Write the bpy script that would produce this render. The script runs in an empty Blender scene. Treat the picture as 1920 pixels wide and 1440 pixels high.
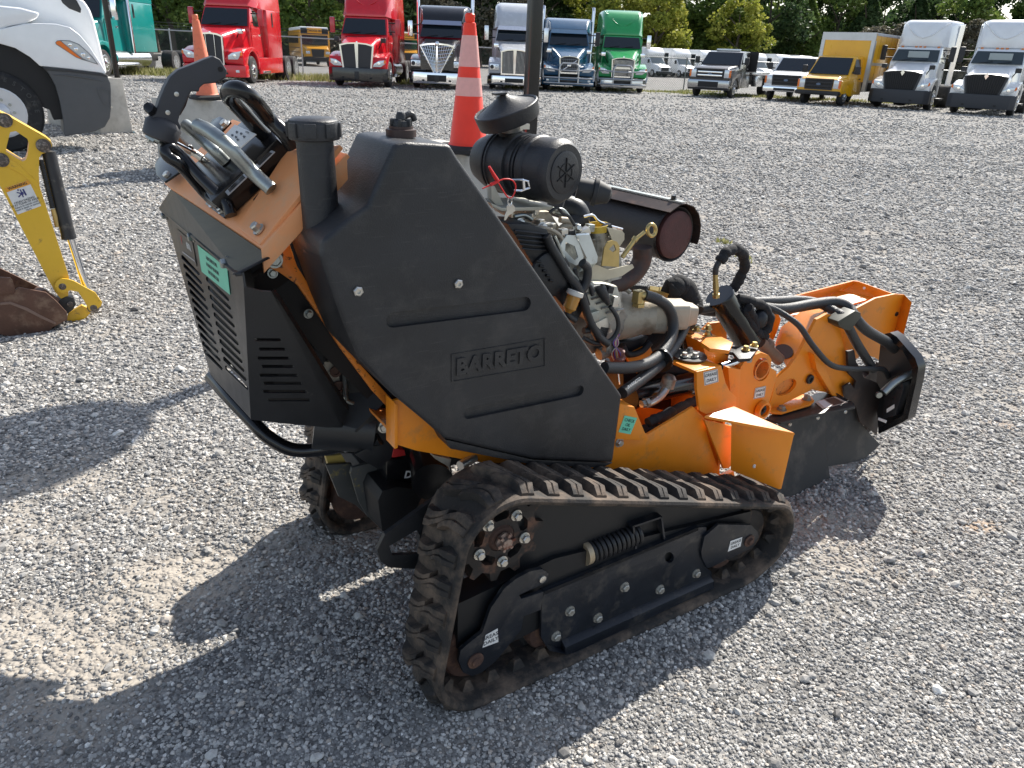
import bpy, bmesh, math, random
import numpy as np
from mathutils import Vector, Matrix, noise
random.seed(7); rng = np.random.default_rng(11)
R = math.radians
scene = bpy.context.scene
C = scene.collection
# ---------------------------------------------------------------- camera, world, sun, exposure
CAM_H, FPX, PITCH, ROLL = 1.5, 1390.0, R(23.9), R(2.5)
cam_d = bpy.data.cameras.new('camera'); cam = bpy.data.objects.new('camera', cam_d); C.objects.link(cam)
scene.camera = cam
fwd = Vector((0, math.cos(PITCH), -math.sin(PITCH)))
r0 = Vector((1, 0, 0)); u0 = r0.cross(fwd)
RT = r0*math.cos(ROLL) + u0*math.sin(ROLL); UP = u0*math.cos(ROLL) - r0*math.sin(ROLL)
cam.matrix_world = Matrix(((RT.x, UP.x, -fwd.x, 0), (RT.y, UP.y, -fwd.y, 0), (RT.z, UP.z, -fwd.z, CAM_H), (0, 0, 0, 1)))
cam_d.sensor_width = 36; cam_d.lens = 36*FPX/1920; cam_d.clip_start = .05; cam_d.clip_end = 1500
SUN_AZ, SUN_EL = R(58), R(41.5)             # direction towards the sun, from +X
world = bpy.data.worlds.new('World'); scene.world = world; world.use_nodes = True
wn = world.node_tree; sky = wn.nodes.new('ShaderNodeTexSky'); sky.sky_type = 'NISHITA'; sky.sun_disc = False
sky.sun_elevation = SUN_EL; sky.sun_rotation = R(90) - SUN_AZ
bg = wn.nodes['Background']; hs = wn.nodes.new('ShaderNodeHueSaturation'); hs.inputs['Saturation'].default_value = .72; wn.links.new(sky.outputs[0], hs.inputs['Color']); wn.links.new(hs.outputs[0], bg.inputs[0]); bg.inputs[1].default_value = .125
sl = bpy.data.lights.new('sun', 'SUN'); so = bpy.data.objects.new('sun', sl); C.objects.link(so)
sl.energy = 5.0; sl.angle = R(.5); sl.color = (1, .95, .87)
sd = Vector((math.cos(SUN_EL)*math.cos(SUN_AZ), math.cos(SUN_EL)*math.sin(SUN_AZ), math.sin(SUN_EL)))
so.rotation_euler = sd.to_track_quat('Z', 'Y').to_euler(); so.location = (20, 30, 40)
scene.view_settings.view_transform = 'Standard'; scene.view_settings.look = 'None'
scene.view_settings.exposure = .66; scene.view_settings.gamma = 1

# ---------------------------------------------------------------- materials
MATS = {}
def mat(name, col, rough=.5, metal=0., noise_s=0, noise_a=0., bump=0., bump_s=200, coat=0., spec=None, dirt=None, dirt_s=8, dirt_t=(.5, .7), trans=0., emit=0.):
    if name in MATS: return MATS[name]
    m = bpy.data.materials.new(name); m.use_nodes = True; nt = m.node_tree; b = nt.nodes['Principled BSDF']
    MATS[name] = m
    b.inputs['Base Color'].default_value = (*col, 1); b.inputs['Roughness'].default_value = rough; b.inputs['Metallic'].default_value = metal
    if coat: b.inputs['Coat Weight'].default_value = coat; b.inputs['Coat Roughness'].default_value = .08
    if spec is not None: b.inputs['Specular IOR Level'].default_value = spec
    if trans: b.inputs['Transmission Weight'].default_value = trans
    tc = nt.nodes.new('ShaderNodeTexCoord')
    def nz(scale, detail=5, rough_=.6):
        n = nt.nodes.new('ShaderNodeTexNoise'); n.inputs['Scale'].default_value = scale; n.inputs['Detail'].default_value = detail; n.inputs['Roughness'].default_value = rough_
        nt.links.new(tc.outputs['Object'], n.inputs['Vector']); return n
    src = None
    if noise_a:
        n = nz(noise_s or 12); mx = nt.nodes.new('ShaderNodeMix'); mx.data_type = 'RGBA'
        r = nt.nodes.new('ShaderNodeMapRange'); r.inputs['From Min'].default_value = .3; r.inputs['From Max'].default_value = .7
        nt.links.new(n.outputs[0], r.inputs['Value']); nt.links.new(r.outputs[0], mx.inputs[0])
        mx.inputs[6].default_value = (*[c*(1-noise_a) for c in col], 1); mx.inputs[7].default_value = (*[min(1, c*(1+noise_a)) for c in col], 1)
        src = mx.outputs[2]
        r2 = nt.nodes.new('ShaderNodeMapRange'); r2.inputs['To Min'].default_value = max(.03, rough-.1); r2.inputs['To Max'].default_value = min(1, rough+.12)
        nt.links.new(n.outputs[0], r2.inputs['Value']); nt.links.new(r2.outputs[0], b.inputs['Roughness'])
    if dirt:
        n = nz(dirt_s, 8, .68); mx = nt.nodes.new('ShaderNodeMix'); mx.data_type = 'RGBA'
        r = nt.nodes.new('ShaderNodeMapRange'); r.inputs['From Min'].default_value = dirt_t[0]; r.inputs['From Max'].default_value = dirt_t[1]
        nt.links.new(n.outputs[0], r.inputs['Value']); nt.links.new(r.outputs[0], mx.inputs[0])
        if src: nt.links.new(src, mx.inputs[6])
        else: mx.inputs[6].default_value = (*col, 1)
        mx.inputs[7].default_value = (*dirt, 1); src = mx.outputs[2]
    if src: nt.links.new(src, b.inputs['Base Color'])
    if bump:
        n = nz(bump_s, 3); bp = nt.nodes.new('ShaderNodeBump'); bp.inputs['Strength'].default_value = bump; bp.inputs['Distance'].default_value = .002
        nt.links.new(n.outputs[0], bp.inputs['Height']); nt.links.new(bp.outputs[0], b.inputs['Normal'])
    return m
DUST = (.30, .27, .23)
orange = mat('orange_paint', (.84, .262, .012), .38, 0, 6, .07, .12, 120, .08, dirt=(.42, .19, .06), dirt_s=16, dirt_t=(.56, .8))
orange_dull = mat('orange_paint_dusty', (.80, .33, .13), .5, 0, 5, .06, .1, 90, dirt=(.62, .36, .2), dirt_s=10, dirt_t=(.5, .8))
orange_worn = mat('orange_paint_worn', (.72, .24, .04), .45, 0, 6, .1, dirt=(.14, .07, .03), dirt_s=60, dirt_t=(.56, .66))
plastic = mat('moulded_black_plastic', (.021, .0215, .024), .42, 0, 5, .35, .55, 300, dirt=(.060, .056, .053), dirt_s=11, dirt_t=(.50, .82))
_nt = plastic.node_tree; _b = _nt.nodes['Principled BSDF']; _tc = _nt.nodes.new('ShaderNodeTexCoord'); _mp = _nt.nodes.new('ShaderNodeMapping'); _mp.inputs['Scale'].default_value = (3, 1, 60); _mp.inputs['Rotation'].default_value = (0, .5, 0)
_nt.links.new(_tc.outputs['Object'], _mp.inputs[0]); _n = _nt.nodes.new('ShaderNodeTexNoise'); _n.inputs['Scale'].default_value = 5; _n.inputs['Detail'].default_value = 6; _nt.links.new(_mp.outputs[0], _n.inputs[0])
_r = _nt.nodes.new('ShaderNodeMapRange'); _r.inputs['From Min'].default_value = .62; _r.inputs['From Max'].default_value = .72; _r.inputs['To Max'].default_value = .55; _nt.links.new(_n.outputs[0], _r.inputs[0])
_m = _nt.nodes.new('ShaderNodeMix'); _m.data_type = 'RGBA'; _l = _b.inputs['Base Color'].links[0].from_socket; _nt.links.new(_r.outputs[0], _m.inputs[0]); _nt.links.new(_l, _m.inputs[6]); _m.inputs[7].default_value = (.060, .058, .056, 1); _nt.links.new(_m.outputs[2], _b.inputs['Base Color'])
paint_blk = mat('black_powder_paint', (.018, .019, .021), .36, 0, 14, .2, .15, 260, dirt=(.13, .115, .10), dirt_s=30, dirt_t=(.66, .82))
gloss_blk = mat('gloss_black_paint', (.008, .008, .009), .18, 0, 20, .1, dirt=(.08, .075, .07), dirt_s=40, dirt_t=(.7, .85))
blue_blk = mat('blue_black_paint', (.010, .013, .019), .36, 0, 14, .25, .2, 200, dirt=(.10, .088, .075), dirt_s=15, dirt_t=(.52, .80))
rubber = mat('rubber', (.024, .021, .019), .78, 0, 10, .25, .8, 130, dirt=(.19, .135, .095), dirt_s=11, dirt_t=(.44, .72))
hose_m = mat('hose_rubber', (.025, .026, .028), .42, 0, 30, .15, .5, 900)
sleeve_m = mat('braided_sleeve', (.015, .015, .017), .85, 0, 30, .3, .9, 700)
zinc = mat('zinc_plate', (.62, .60, .55), .32, .9, 30, .1, .1, 150, dirt=(.32, .24, .16), dirt_s=40, dirt_t=(.6, .8))
steel = mat('worn_steel', (.36, .385, .37), .36, .95, 18, .15, .2, 200, dirt=(.07, .06, .055), dirt_s=30, dirt_t=(.58, .75))
chrome = mat('chrome', (.85, .86, .88), .08, 1)
alu = mat('cast_aluminium', (.38, .375, .345), .5, .75, 12, .2, .5, 110, dirt=(.10, .085, .065), dirt_s=18, dirt_t=(.5, .68))
tanalu = mat('dusty_cast_housing', (.42, .375, .30), .6, .35, 8, .16, .5, 110, dirt=(.20, .15, .10), dirt_s=12, dirt_t=(.5, .72))
brass = mat('brass_yellow_zinc', (.55, .42, .18), .35, .85, 18, .12)
rust = mat('rust', (.085, .045, .033), .8, .1, 25, .3, .6, 150, dirt=(.17, .09, .055), dirt_s=25, dirt_t=(.5, .7))
muff = mat('muffler_burnt_paint', (.022, .018, .018), .5, .2, 9, .3, .5, 240, dirt=(.10, .03, .026), dirt_s=11, dirt_t=(.60, .74))
muff_end = mat('muffler_rusty_end', (.085, .03, .028), .6, .15, 30, .25, .8, 260)
redm = mat('red_nylon', (.75, .02, .02), .4)
amber = mat('amber_plastic', (.75, .38, .08), .2, trans=.35)
white_pl = mat('white_plastic', (.72, .68, .60), .45)
sticker_w = mat('sticker_white', (.74, .74, .72), .45, 0, 40, .06)
sticker_g = mat('sticker_green', (.16, .62, .42), .45, 0, 40, .05)
sticker_k = mat('sticker_ink', (.015, .018, .03), .5)
sticker_r = mat('sticker_red', (.55, .03, .03), .5)
concrete = mat('barrier_concrete', (.46, .44, .40), .9, 0, 5, .12, .8, 60, dirt=(.27, .25, .22), dirt_s=4, dirt_t=(.5, .8))
cone_new = mat('cone_orange', (.93, .045, .015), .42, 0, 6, .08, dirt=(.40, .03, .02), dirt_s=25, dirt_t=(.66, .78))
cone_old = mat('cone_faded', (.80, .20, .10), .55, 0, 6, .1, dirt=(.4, .13, .08), dirt_s=12, dirt_t=(.55, .75))
cone_wht = mat('cone_sleeve', (.80, .76, .76), .35, 0, 30, .05)
cone_pnk = mat('cone_sleeve_sun', (.80, .40, .36), .4, 0, 30, .05, dirt=(.35, .22, .20), dirt_s=45, dirt_t=(.66, .72))
glass = mat('dark_glass', (.012, .018, .024), .05, 0, coat=.3)
glass_l = mat('pale_glass', (.10, .14, .15), .06, 0, coat=.3)
tire = mat('tyre_rubber', (.020, .020, .021), .8, 0, 20, .2, .4, 90, dirt=(.11, .10, .09), dirt_s=5, dirt_t=(.55, .8))
yellowm = mat('yellow_paint', (.78, .47, .03), .4, 0, 5, .06, .15, 90, .15, dirt=(.22, .12, .05), dirt_s=18, dirt_t=(.60, .74))
bucketm = mat('rusty_bucket_steel', (.12, .062, .042), .65, .3, 9, .25, .7, 70, dirt=(.24, .16, .11), dirt_s=12, dirt_t=(.5, .72))
def paint(name, col, rough=.22): return mat(name, col, rough, 0, 3, .04, coat=.6)
grey_pl = mat('bumper_plastic', (.065, .068, .072), .6, 0, 9, .1, .3, 160)
amber_l = mat('amber_lens', (.85, .20, .03), .15)
lamp_c = mat('lamp_glass', (.62, .66, .70), .08, .4)

# ---------------------------------------------------------------- frames: turn a measured sight line into a 3-D point on a real plane
class Frame:
    def __init__(s, origin, ang): s.o = Vector(origin); s.a = ang; s.M = Matrix.Translation(s.o) @ Matrix.Rotation(ang, 4, 'Z'); s.Mi = s.M.inverted(); s.c = s.Mi @ Vector((0, 0, CAM_H))
    def d(s, px, py): return s.Mi.to_3x3() @ (fwd + RT*((px-960)/FPX) - UP*((py-720)/FPX))
    def _i(s, px, py, k, v): d = s.d(px, py); return s.c + d*((v - s.c[k])/d[k])
    def x(s, px, py, v): return s._i(px, py, 0, v)
    def y(s, px, py, v): return s._i(px, py, 1, v)
    def z(s, px, py, v=0): return s._i(px, py, 2, v)
    def pl(s, px, py, p, n): d = s.d(px, py); return s.c + d*((Vector(p)-s.c).dot(n)/d.dot(n))
ZO = {1: (240, 80, 3.273), 2: (280, 380, 2.881), 3: (860, 130, 3.6), 4: (900, 370, 3.6), 5: (1100, 440, 2.769), 6: (500, 780, 3.692), 7: (740, 850, 2.526), 8: (0, 200, 3.129)}
def zz(n, x, y): o = ZO[n]; return o[0]+x/o[2], o[1]+y/o[2]

# ---------------------------------------------------------------- mesh helpers
class MB:
    def __init__(s): s.bm = bmesh.new()
    def face(s, pts):
        vs = [s.bm.verts.new(p) for p in pts]
        try: return s.bm.faces.new(vs)
        except ValueError: return None
    def box(s, c, size, rot=None):
        c = Vector(c); h = Vector(size)/2; M = rot if rot is not None else Matrix.Identity(3)
        v = [s.bm.verts.new(c + M @ Vector((sx*h.x, sy*h.y, sz*h.z))) for sx in (-1, 1) for sy in (-1, 1) for sz in (-1, 1)]
        for f in ((0, 1, 3, 2), (4, 6, 7, 5), (0, 4, 5, 1), (2, 3, 7, 6), (0, 2, 6, 4), (1, 5, 7, 3)): s.bm.faces.new([v[i] for i in f])
        return s
    def bb(s, a, b): a = Vector(a); b = Vector(b); return s.box((a+b)/2, (abs(b.x-a.x), abs(b.y-a.y), abs(b.z-a.z)))
    def prism(s, pts, off, holes=None):          # polygon pts swept by vector off; holes are cut through
        off = Vector(off)
        if holes:
            from mathutils.geometry import tessellate_polygon
            loops = [[Vector(p) for p in pts]] + [[Vector(p) for p in h] for h in holes]
            flat = [p for l in loops for p in l]
            a = [s.bm.verts.new(p) for p in flat]; b = [s.bm.verts.new(p+off) for p in flat]
            for t in tessellate_polygon(loops):
                for q, fl in ((a, 0), (b, 1)):
                    try: s.bm.faces.new([q[i] for i in (t if not fl else t[::-1])])
                    except ValueError: pass
            k = 0
            for l in loops:
                n = len(l)
                for i in range(n):
                    j = (i+1) % n
                    try: s.bm.faces.new([a[k+i], a[k+j], b[k+j], b[k+i]])
                    except ValueError: pass
                k += n
            return s
        a = [s.bm.verts.new(Vector(p)) for p in pts]; b = [s.bm.verts.new(Vector(p)+off) for p in pts]; n = len(a)
        s.bm.faces.new(a); s.bm.faces.new(b[::-1])
        for i in range(n): s.bm.faces.new([a[(i+1) % n], a[i], b[i], b[(i+1) % n]])
        return s
    def loft(s, rings, cap=True, closed=True):
        rs = [[s.bm.verts.new(Vector(p)) for p in r] for r in rings]
        for A, B in zip(rs, rs[1:]):
            n = len(A)
            for i in range(n if closed else n-1):
                j = (i+1) % n
                try: s.bm.faces.new([A[i], A[j], B[j], B[i]])
                except ValueError: pass
        if cap and closed: s.bm.faces.new(rs[0][::-1]); s.bm.faces.new(rs[-1])
        return s
    def tube(s, pts, r, seg=12, smooth=True, sub=6, cap=True):
        pts = [Vector(p) for p in pts]; n0 = len(pts)
        rr = list(r) if isinstance(r, (list, tuple)) else [r]*n0
        if smooth and n0 > 2:
            P = [pts[0]*2-pts[1]] + pts + [pts[-1]*2-pts[-2]]; out = []; ro = []
            for i in range(1, n0):
                for k in range(sub):
                    t = k/sub; p0, p1, p2, p3 = P[i-1:i+3]
                    out.append(.5*((2*p1)+(p2-p0)*t+(2*p0-5*p1+4*p2-p3)*t*t+(3*p1-p0-3*p2+p3)*t**3)); ro.append(rr[i-1]*(1-t)+rr[i]*t)
            out.append(pts[-1]); ro.append(rr[-1]); pts, rr = out, ro
        rings = []; up = None
        for i, p in enumerate(pts):
            t = (pts[min(i+1, len(pts)-1)] - pts[max(i-1, 0)]).normalized()
            if up is None: up = t.orthogonal().normalized()
            up = (up - t*up.dot(t)).normalized(); w = t.cross(up)
            rings.append([p + (up*math.cos(a)+w*math.sin(a))*rr[i] for a in [2*math.pi*k/seg for k in range(seg)]])
        return s.loft(rings, cap)
    def cyl(s, a, b, r0_, r1_=None, seg=20): return s.tube([a, b], [r0_, r0_ if r1_ is None else r1_], seg, False)
    def lathe(s, a, axis, prof, seg=28, cap=True):   # prof: (distance along axis, radius)
        a = Vector(a); t = Vector(axis).normalized(); up = t.orthogonal().normalized(); w = t.cross(up)
        return s.loft([[a + t*d + (up*math.cos(2*math.pi*k/seg)+w*math.sin(2*math.pi*k/seg))*max(r, 1e-4) for k in range(seg)] for d, r in prof], cap)
    def sph(s, c, r, sc=(1, 1, 1), seg=14):
        g = bmesh.ops.create_uvsphere(s.bm, u_segments=seg, v_segments=seg//2+2, radius=r)
        for v in g['verts']: v.co = Vector((v.co.x*sc[0], v.co.y*sc[1], v.co.z*sc[2])) + Vector(c)
        return s
    def bolt(s, p, n, r=.011, h=.009, washer=True):
        p = Vector(p); n = Vector(n).normalized()
        if washer: s.lathe(p, n, [(0, r*1.35), (h*.25, r*1.35)], 14)
        s.lathe(p+n*h*.25, n, [(0, r), (h*.8, r), (h, r*.8)], 6)
        return s
    def bevel(s, w=.004, seg=2, ang=30):
        bmesh.ops.remove_doubles(s.bm, verts=s.bm.verts, dist=1e-5)
        ed = [e for e in s.bm.edges if len(e.link_faces) == 2 and e.calc_face_angle(0) > R(ang)]
        bmesh.ops.bevel(s.bm, geom=ed, offset=w, segments=seg, profile=.6, affect='EDGES', clamp_overlap=True)
        return s
    def build(s, name, m, parent=None, smooth=35, bev=0, label=None):
        if bev: s.bevel(bev)
        bmesh.ops.recalc_face_normals(s.bm, faces=s.bm.faces)
        me = bpy.data.meshes.new(name); s.bm.to_mesh(me); s.bm.free()
        o = bpy.data.objects.new(name, me); C.objects.link(o); me.materials.append(m)
        if smooth:
            for p in me.polygons: p.use_smooth = True
            try: me.set_sharp_from_angle(angle=R(smooth))
            except Exception: pass
        if parent: o.parent = parent
        if label: o['label'] = label
        return o
def tag(o, label=None, cat=None, group=None, kind=None):
    if label: o['label'] = label
    if cat: o['category'] = cat
    if group: o['group'] = group
    if kind: o['kind'] = kind
    return o
def empty(name, loc=(0, 0, 0), rz=0, **k):
    o = bpy.data.objects.new(name, None); C.objects.link(o); o.location = loc; o.rotation_euler = (0, 0, rz); o.empty_display_size = .2
    return tag(o, **k)
def children(o): return [c for c in bpy.data.objects if c.parent == o]
def copy_tree(o, parent=None):
    c = o.copy(); C.objects.link(c); c.parent = parent
    for ch in children(o): copy_tree(ch, c)
    return c
FONTC = {}
def text(s, name, origin, ux, uy, height, m, parent, extrude=.0006, bold=.0, shear=0, align='CENTER', spacing=1.0):
    """lettering as a mesh: origin is its centre, ux the reading direction, uy up"""
    cu = bpy.data.curves.new('t', 'FONT'); cu.body = s; cu.align_x = align; cu.align_y = 'CENTER'; cu.size = 1; cu.extrude = .001; cu.offset = bold; cu.shear = shear; cu.space_character = spacing; cu.resolution_u = 3
    t = bpy.data.objects.new('t', cu); C.objects.link(t)
    dg = bpy.context.evaluated_depsgraph_get(); dg.update()
    me = bpy.data.meshes.new_from_object(t.evaluated_get(dg)); bpy.data.objects.remove(t); bpy.data.curves.remove(cu)
    me.name = name
    ux = Vector(ux).normalized(); uy = Vector(uy); uy = (uy - ux*uy.dot(ux)).normalized(); n = ux.cross(uy); k = height/.7
    for v in me.vertices: v.co = Vector(origin) + ux*v.co.x*k + uy*v.co.y*k + n*(v.co.z/.001*extrude)
    me.materials.clear(); me.materials.append(m)
    o = bpy.data.objects.new(name, me); C.objects.link(o)
    if parent: o.parent = parent
    return o
def rrect(cx, cy, hx, hy, r, n=4):
    out = []
    for (sx, sy, a0) in ((1, 1, 0), (-1, 1, 90), (-1, -1, 180), (1, -1, 270)):
        for k in range(n+1):
            a = R(a0+90*k/n); out.append((cx+sx*(hx-r)+r*math.cos(a), cy+sy*(hy-r)+r*math.sin(a)))
    return out
# ---------------------------------------------------------------- ground
def gravel_mat():
    m = bpy.data.materials.new('gravel_ground'); m.use_nodes = True; nt = m.node_tree; N = nt.nodes; L = nt.links; b = N['Principled BSDF']
    b.inputs['Roughness'].default_value = .85; b.inputs['Specular IOR Level'].default_value = .25
    tc = N.new('ShaderNodeTexCoord')
    def vor(sc, feat='F1'):
        v = N.new('ShaderNodeTexVoronoi'); v.inputs['Scale'].default_value = sc; v.feature = feat; L.new(tc.outputs['Object'], v.inputs['Vector']); return v
    def noi(sc, det=4, vec=None):
        n = N.new('ShaderNodeTexNoise'); n.inputs['Scale'].default_value = sc; n.inputs['Detail'].default_value = det; L.new(vec or tc.outputs['Object'], n.inputs['Vector']); return n
    v1 = vor(75); v2 = vor(28); v3 = vor(9)
    def ramp(sock, stops):
        r = N.new('ShaderNodeValToRGB'); cr = r.color_ramp
        while len(cr.elements) < len(stops): cr.elements.new(.5)
        for e, (p, c) in zip(cr.elements, stops): e.position = p; e.color = (*c, 1)
        L.new(sock, r.inputs[0]); return r
    def sep(sock): s = N.new('ShaderNodeSeparateColor'); L.new(sock, s.inputs[0]); return s.outputs[0]
    r1 = ramp(sep(v1.outputs['Color']), [(0, (.085, .083, .08)), (.35, (.19, .185, .175)), (.7, (.26, .252, .238)), (1, (.44, .425, .40))])
    r2 = ramp(sep(v2.outputs['Color']), [(0, (.12, .118, .115)), (.4, (.22, .214, .203)), (.8, (.265, .257, .243)), (1, (.44, .425, .40))])
    mx = N.new('ShaderNodeMix'); mx.data_type = 'RGBA'; mx.inputs[0].default_value = .5; L.new(r1.outputs[0], mx.inputs[6]); L.new(r2.outputs[0], mx.inputs[7])
    # broad streaks left by tyres, and tan dusty patches
    mp = N.new('ShaderNodeMapping'); mp.inputs['Scale'].default_value = (.09, .9, 1); mp.inputs['Rotation'].default_value = (0, 0, .12); L.new(tc.outputs['Object'], mp.inputs[0])
    n1 = noi(1.6, 6, mp.outputs[0]); n2 = noi(.5, 5); n3 = noi(1.1, 6)
    mr = N.new('ShaderNodeMapRange'); mr.inputs['From Min'].default_value = .36; mr.inputs['From Max'].default_value = .64; mr.inputs['To Min'].default_value = .80; mr.inputs['To Max'].default_value = 1.22; L.new(n1.outputs[0], mr.inputs[0])
    mu = N.new('ShaderNodeMix'); mu.data_type = 'RGBA'; mu.blend_type = 'MULTIPLY'; mu.inputs[0].default_value = 1; L.new(mx.outputs[2], mu.inputs[6]); L.new(mr.outputs[0], mu.inputs[7])
    mp2 = N.new('ShaderNodeMapping'); mp2.inputs['Scale'].default_value = (.16, 2.6, 1); mp2.inputs['Rotation'].default_value = (0, 0, .2); L.new(tc.outputs['Object'], mp2.inputs[0]); n4 = noi(1.2, 3, mp2.outputs[0])
    m4 = N.new('ShaderNodeMapRange'); m4.inputs['From Min'].default_value = .60; m4.inputs['From Max'].default_value = .72; m4.inputs['To Max'].default_value = .6; L.new(n4.outputs[0], m4.inputs[0])
    m5 = N.new('ShaderNodeMix'); m5.data_type = 'RGBA'; L.new(m4.outputs[0], m5.inputs[0]); L.new(mu.outputs[2], m5.inputs[6]); m5.inputs[7].default_value = (.40, .38, .345, 1); mu = m5
    md = N.new('ShaderNodeMapRange'); md.inputs['From Min'].default_value = .54; md.inputs['From Max'].default_value = .74; md.inputs['To Max'].default_value = .55; L.new(n3.outputs[0], md.inputs[0])
    mt = N.new('ShaderNodeMix'); mt.data_type = 'RGBA'; L.new(md.outputs[0], mt.inputs[0]); L.new(mu.outputs[2], mt.inputs[6]); mt.inputs[7].default_value = (.38, .335, .28, 1)
    last = mt.outputs[2]
    for nm, c_ in (('dust', (.37, .335, .29, 1)), ('stain', (.42, .28, .17, 1))):
        at = N.new('ShaderNodeAttribute'); at.attribute_name = nm; mm = N.new('ShaderNodeMix'); mm.data_type = 'RGBA'; L.new(at.outputs['Fac'], mm.inputs[0]); L.new(last, mm.inputs[6]); mm.inputs[7].default_value = c_; last = mm.outputs[2]
    L.new(last, b.inputs['Base Color'])
    def bump(sock, dist, strength, prev=None, inv=True):
        bp = N.new('ShaderNodeBump'); bp.invert = inv; bp.inputs['Distance'].default_value = dist; bp.inputs['Strength'].default_value = strength; L.new(sock, bp.inputs['Height'])
        if prev: L.new(prev, bp.inputs['Normal'])
        return bp.outputs[0]
    b1 = bump(v1.outputs['Distance'], .009, .8); b2 = bump(v2.outputs['Distance'], .02, .8, b1); b3 = bump(v3.outputs['Distance'], .04, .5, b2)
    L.new(b3, b.inputs['Normal'])
    return m
def stone_mat():
    m = bpy.data.materials.new('crushed_stone'); m.use_nodes = True; nt = m.node_tree; N = nt.nodes; L = nt.links; b = N['Principled BSDF']
    b.inputs['Roughness'].default_value = .8; b.inputs['Specular IOR Level'].default_value = .3
    oi = N.new('ShaderNodeObjectInfo'); r = N.new('ShaderNodeValToRGB'); cr = r.color_ramp
    st = [(0, (.14, .135, .13)), (.25, (.29, .28, .265)), (.6, (.42, .405, .38)), (.87, (.60, .58, .54)), (.94, (.48, .41, .34)), (1, (.86, .84, .79))]
    while len(cr.elements) < len(st): cr.elements.new(.5)
    for e, (p, c) in zip(cr.elements, st): e.position = p; e.color = (*c, 1)
    L.new(oi.outputs['Random'], r.inputs[0])
    tc = N.new('ShaderNodeTexCoord'); n = N.new('ShaderNodeTexNoise'); n.inputs['Scale'].default_value = 3; n.inputs['Detail'].default_value = 5; L.new(tc.outputs['Object'], n.inputs[0])
    mr = N.new('ShaderNodeMapRange'); mr.inputs['To Min'].default_value = .7; mr.inputs['To Max'].default_value = 1.3; L.new(n.outputs[0], mr.inputs[0])
    mu = N.new('ShaderNodeMix'); mu.data_type = 'RGBA'; mu.blend_type = 'MULTIPLY'; mu.inputs[0].default_value = 1; L.new(r.outputs[0], mu.inputs[6]); L.new(mr.outputs[0], mu.inputs[7])
    L.new(mu.outputs[2], b.inputs['Base Color'])
    return m
GM = gravel_mat(); SM = stone_mat()
ruts = []                                     # rear corner of the tracks: disturbed, dusty heaps and lug prints
for k in range(9): ruts.append((-.55-.20*k+.02*math.sin(k*5), 2.18-.28*k*.45+.05*math.sin(k*3.1), .11, .02 if k % 2 else -.016))
def gz(x, y):
    z = noise.noise(Vector((x*.55, y*.55, 0)))*.012 + noise.noise(Vector((x*2.3, y*2.3, 5)))*.006
    if y < 5 and abs(x) < 4:
        z += noise.noise(Vector((x*9, y*9, 2)))*.003
        for (a, b_, r, h) in ruts:
            d2 = ((x-a)**2+(y-b_)**2)/(r*r)
            if d2 < 5: z += h*math.exp(-d2)
    k = max(0, 1-math.hypot((x-.45)/1.4, (y-1.9)/1.1))       # level under the machine
    return z*(1-min(1, k*2))
def axis_pts(segs): 
    out = []
    for a, b_, n in segs: out += list(np.linspace(a, b_, n, endpoint=False))
    return out + [segs[-1][1]]
STK = (2.97, 6.30, -1.1)
def dust(x, y):
    if y > 9 or abs(x) > 9: return 0
    f = noise.fractal(Vector((x*1.3, y*1.9, 1)), 1, 2, 4)*.9
    k = max(0, 1-math.hypot((x+1.05)/1.2, (y-2.05)/.75))*0.75 + max(0, 1-math.hypot((x+1.7)/1.5, (y-1.2)/.5))*.2 + (1.6*max(0, 1-abs((y-STK[1])-(x-STK[0])*STK[2])/.07)*max(0, 1-abs(x-STK[0])/.55))
    return max(0, min(1, (f+k-.28)*2.2))
def stain(x, y):
    f = noise.fractal(Vector((x*7, y*7, 4)), 1, 2, 3)*.8
    k = max(0, 1-math.hypot((x-1.72)/.16, (y-2.28)/.08))*.9 + .35*max(0, 1-math.hypot((x-2.3)/.4, (y-3.2)/.25)) + .4*max(0, 1-math.hypot((x-6.6)/1.2, (y-8.4)/.5))
    return max(0, min(1, (f*.6+k-.25)*1.7)) if k > 0 else 0
xs = axis_pts([(-600, -60, 10), (-60, -8, 16), (-8, -3.5, 16), (-3.5, 4, 190), (4, 10, 20), (10, 70, 16), (70, 600, 10)])
ys = axis_pts([(-40, 0, 8), (0, 5, 130), (5, 12, 30), (12, 60, 24), (60, 900, 20)])
bm = bmesh.new(); V = [[bm.verts.new((x, y, gz(x, y))) for x in xs] for y in ys]
for j in range(len(ys)-1):
    for i in range(len(xs)-1): bm.faces.new((V[j][i], V[j][i+1], V[j+1][i+1], V[j+1][i]))
me = bpy.data.meshes.new('ground'); bm.to_mesh(me); bm.free(); me.materials.append(GM)
for p in me.polygons: p.use_smooth = True
for nm, fn in (('dust', dust), ('stain', stain)):
    a_ = me.attributes.new(nm, 'FLOAT', 'POINT'); a_.data.foreach_set('value', np.array([fn(x, y) for y in ys for x in xs], dtype=np.float32))
ground = bpy.data.objects.new('ground', me); C.objects.link(ground); tag(ground, 'grey gravel lot', kind='structure')

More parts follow.
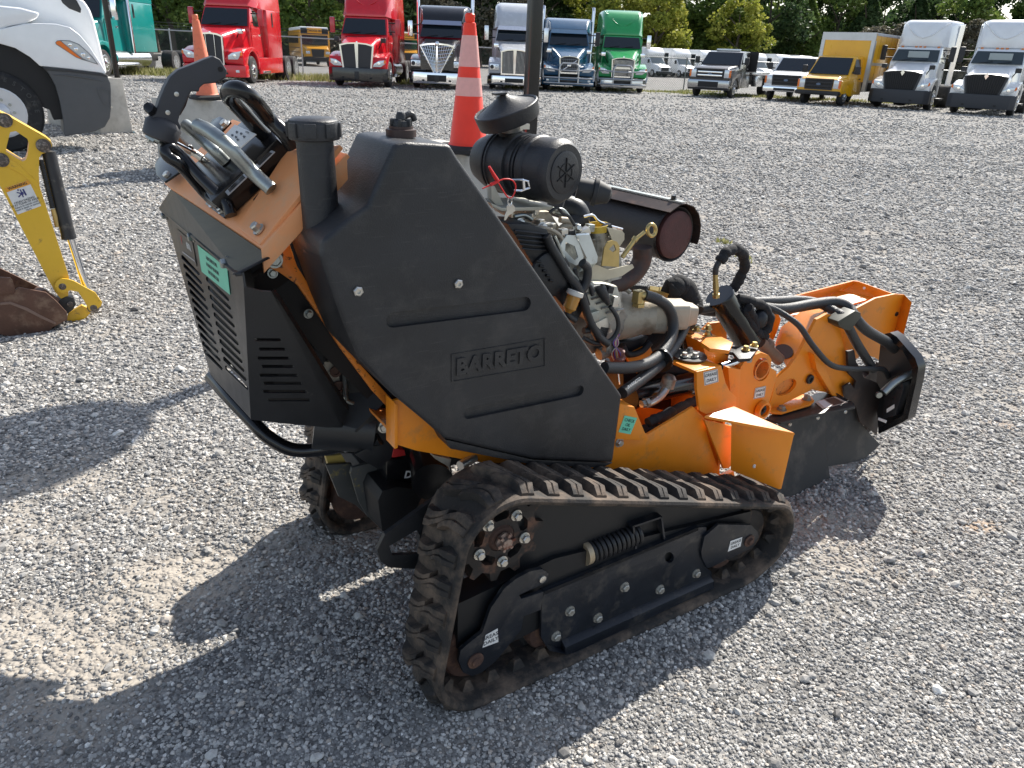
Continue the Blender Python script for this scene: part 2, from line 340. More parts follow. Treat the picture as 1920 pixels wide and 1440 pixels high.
# loose crushed stone lying on the lot, dense near the machine (one stuff object, instanced by geometry nodes)
def rock_mesh(seed, lvl=1):
    r = random.Random(seed); bm = bmesh.new(); bmesh.ops.create_icosphere(bm, subdivisions=lvl, radius=.5)
    sc = Vector((1, r.uniform(.62, .9), r.uniform(.42, .65)))
    for v in bm.verts:
        d = 1+r.uniform(-.26, .22); v.co = Vector((v.co.x*sc.x*d, v.co.y*sc.y*d, v.co.z*sc.z*d))
    me = bpy.data.meshes.new('rock'); bm.to_mesh(me); bm.free(); me.materials.append(SM); return me
rocks = bpy.data.collections.new('rock_shapes')
for k in range(6): rocks.objects.link(bpy.data.objects.new('rock', rock_mesh(k, 1 if k < 5 else 2)))
def in_view(x, y):
    zc = y*fwd.y + (0-CAM_H)*fwd.z
    return zc > .2 and abs(FPX*x/zc) < 1080 and -(( -CAM_H*UP.z + y*UP.y + x*UP.x)/zc)*FPX < 860
P = []; S = []
def strew(n, y0, y1, k, j, pw=2.0):
    for _ in range(n):
        y = y0*(y1/y0)**random.random(); x = random.uniform(-1, 1)*(.78*y+.75)
        if not in_view(x, y): continue
        if y > 11 and random.random() < (y-11)/35: continue
        if y < 9 and random.random() < .72*dust(x, y)+.75*stain(x, y): continue
        s = k*(.55+j*random.random()**pw)*max(y, 1.3)**.62
        P.append((x, y, gz(x, y)+s*.1)); S.append(s)
strew(560000, .5, 46, .0061, 1.6)
strew(4500, .5, 14, .0135, 1.7, 3)
pm = bpy.data.meshes.new('gravel'); pm.from_pydata(P, [], []); 
at = pm.attributes.new('sz', 'FLOAT', 'POINT'); at.data.foreach_set('value', np.array(S, dtype=np.float32))
gravel = bpy.data.objects.new('gravel', pm); C.objects.link(gravel); tag(gravel, 'loose crushed grey stone covering the lot', kind='stuff')
ng = bpy.data.node_groups.new('gravel_scatter', 'GeometryNodeTree'); ng.interface.new_socket('Geometry', in_out='INPUT', socket_type='NodeSocketGeometry'); ng.interface.new_socket('Geometry', in_out='OUTPUT', socket_type='NodeSocketGeometry')
gi = ng.nodes.new('NodeGroupInput'); go = ng.nodes.new('NodeGroupOutput'); ip = ng.nodes.new('GeometryNodeInstanceOnPoints'); ci = ng.nodes.new('GeometryNodeCollectionInfo')
ci.inputs['Collection'].default_value = rocks; ci.inputs['Separate Children'].default_value = True; ci.inputs['Reset Children'].default_value = True
na = ng.nodes.new('GeometryNodeInputNamedAttribute'); na.data_type = 'FLOAT'; na.inputs['Name'].default_value = 'sz'
rv = ng.nodes.new('FunctionNodeRandomValue'); rv.data_type = 'FLOAT_VECTOR'; rv.inputs[0].default_value = (-.5, -.5, 0); rv.inputs[1].default_value = (.5, .5, 6.28)
ip.inputs['Pick Instance'].default_value = True
ng.links.new(gi.outputs[0], ip.inputs['Points']); ng.links.new(ci.outputs[0], ip.inputs['Instance']); ng.links.new(na.outputs[0], ip.inputs['Scale']); ng.links.new(rv.outputs[0], ip.inputs['Rotation']); ng.links.new(ip.outputs[0], go.inputs[0])
mo = gravel.modifiers.new('scatter', 'NODES'); mo.node_group = ng
# ================================================================ the stump grinder
G = Frame((-.09, 1.34, 0), R(32.8))
SG = empty('stump_grinder', G.o, G.a, label='orange and black tracked stump grinder standing on the gravel in the foreground', cat='stump grinder')
def gy(n, x, y, v): return G.y(*zz(n, x, y), v)
def gx(n, x, y, v): return G.x(*zz(n, x, y), v)
def gzv(n, x, y, v): return G.z(*zz(n, x, y), v)
def bolt(p, n, parent=None, r=.011, h=.009, m_=None, washer=True):
    return MB().bolt(p, n, r, h, washer).build('bolt', m_ or zinc, parent or SG, 30)
# ---- rubber tracks
def tangent_loop(circs, step=.012):
    """belt round circles (x, z, r), listed clockwise as seen from -Y; returns points, tangents, normals by arc length"""
    n = len(circs); segs = []
    T = []
    for i in range(n):
        (x0, z0, a), (x1, z1, b) = circs[i], circs[(i+1) % n]
        d = Vector((x1-x0, z1-z0)); L = d.length; base = math.atan2(d.y, d.x); off = math.acos((a-b)/L)
        th = base+off
        T.append((Vector((x0+a*math.cos(th), z0+a*math.sin(th))), Vector((x1+b*math.cos(th), z1+b*math.sin(th))), th))
    pts = []
    for i in range(n):
        p, q, th = T[i]; L = (q-p).length; k = max(1, int(L/step))
        for j in range(k): pts.append((p.lerp(q, j/k), th))
        c = circs[(i+1) % n]; th2 = T[(i+1) % n][2]
        while th2 > th: th2 -= 2*math.pi
        k = max(1, int((th-th2)*c[2]/step))
        for j in range(k):
            a = th+(th2-th)*j/k; pts.append((Vector((c[0]+c[2]*math.cos(a), c[1]+c[2]*math.sin(a))), a))
    return pts
CIR = [(.13, .45, .128), (1.075, .15, .118), (1.02, .125, .118), (.065, .125, .118)]
LOOP = tangent_loop(CIR); NL = len(LOOP)
LP = [Vector((p.x, 0, p.y)) for p, a in LOOP]; LN = [Vector((math.cos(a), 0, math.sin(a))) for p, a in LOOP]
LS = [0]
for i in range(NL): LS.append(LS[-1] + (LP[(i+1) % NL]-LP[i]).length)
def at_s(s):
    s %= LS[-1]
    import bisect
    i = min(bisect.bisect_right(LS, s)-1, NL-1); t = (s-LS[i])/max(1e-9, LS[i+1]-LS[i]); j = (i+1) % NL
    return LP[i].lerp(LP[j], t), LN[i].lerp(LN[j], t).normalized()
TW = .19
m = MB()
rings = []
for k in range(NL+1):
    p, n = LP[k % NL], LN[k % NL]
    rings.append([p+n*h+Vector((0, y, 0)) for y, h in ((0.002, -.004), (0, .003), (.004, .010), (.03, .013), (TW/2, .008), (TW-.03, .013), (TW-.004, .010), (TW, .003), (TW-.002, -.004), (TW-.01, -.010), (TW/2, -.011), (.01, -.010))])
m.loft(rings, cap=False)
def lugp(s, y, h): p, n = at_s(s); return p+n*h+Vector((0, y, 0))
NLUG = int(LS[-1]/.076); PT = LS[-1]/NLUG
for k in range(NLUG):
    for side in (0, 1):
        s0 = k*PT + (PT/2 if side else 0)
        ya, yb = ((.016, .100), (.174, .090))[side]
        cols = []
        for u in (0, .25, .5, .75, 1):                     # a curved block: wide at the belt edge, narrowing to the middle
            y = ya+(yb-ya)*u; sh = (.030*u - .012*math.sin(u*3.14))*(1 if side else -1)*1.0
            w = .0225-.003*u+.003*math.sin(u*6); top = .034-.005*(u > .9)-.017*(u < .05)
            cols.append([lugp(s0+sh-w, y, .008), lugp(s0+sh-w*.72, y, top), lugp(s0+sh-w*.15, y, top+.001), lugp(s0+sh-w*.05, y, top-.007 if .2 < u < .9 else top), lugp(s0+sh+w*.1, y, top), lugp(s0+sh+w*.72, y, top), lugp(s0+sh+w, y, .008)])
        m.loft(cols)
for k in range(NLUG):                                     # guide teeth inside the belt
    s0 = (k+.5)*PT
    for yc in (.062, .128):
        a = [lugp(s0+ds, yc+dy, -.009) for ds, dy in ((-.020, -.016), (.020, -.016), (.020, .016), (-.020, .016))]
        b = [lugp(s0+ds, yc+dy, -.036) for ds, dy in ((-.009, -.005), (.009, -.005), (.009, .005), (-.009, .005))]
        m.loft([a, b])
track = m.build('rubber_track', rubber, SG, 40)
# sprocket
def ring_pts(cx, cz, y, r, n, ph=0): return [(cx+r*math.cos(ph+2*math.pi*k/n), y, cz+r*math.sin(ph+2*math.pi*k/n)) for k in range(n)]
SC = (.135, .45)
m = MB()
teeth = []
for k in range(11):
    for f, r in ((-.32, .098), (-.13, .121), (.13, .121), (.32, .098)): a = 2*math.pi*(k+f*.9)/11; teeth.append((SC[0]+r*math.cos(a), .060, SC[1]+r*math.sin(a)))
holes = [ring_pts(SC[0], SC[1], .060, .036, 20)] + [[(SC[0]+rr_*math.cos(a0+da), .060, SC[1]+rr_*math.sin(a0+da)) for rr_, da in ((.053, -.28), (.053, .28), (.062, .36), (.074, .28), (.078, 0), (.074, -.28), (.062, -.36))][::1] for a0 in [R(20+72*k) for k in range(5)]]
m.prism(teeth, (0, .055, 0), holes)
spro = m.build('drive_sprocket', mat('sprocket_steel', (.035, .03, .028), .6, .4, 14, .3, .4, 120, dirt=(.17, .09, .06), dirt_s=22, dirt_t=(.5, .66)), SG, 30)
m = MB(); m.lathe((SC[0], .085, SC[1]), (0, -1, 0), [(0, .036), (.022, .036), (.03, .030), (.03, .014), (.024, .012)], 24)
m.build('sprocket_hub', rust, spro)
m = MB(); m.lathe((SC[0], .05, SC[1]), (0, -1, 0), [(0, .024), (.006, .024), (.008, .016), (.020, .014)], 8); 
for k in range(6): a = R(60*k+12); m.box((SC[0]+.019*math.cos(a), .040, SC[1]+.019*math.sin(a)), (.010, .012, .007), Matrix.Rotation(-a, 3, 'Y'))
m.build('castle_nut', mat('castle_nut_steel', (.42, .33, .28), .5, .7, 40, .3, dirt=(.16, .06, .04), dirt_s=40, dirt_t=(.45, .6)), spro)
for k in range(5): a = R(56+72*k); bolt((SC[0]+.066*math.cos(a), .058, SC[1]+.066*math.sin(a)), (0, -1, 0), spro, .011, .012)
# undercarriage beam
YP = .045
def p7(l, y=YP): return [gy(7, a, b, y) for a, b in l]
m = MB()
plate = p7([(708, 655), (696, 700), (693, 870), (712, 905), (790, 922), (830, 915), (1490, 612), (1503, 600), (1500, 560), (1480, 545), (1476, 350), (1440, 350)])
m.prism(plate, (0, .008, 0), [ [gy(7, 1300+22*math.cos(a), 493+26*math.sin(a), YP) for a in [R(30*k) for k in range(12)]] ])
fl = p7([(712, 905), (790, 922), (830, 915), (1490, 612)])                 # flange folded outwards along the bottom
fl2 = p7([(704, 893), (790, 885), (1492, 575), (1503, 600)])
m.loft([[fl[0], fl[1], fl[2], fl[3]], [v+Vector((0, -.022, -.004)) for v in fl]], closed=False)
m.prism([fl2[1]+Vector((0, 0, 0)), fl2[2], fl[3], fl[1]], (0, -.020, -.010))
top = p7([(708, 655), (1440, 350)]); 
m.prism([top[0], top[1], top[1]+Vector((0, .10, 0)), top[0]+Vector((0, .10, 0))], (0, 0, -.012))
beam = m.build('undercarriage_beam', blue_blk, SG, 30, .0015)
m = MB(); a = G.y(*zz(7, 640, 700), .10); b = G.y(*zz(7, 1440, 385), .10)
m.prism([Vector((.02, .06, .30)), Vector((.30, .06, .33)), Vector((1.05, .06, .235)), Vector((1.05, .06, .12)), Vector((.30, .06, .12)), Vector((.10, .06, .10)), Vector((.02, .06, .16))], (0, .07, 0))
m.prism([Vector((.16, .075, .56)), Vector((.75, .075, .36)), Vector((1.02, .075, .27)), Vector((1.02, .075, .2)), Vector((.2, .075, .3))], (0, .06, 0))
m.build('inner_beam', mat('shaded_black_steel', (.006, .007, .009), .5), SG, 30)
m = MB(); hol = None
m.prism(p7([(1458, 500), (1452, 470), (1468, 395), (1535, 337), (1690, 340), (1722, 375), (1726, 400), (1695, 448), (1500, 540), (1480, 545)], YP-.010), (0, .010, 0))
m.build('idler_bracket', blue_blk, SG, 30, .0015)
m = MB(); m.prism(p7([(312, 935), (303, 985), (325, 1040), (368, 1056), (410, 1040), (480, 985), (600, 835), (612, 772), (692, 742), (706, 655), (600, 690), (590, 672), (725, 610), (730, 570), (700, 548), (640, 560), (580, 592), (520, 640), (455, 735), (415, 850), (345, 905)], YP-.012), (0, .012, 0))
arm_ = m.build('roller_arm', blue_blk, SG, 30, .0015)
m = MB(); m.lathe(gy(7, 382, 980, YP-.012), (0, -1, 0), [(0, .022), (.004, .022), (.006, .014), (.010, .012)], 20); m.build('pivot_pin', rust, arm_)
m = MB(); m.lathe(gy(7, 1678, 413, YP-.010), (0, -1, 0), [(0, .021), (.003, .021), (.005, .012), (.012, .010)], 20); m.build('pivot_pin', rust, SG)
GB = mat('galvanised_bolt', (.45, .44, .40), .45, .7, 30, .2, dirt=(.25, .21, .16), dirt_s=60, dirt_t=(.5, .7))
for a, b in ((828, 745), (960, 777), (1087, 631), (1254, 643), (1426, 567), (763, 864)): bolt(gy(7, a, b, YP), (0, -1, 0), beam, .0115, .010, GB)
m = MB(); m.lathe(gy(7, 699, 595, YP-.012), (0, -1, 0), [(0, .010), (.004, .010), (.005, .008)], 16); m.build('pin', zinc, arm_)
def roller(name, x, z, r, y0=.066, y1=.165, parent=None, mt=rust):
    m = MB(); m.lathe((x, y0, z), (0, 1, 0), [(0, r*.25), (0, r*.5), (.004, r*.92), (.012, r), (.035, r), (.040, r*.75), (y1-y0-.040, r*.75), (y1-y0-.035, r), (y1-y0-.01, r), (y1-y0, r*.9), (y1-y0, .01)], 30)
    return m.build(name, mt, parent or SG)
for x, z, r in ((.075, .125, .088), (.30, .085, .060), (.46, .085, .060), (.63, .085, .060), (.80, .085, .060), (.97, .10, .06)): roller('track_roller', x, z, r)
roller('front_idler', 1.045, .142, .098, .062, .16, mt=mat('idler_steel', (.03, .027, .026), .6, .3, 14, .3, dirt=(.15, .10, .07), dirt_s=22, dirt_t=(.5, .66)))
# tension spring over its rod
A = gy(7, 735, 537, .075); B = gy(7, 1150, 372, .075); Dv = (B-A); D1 = Dv.normalized()
m = MB(); m.cyl(A, A+Dv*.45, .0085); m.build('tension_rod', mat('rod_dusty', (.42, .32, .22), .5, .5, 30, .2, .4, 300), SG)
m = MB(); m.lathe(A+Dv*.30, D1, [(0, .014), (.018, .014)], 6); m.lathe(A+Dv*.36, D1, [(0, .033), (.016, .033)], 30); m.build('spring_washer', mat('washer_dusty', (.50, .40, .27), .5, .6, 20, .2), SG)
m = MB(); S0 = A+Dv*.42; S1 = B; up = D1.orthogonal().normalized(); w_ = D1.cross(up); nt_ = 11*18
m.tube([S0.lerp(S1, k/nt_) + (up*math.cos(k/18*2*math.pi)+w_*math.sin(k/18*2*math.pi))*.029 for k in range(nt_+1)], .0066, 8, False)
m.cyl(S0, S1, .016); m.build('tension_spring', mat('spring_black', (.012, .012, .014), .45, 0, 20, .2), SG)
m = MB()
for q in ((1128, 345, 1140, 455), (1262, 305, 1275, 410)):
    a = gy(7, q[0], q[1], .05); b = gy(7, q[2], q[3], .05); m.prism([a, a+Vector((.004, .05, 0)), b+Vector((.004, .05, 0)), b], (.006, 0, 0))
a = gy(7, 1128, 345, .05); b = gy(7, 1262, 300, .05); m.prism([a, b, b+Vector((0, .05, 0)), a+Vector((0, .05, 0))], (0, 0, -.006))
m.build('spring_bracket', blue_blk, SG)
# far track: a copy of the near one with its sprocket and rollers
tf = track.copy(); C.objects.link(tf); tf.location = (0, .845, 0)
sf = copy_tree(spro, SG); sf.location = (0, .845+.05, 0)
for x, z, r in ((.075, .125, .088), (.30, .085, .060), (.97, .10, .09)): roller('track_roller', x, z, r, .86, 1.0)
m = MB(); m.prism([Vector((.02, .90, .30)), Vector((1.05, .90, .235)), Vector((1.05, .90, .12)), Vector((.02, .90, .14))], (0, .05, 0)); m.build('undercarriage_beam', blue_blk, SG)
m = MB(); m.lathe(Vector((.14, .835, .45))+Vector((-.03, -.02, -.17)), (0, -1, 0), [(0, .022), (.01, .022), (.012, .014), (.03, .012)], 20); m.build('pivot_pin', rust, SG)
def sticker(n, quad, y, lines, hgt, m_=sticker_w, frame=True, n_=None, name='grease_decal', pts=None, ink=sticker_k):
    """a decal given by its four corners (tl, tr, br, bl) on a real surface"""
    q = pts or [gy(n, a, b, y) for a, b in quad]
    nrm = (q[3]-q[0]).cross(q[1]-q[0]).normalized()
    v = (G.c-q[0])
    if nrm.dot(v) < 0: nrm = -nrm
    m = MB(); m.prism([p+nrm*.0012 for p in q], -nrm*.0008); o = m.build(name, m_, SG, 0)
    c = sum((p for p in q), Vector())/4; ux = ((q[1]-q[0])+(q[2]-q[3])); uy = ((q[0]-q[3])+(q[1]-q[2]))/2; H = uy.length; W = ux.length/2
    if frame:
        m = MB()
        for a, b in ((0, 1), (1, 2), (2, 3), (3, 0)):
            pa = q[a].lerp(c, .07)+nrm*.0016; pb = q[b].lerp(c, .07)+nrm*.0016; pc = q[b].lerp(c, .13)+nrm*.0016; pd = q[a].lerp(c, .13)+nrm*.0016
            m.face([pa, pb, pc, pd])
        m.build('border', ink, o, 0)
    k = len(lines)
    for i, l in enumerate(lines):
        fy = ((k-1)/2-i)/k*.80
        text(l, 'lettering', c+uy*fy+nrm*.0017, ux, uy, hgt*H, ink, o, .0001, .012)
    return o
sticker(7, [(1590, 415), (1645, 396), (1637, 440), (1577, 465)], YP-.0105, ['GREASE', 'DAILY'], .26, frame=False)
sticker(7, [(430, 860), (487, 828), (490, 892), (415, 920)], YP-.0125, ['GREASE', 'DAILY'], .27, frame=False)
# ---- chassis
def psl(n, l, y): return [gy(n, a, b, y) for a, b in l]
def px(l, y): return [G.y(a, b, y) for a, b in l]
CY0, CY1 = .225, .80
side_o = px([(738, 752), (738, 832), (780, 845), (905, 868), (1130, 880), (1355, 903), (1330, 830), (1320, 783), (1300, 763), (1215, 815), (1165, 790), (1000, 760), (850, 720)], CY0)
for (y, nm) in ((CY0, 'near'), (CY1, 'far')):
    m = MB(); m.prism([Vector((p.x, y, p.z)) for p in side_o], (0, .010, 0)); m.build('frame_side_plate', orange, SG, 30, .001)
zb = side_o[5].z
m = MB(); a, b_ = side_o[1], side_o[5]
m.prism([Vector((a.x, CY0+.01, a.z+.02)), Vector((b_.x, CY0+.01, b_.z+.01)), Vector((b_.x, CY1, b_.z+.01)), Vector((a.x, CY1, a.z+.02))], (0, 0, .008))
m.build('frame_floor', orange_worn, SG)
fx = side_o[5].x
m = MB(); m.prism([Vector((fx-.01, CY0+.01, side_o[5].z)), Vector((fx-.01, CY1, side_o[5].z)), Vector((fx-.03, CY1, .50)), Vector((fx-.03, CY0+.01, .50))], (-.01, 0, 0)); m.build('frame_front_plate', orange, SG)
# small folded tab at the front lower corner
m = MB(); q = psl(5, [(705, 1255), (765, 1228), (768, 1255), (710, 1282)], CY0-.02); m.prism(q, (0, .02, -.004)); m.build('frame_tab', orange, SG, 30, .001)
# check-oil bracket box
YB = .20
m = MB(); q = psl(5, [(172, 880), (250, 895), (322, 1072), (150, 1062)], YB); t2 = psl(5, [(172, 880), (190, 872), (285, 935), (250, 895)], YB)
m.prism([Vector(p) for p in q], (0, .10, 0)); m.build('oil_guard', orange, SG, 30, .004)
sticker(5, [(196, 938), (261, 951), (226, 1036), (164, 1024)], YB, ['CHECK', 'OIL', 'DAILY'], .17, sticker_g, False, name='oil_decal')
bolt(gy(5, 168, 1078, CY0), (0, -1, 0)); 
# upright tower bracket with the top plate
TY = .215
twr = psl(5, [(572, 712), (700, 680), (722, 770), (745, 815), (778, 845), (776, 890), (620, 932), (588, 915), (572, 800)], TY)
m = MB(); m.prism(twr, (0, .012, 0)); tw = m.build('pivot_tower', orange, SG, 30, .0015)
za = twr[0].z
m = MB(); m.prism([twr[0]+Vector((0, .012, 0)), twr[1]+Vector((0, .012, 0)), gzv(5, 585, 640, za), gzv(5, 430, 650, za)], (0, 0, -.010)); m.build('tower_top_plate', orange, SG, 30, .002)
sticker(5, [(605, 714), (679, 697), (683, 763), (611, 783)], TY, ['GREASE', 'DAILY'], .22)
c = gzv(5, 535, 632, za+.004)
m = MB(); m.lathe(c, (0, 0, 1), [(0, .052), (.004, .052), (.004, .030), (.007, .030)], 32); m.build('pivot_washer', mat('greasy_steel', (.10, .10, .10), .4, .6, 20, .2), SG)
for dx, dy in ((-.028, -.005), (.016, .018), (.0, -.02)): bolt(c+Vector((dx, dy, .007)), (0, 0, 1), None, .009, .010)
# step plate: a sloping top and a hanging side plate
sA = gy(5, 612, 940, .18); sB = gy(5, 765, 890, .19); sC = gy(5, 1082, 1030, .045); sD = gy(5, 1012, 1322, .05); sE = gy(5, 762, 1222, .16); sF = gy(5, 790, 1000, .16)
m = MB(); m.prism([sA, sB, sC], (0, 0, -.009)); m.build('step_top_plate', orange, SG, 30, .002)
m = MB(); q = [sB+Vector((.0, -.004, -.01)), sC+Vector((-.002, 0, -.004)), sD, sE]; m.prism(q, (-.010, .004, 0)); m.build('step_side_plate', orange, SG, 30, .003)
m = MB(); q = psl(5, [(612, 962), (790, 1003), (752, 1140), (758, 1190), (740, 1212), (712, 1216)], .205); m.prism(q, (0, .010, 0)); m.build('step_gusset', orange, SG, 30, .002)
m = MB(); m.lathe(gy(5, 872, 1200, .115), (0, -1, 0), [(0, .008), (.004, .006)], 14); m.build('plate_hole', sticker_w, SG)
# ---- big moulded tank
TK0, TK1 = .15, .35
prof = px([(741, 270), (762, 266), (845, 271), (862, 300), (1167, 742), (1163, 770), (1150, 868), (1000, 862), (835, 824), (800, 793), (742, 745), (672, 672), (640, 595), (600, 480), (604, 452), (650, 412), (690, 385), (716, 325)], TK0)
m = MB(); m.prism(prof, (0, TK1-TK0, 0))
m.bevel(.016, 4, 12)
tank = m.build('fuel_tank', plastic, SG, 60)
def carve(obj, loops, depth):
    for lp in loops:
        c_ = MB(); c_.prism([p+Vector((0, -.02, 0)) for p in lp], (0, .02+depth, 0)); co = c_.build('cutter', plastic, SG, 0)
        md = obj.modifiers.new('cut', 'BOOLEAN'); md.object = co; md.operation = 'DIFFERENCE'; md.solver = 'EXACT'
        dg = bpy.context.evaluated_depsgraph_get(); dg.update(); me_n = bpy.data.meshes.new_from_object(obj.evaluated_get(dg)); obj.modifiers.clear(); old = obj.data; obj.data = me_n; bpy.data.objects.remove(co)
    for p in obj.data.polygons: p.use_smooth = True
    obj.data.set_sharp_from_angle(angle=R(40))
def relief(pts, h, name='panel_rib', mt=None, bev=.006):
    m = MB(); m.prism([p+Vector((0, -h, 0)) for p in pts], (0, h+.002, 0)); return m.build(name, mt or plastic, tank, 50, bev)
dark_pl = mat('recess_plastic', (.010, .010, .011), .6)
# raised ribs (shown as recessed bars bordered by a lip)
def capsule(x0, y0, x1, y1, w, n=6):
    """stadium outline in the tank's side plane from two source pixels"""
    a = G.y(x0, y0, TK0); b = G.y(x1, y1, TK0); t = (b-a).normalized(); n_ = Vector((0, 1, 0)).cross(t); out = []
    for c_, s_ in ((b, 1), (a, -1)):
        for k in range(n+1):
            g = math.pi*(k/n-.5); out.append(c_ + t*(s_*w*math.cos(g)) + n_*(-s_*w*math.sin(g))*1.0)
    return out
carve(tank, [capsule(738, 600, 984, 570, .0165), capsule(880, 775, 1086, 733, .0145)], .011)
# maker's lettering, moulded slightly proud in a thin frame
q = [G.y(a, b, TK0) for a, b in ((846, 664), (1023, 634), (1023, 686), (846, 716))]; cc = sum(q, Vector())/4
m = MB(); o_ = [p+Vector((0, -.002, 0)) for p in q]; i_ = [p.lerp(cc, .035)+Vector((0, -.002, 0)) for p in q]; m.prism(o_, (0, .004, 0), [i_]); m.build('lettering_frame', plastic, tank, 0)
text('BARRETO', 'embossed_lettering', cc+Vector((0, -.0002, 0)), (q[1]-q[0]), (q[0]-q[3]), 0.036, plastic, tank, .0038, .05, 0, spacing=1.02)
for a, b in ((671, 546), (859, 532)): m = MB(); m.lathe(G.y(a, b, TK0-.001), (0, -1, 0), [(0, .0105), (.004, .0105), (.006, .008), (.006, .0045), (.002, .004)], 6); m.build('screw_insert', zinc, tank)
# lower lip of the tank
lip = px([(835, 824), (1000, 862), (1150, 868), (1128, 878), (1000, 872), (845, 842)], TK0+.012)
m = MB(); m.prism(lip, (0, .15, 0)); m.build('tank_lip', plastic, SG, 40, .003)
# filler neck and cap
nb = Vector((-.215, .262, 1.15)); 
NBt = G.y(590, 262, .262); nb = G.y(604, 440, .262); ax_ = (NBt-nb).normalized(); NH = (NBt-nb).length
m = MB(); m.lathe(nb-ax_*.03, ax_, [(0, .040), (.03, .036), (NH+.03, .0345)], 36); m.build('filler_neck', plastic, tank, 40)
capm = MB(); prof_c = [(NH, .040), (NH+.002, .047), (NH+.030, .0475), (NH+.036, .045), (NH+.040, .036), (NH+.042, .001)]
capm.lathe(nb, ax_, prof_c, 48)
up = ax_.orthogonal().normalized(); w_ = ax_.cross(up)
for k in range(8):
    a = R(45*k+20); d_ = up*math.cos(a)+w_*math.sin(a); e_ = ax_.cross(d_)
    Mx = Matrix((d_, e_, ax_)).transposed(); capm.box(nb+ax_*(NH+.019)+d_*.0475, (.006, .021, .026), Mx)
capo = capm.build('filler_cap', plastic, tank, 35, .0015)
g0 = G.y(752, 244, .25)
m = MB(); m.lathe(g0-Vector((0, 0, .012)), (0, 0, 1), [(0, .030), (.014, .030), (.015, .024), (.020, .024)], 28); m.build('fuel_vent_base', mat('brown_cap', (.055, .03, .026), .5), tank)
m = MB(); m.lathe(g0+Vector((0, 0, .008)), (0, 0, 1), [(0, .020), (.010, .018), (.011, .010), (.020, .010), (.026, .007)], 20)
for k in range(6): a = R(60*k); m.box(g0+Vector((.014*math.cos(a), .014*math.sin(a), .014)), (.018, .005, .014), Matrix.Rotation(a, 3, 'Z'))
m.tube([g0+Vector((.0, 0, .022)), g0+Vector((.022, 0, .030)), g0+Vector((.030, 0, .018))], .006, 10); m.build('fuel_vent', plastic, tank, 40, .001)
# ---- orange frame tube running down behind the tank, with the black liner plate
e0 = px([(497, 480), (512, 462), (541, 452), (558, 500), (586, 545), (612, 592), (655, 660), (745, 760), (740, 778), (700, 735), (640, 655), (604, 600), (558, 535), (525, 512), (500, 500)], .35)
m = MB(); m.prism(e0, (0, .02, 0)); m.build('handle_frame_bar', mat('orange_bar_rusty', (.82, .25, .03), .45, 0, 6, .1, dirt=(.09, .04, .02), dirt_s=75, dirt_t=(.57, .64)), SG, 30, .003)
e1 = px([(541, 440), (560, 470), (640, 640), (745, 762), (700, 700), (600, 560), (548, 500), (520, 486)], .352)
m = MB(); m.prism(px([(520, 500), (545, 432), (566, 500), (600, 560), (588, 560), (545, 520)], .357), (0, .02, 0)); m.build('liner_plate', paint_blk, SG, 30)
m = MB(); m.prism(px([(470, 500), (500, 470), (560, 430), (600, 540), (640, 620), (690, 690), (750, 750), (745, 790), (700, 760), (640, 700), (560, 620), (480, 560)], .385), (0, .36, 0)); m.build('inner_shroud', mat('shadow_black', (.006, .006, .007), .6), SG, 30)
bolt(G.y(514, 487, .349), (-.1, -1, .1), None, .013, .010, steel); bolt(G.y(511, 512, .36), (-.1, -1, .1), None, .008, .009, steel); bolt(G.y(578, 588, .365), (0, -1, 0), None, .008, .009, steel)
m = MB(); m.prism(px([(740, 755), (746, 760), (746, 840), (740, 842)], .215), (0, .05, 0)); m.build('frame_end_flange', orange, SG, 30, .001)
# ---- operator console: sloping plate facing back
cp = Vector((-.30, .2, 1.135)); cn = (Vector((-.12, .22, 1.312))-cp).cross(Vector((-.376, .93, 1.158))-cp).normalized()
if cn.z < 0: cn = -cn
def con(x, y, h=0): return G.pl(x, y, cp+cn*h, cn)
def con1(x, y, h=0): return con(*zz(1, x, y), h)
out = [con1(820, 1265), con1(218, 862), con1(300, 770), con1(640, 468), con1(900, 560), con1(1345, 680)]
hole1 = [con1(*p) for p in ((770, 965), (790, 940), (850, 880), (1015, 725), (1010, 760), (960, 830), (880, 905), (800, 975), (780, 985))]
m = MB(); m.prism(out, -cn*.010); cons = m.build('console_panel', orange_dull, SG, 30, .003)
# its rolled rear edge
m = MB(); m.prism([out[0], out[1], out[1]-cn*.028+Vector((.004, 0, -.004)), out[0]-cn*.028+Vector((.004, 0, -.004))], Vector((.004, 0, .002))); m.build('console_edge', orange_dull, SG, 30, .002)
m = MB(); m.prism([out[0], out[5], out[5]-Vector((0, 0, .05)), out[0]-Vector((0, 0, .05))], (0, .008, 0)); m.build('console_side', orange_dull, SG, 30, .003)
# raised fold across the panel
m = MB(); q = [con1(670, 1135), con1(1015, 700), con1(1345, 672), con1(815, 1245)]; m.prism([p+cn*.002 for p in q[:1]]+[q[1]+cn*.02, q[2]+cn*.02, q[3]+cn*.004], -cn*.01); m.build('console_fold', orange_dull, cons, 0, .002)
m = MB(); m.prism([p+cn*.0012 for p in hole1], -cn*.001); m.build('console_slot', mat('shadow_black', (0, 0, 0)), cons, 0)
bolt(con1(806, 1150, .007), cn, None, .010, .014)
m = MB()
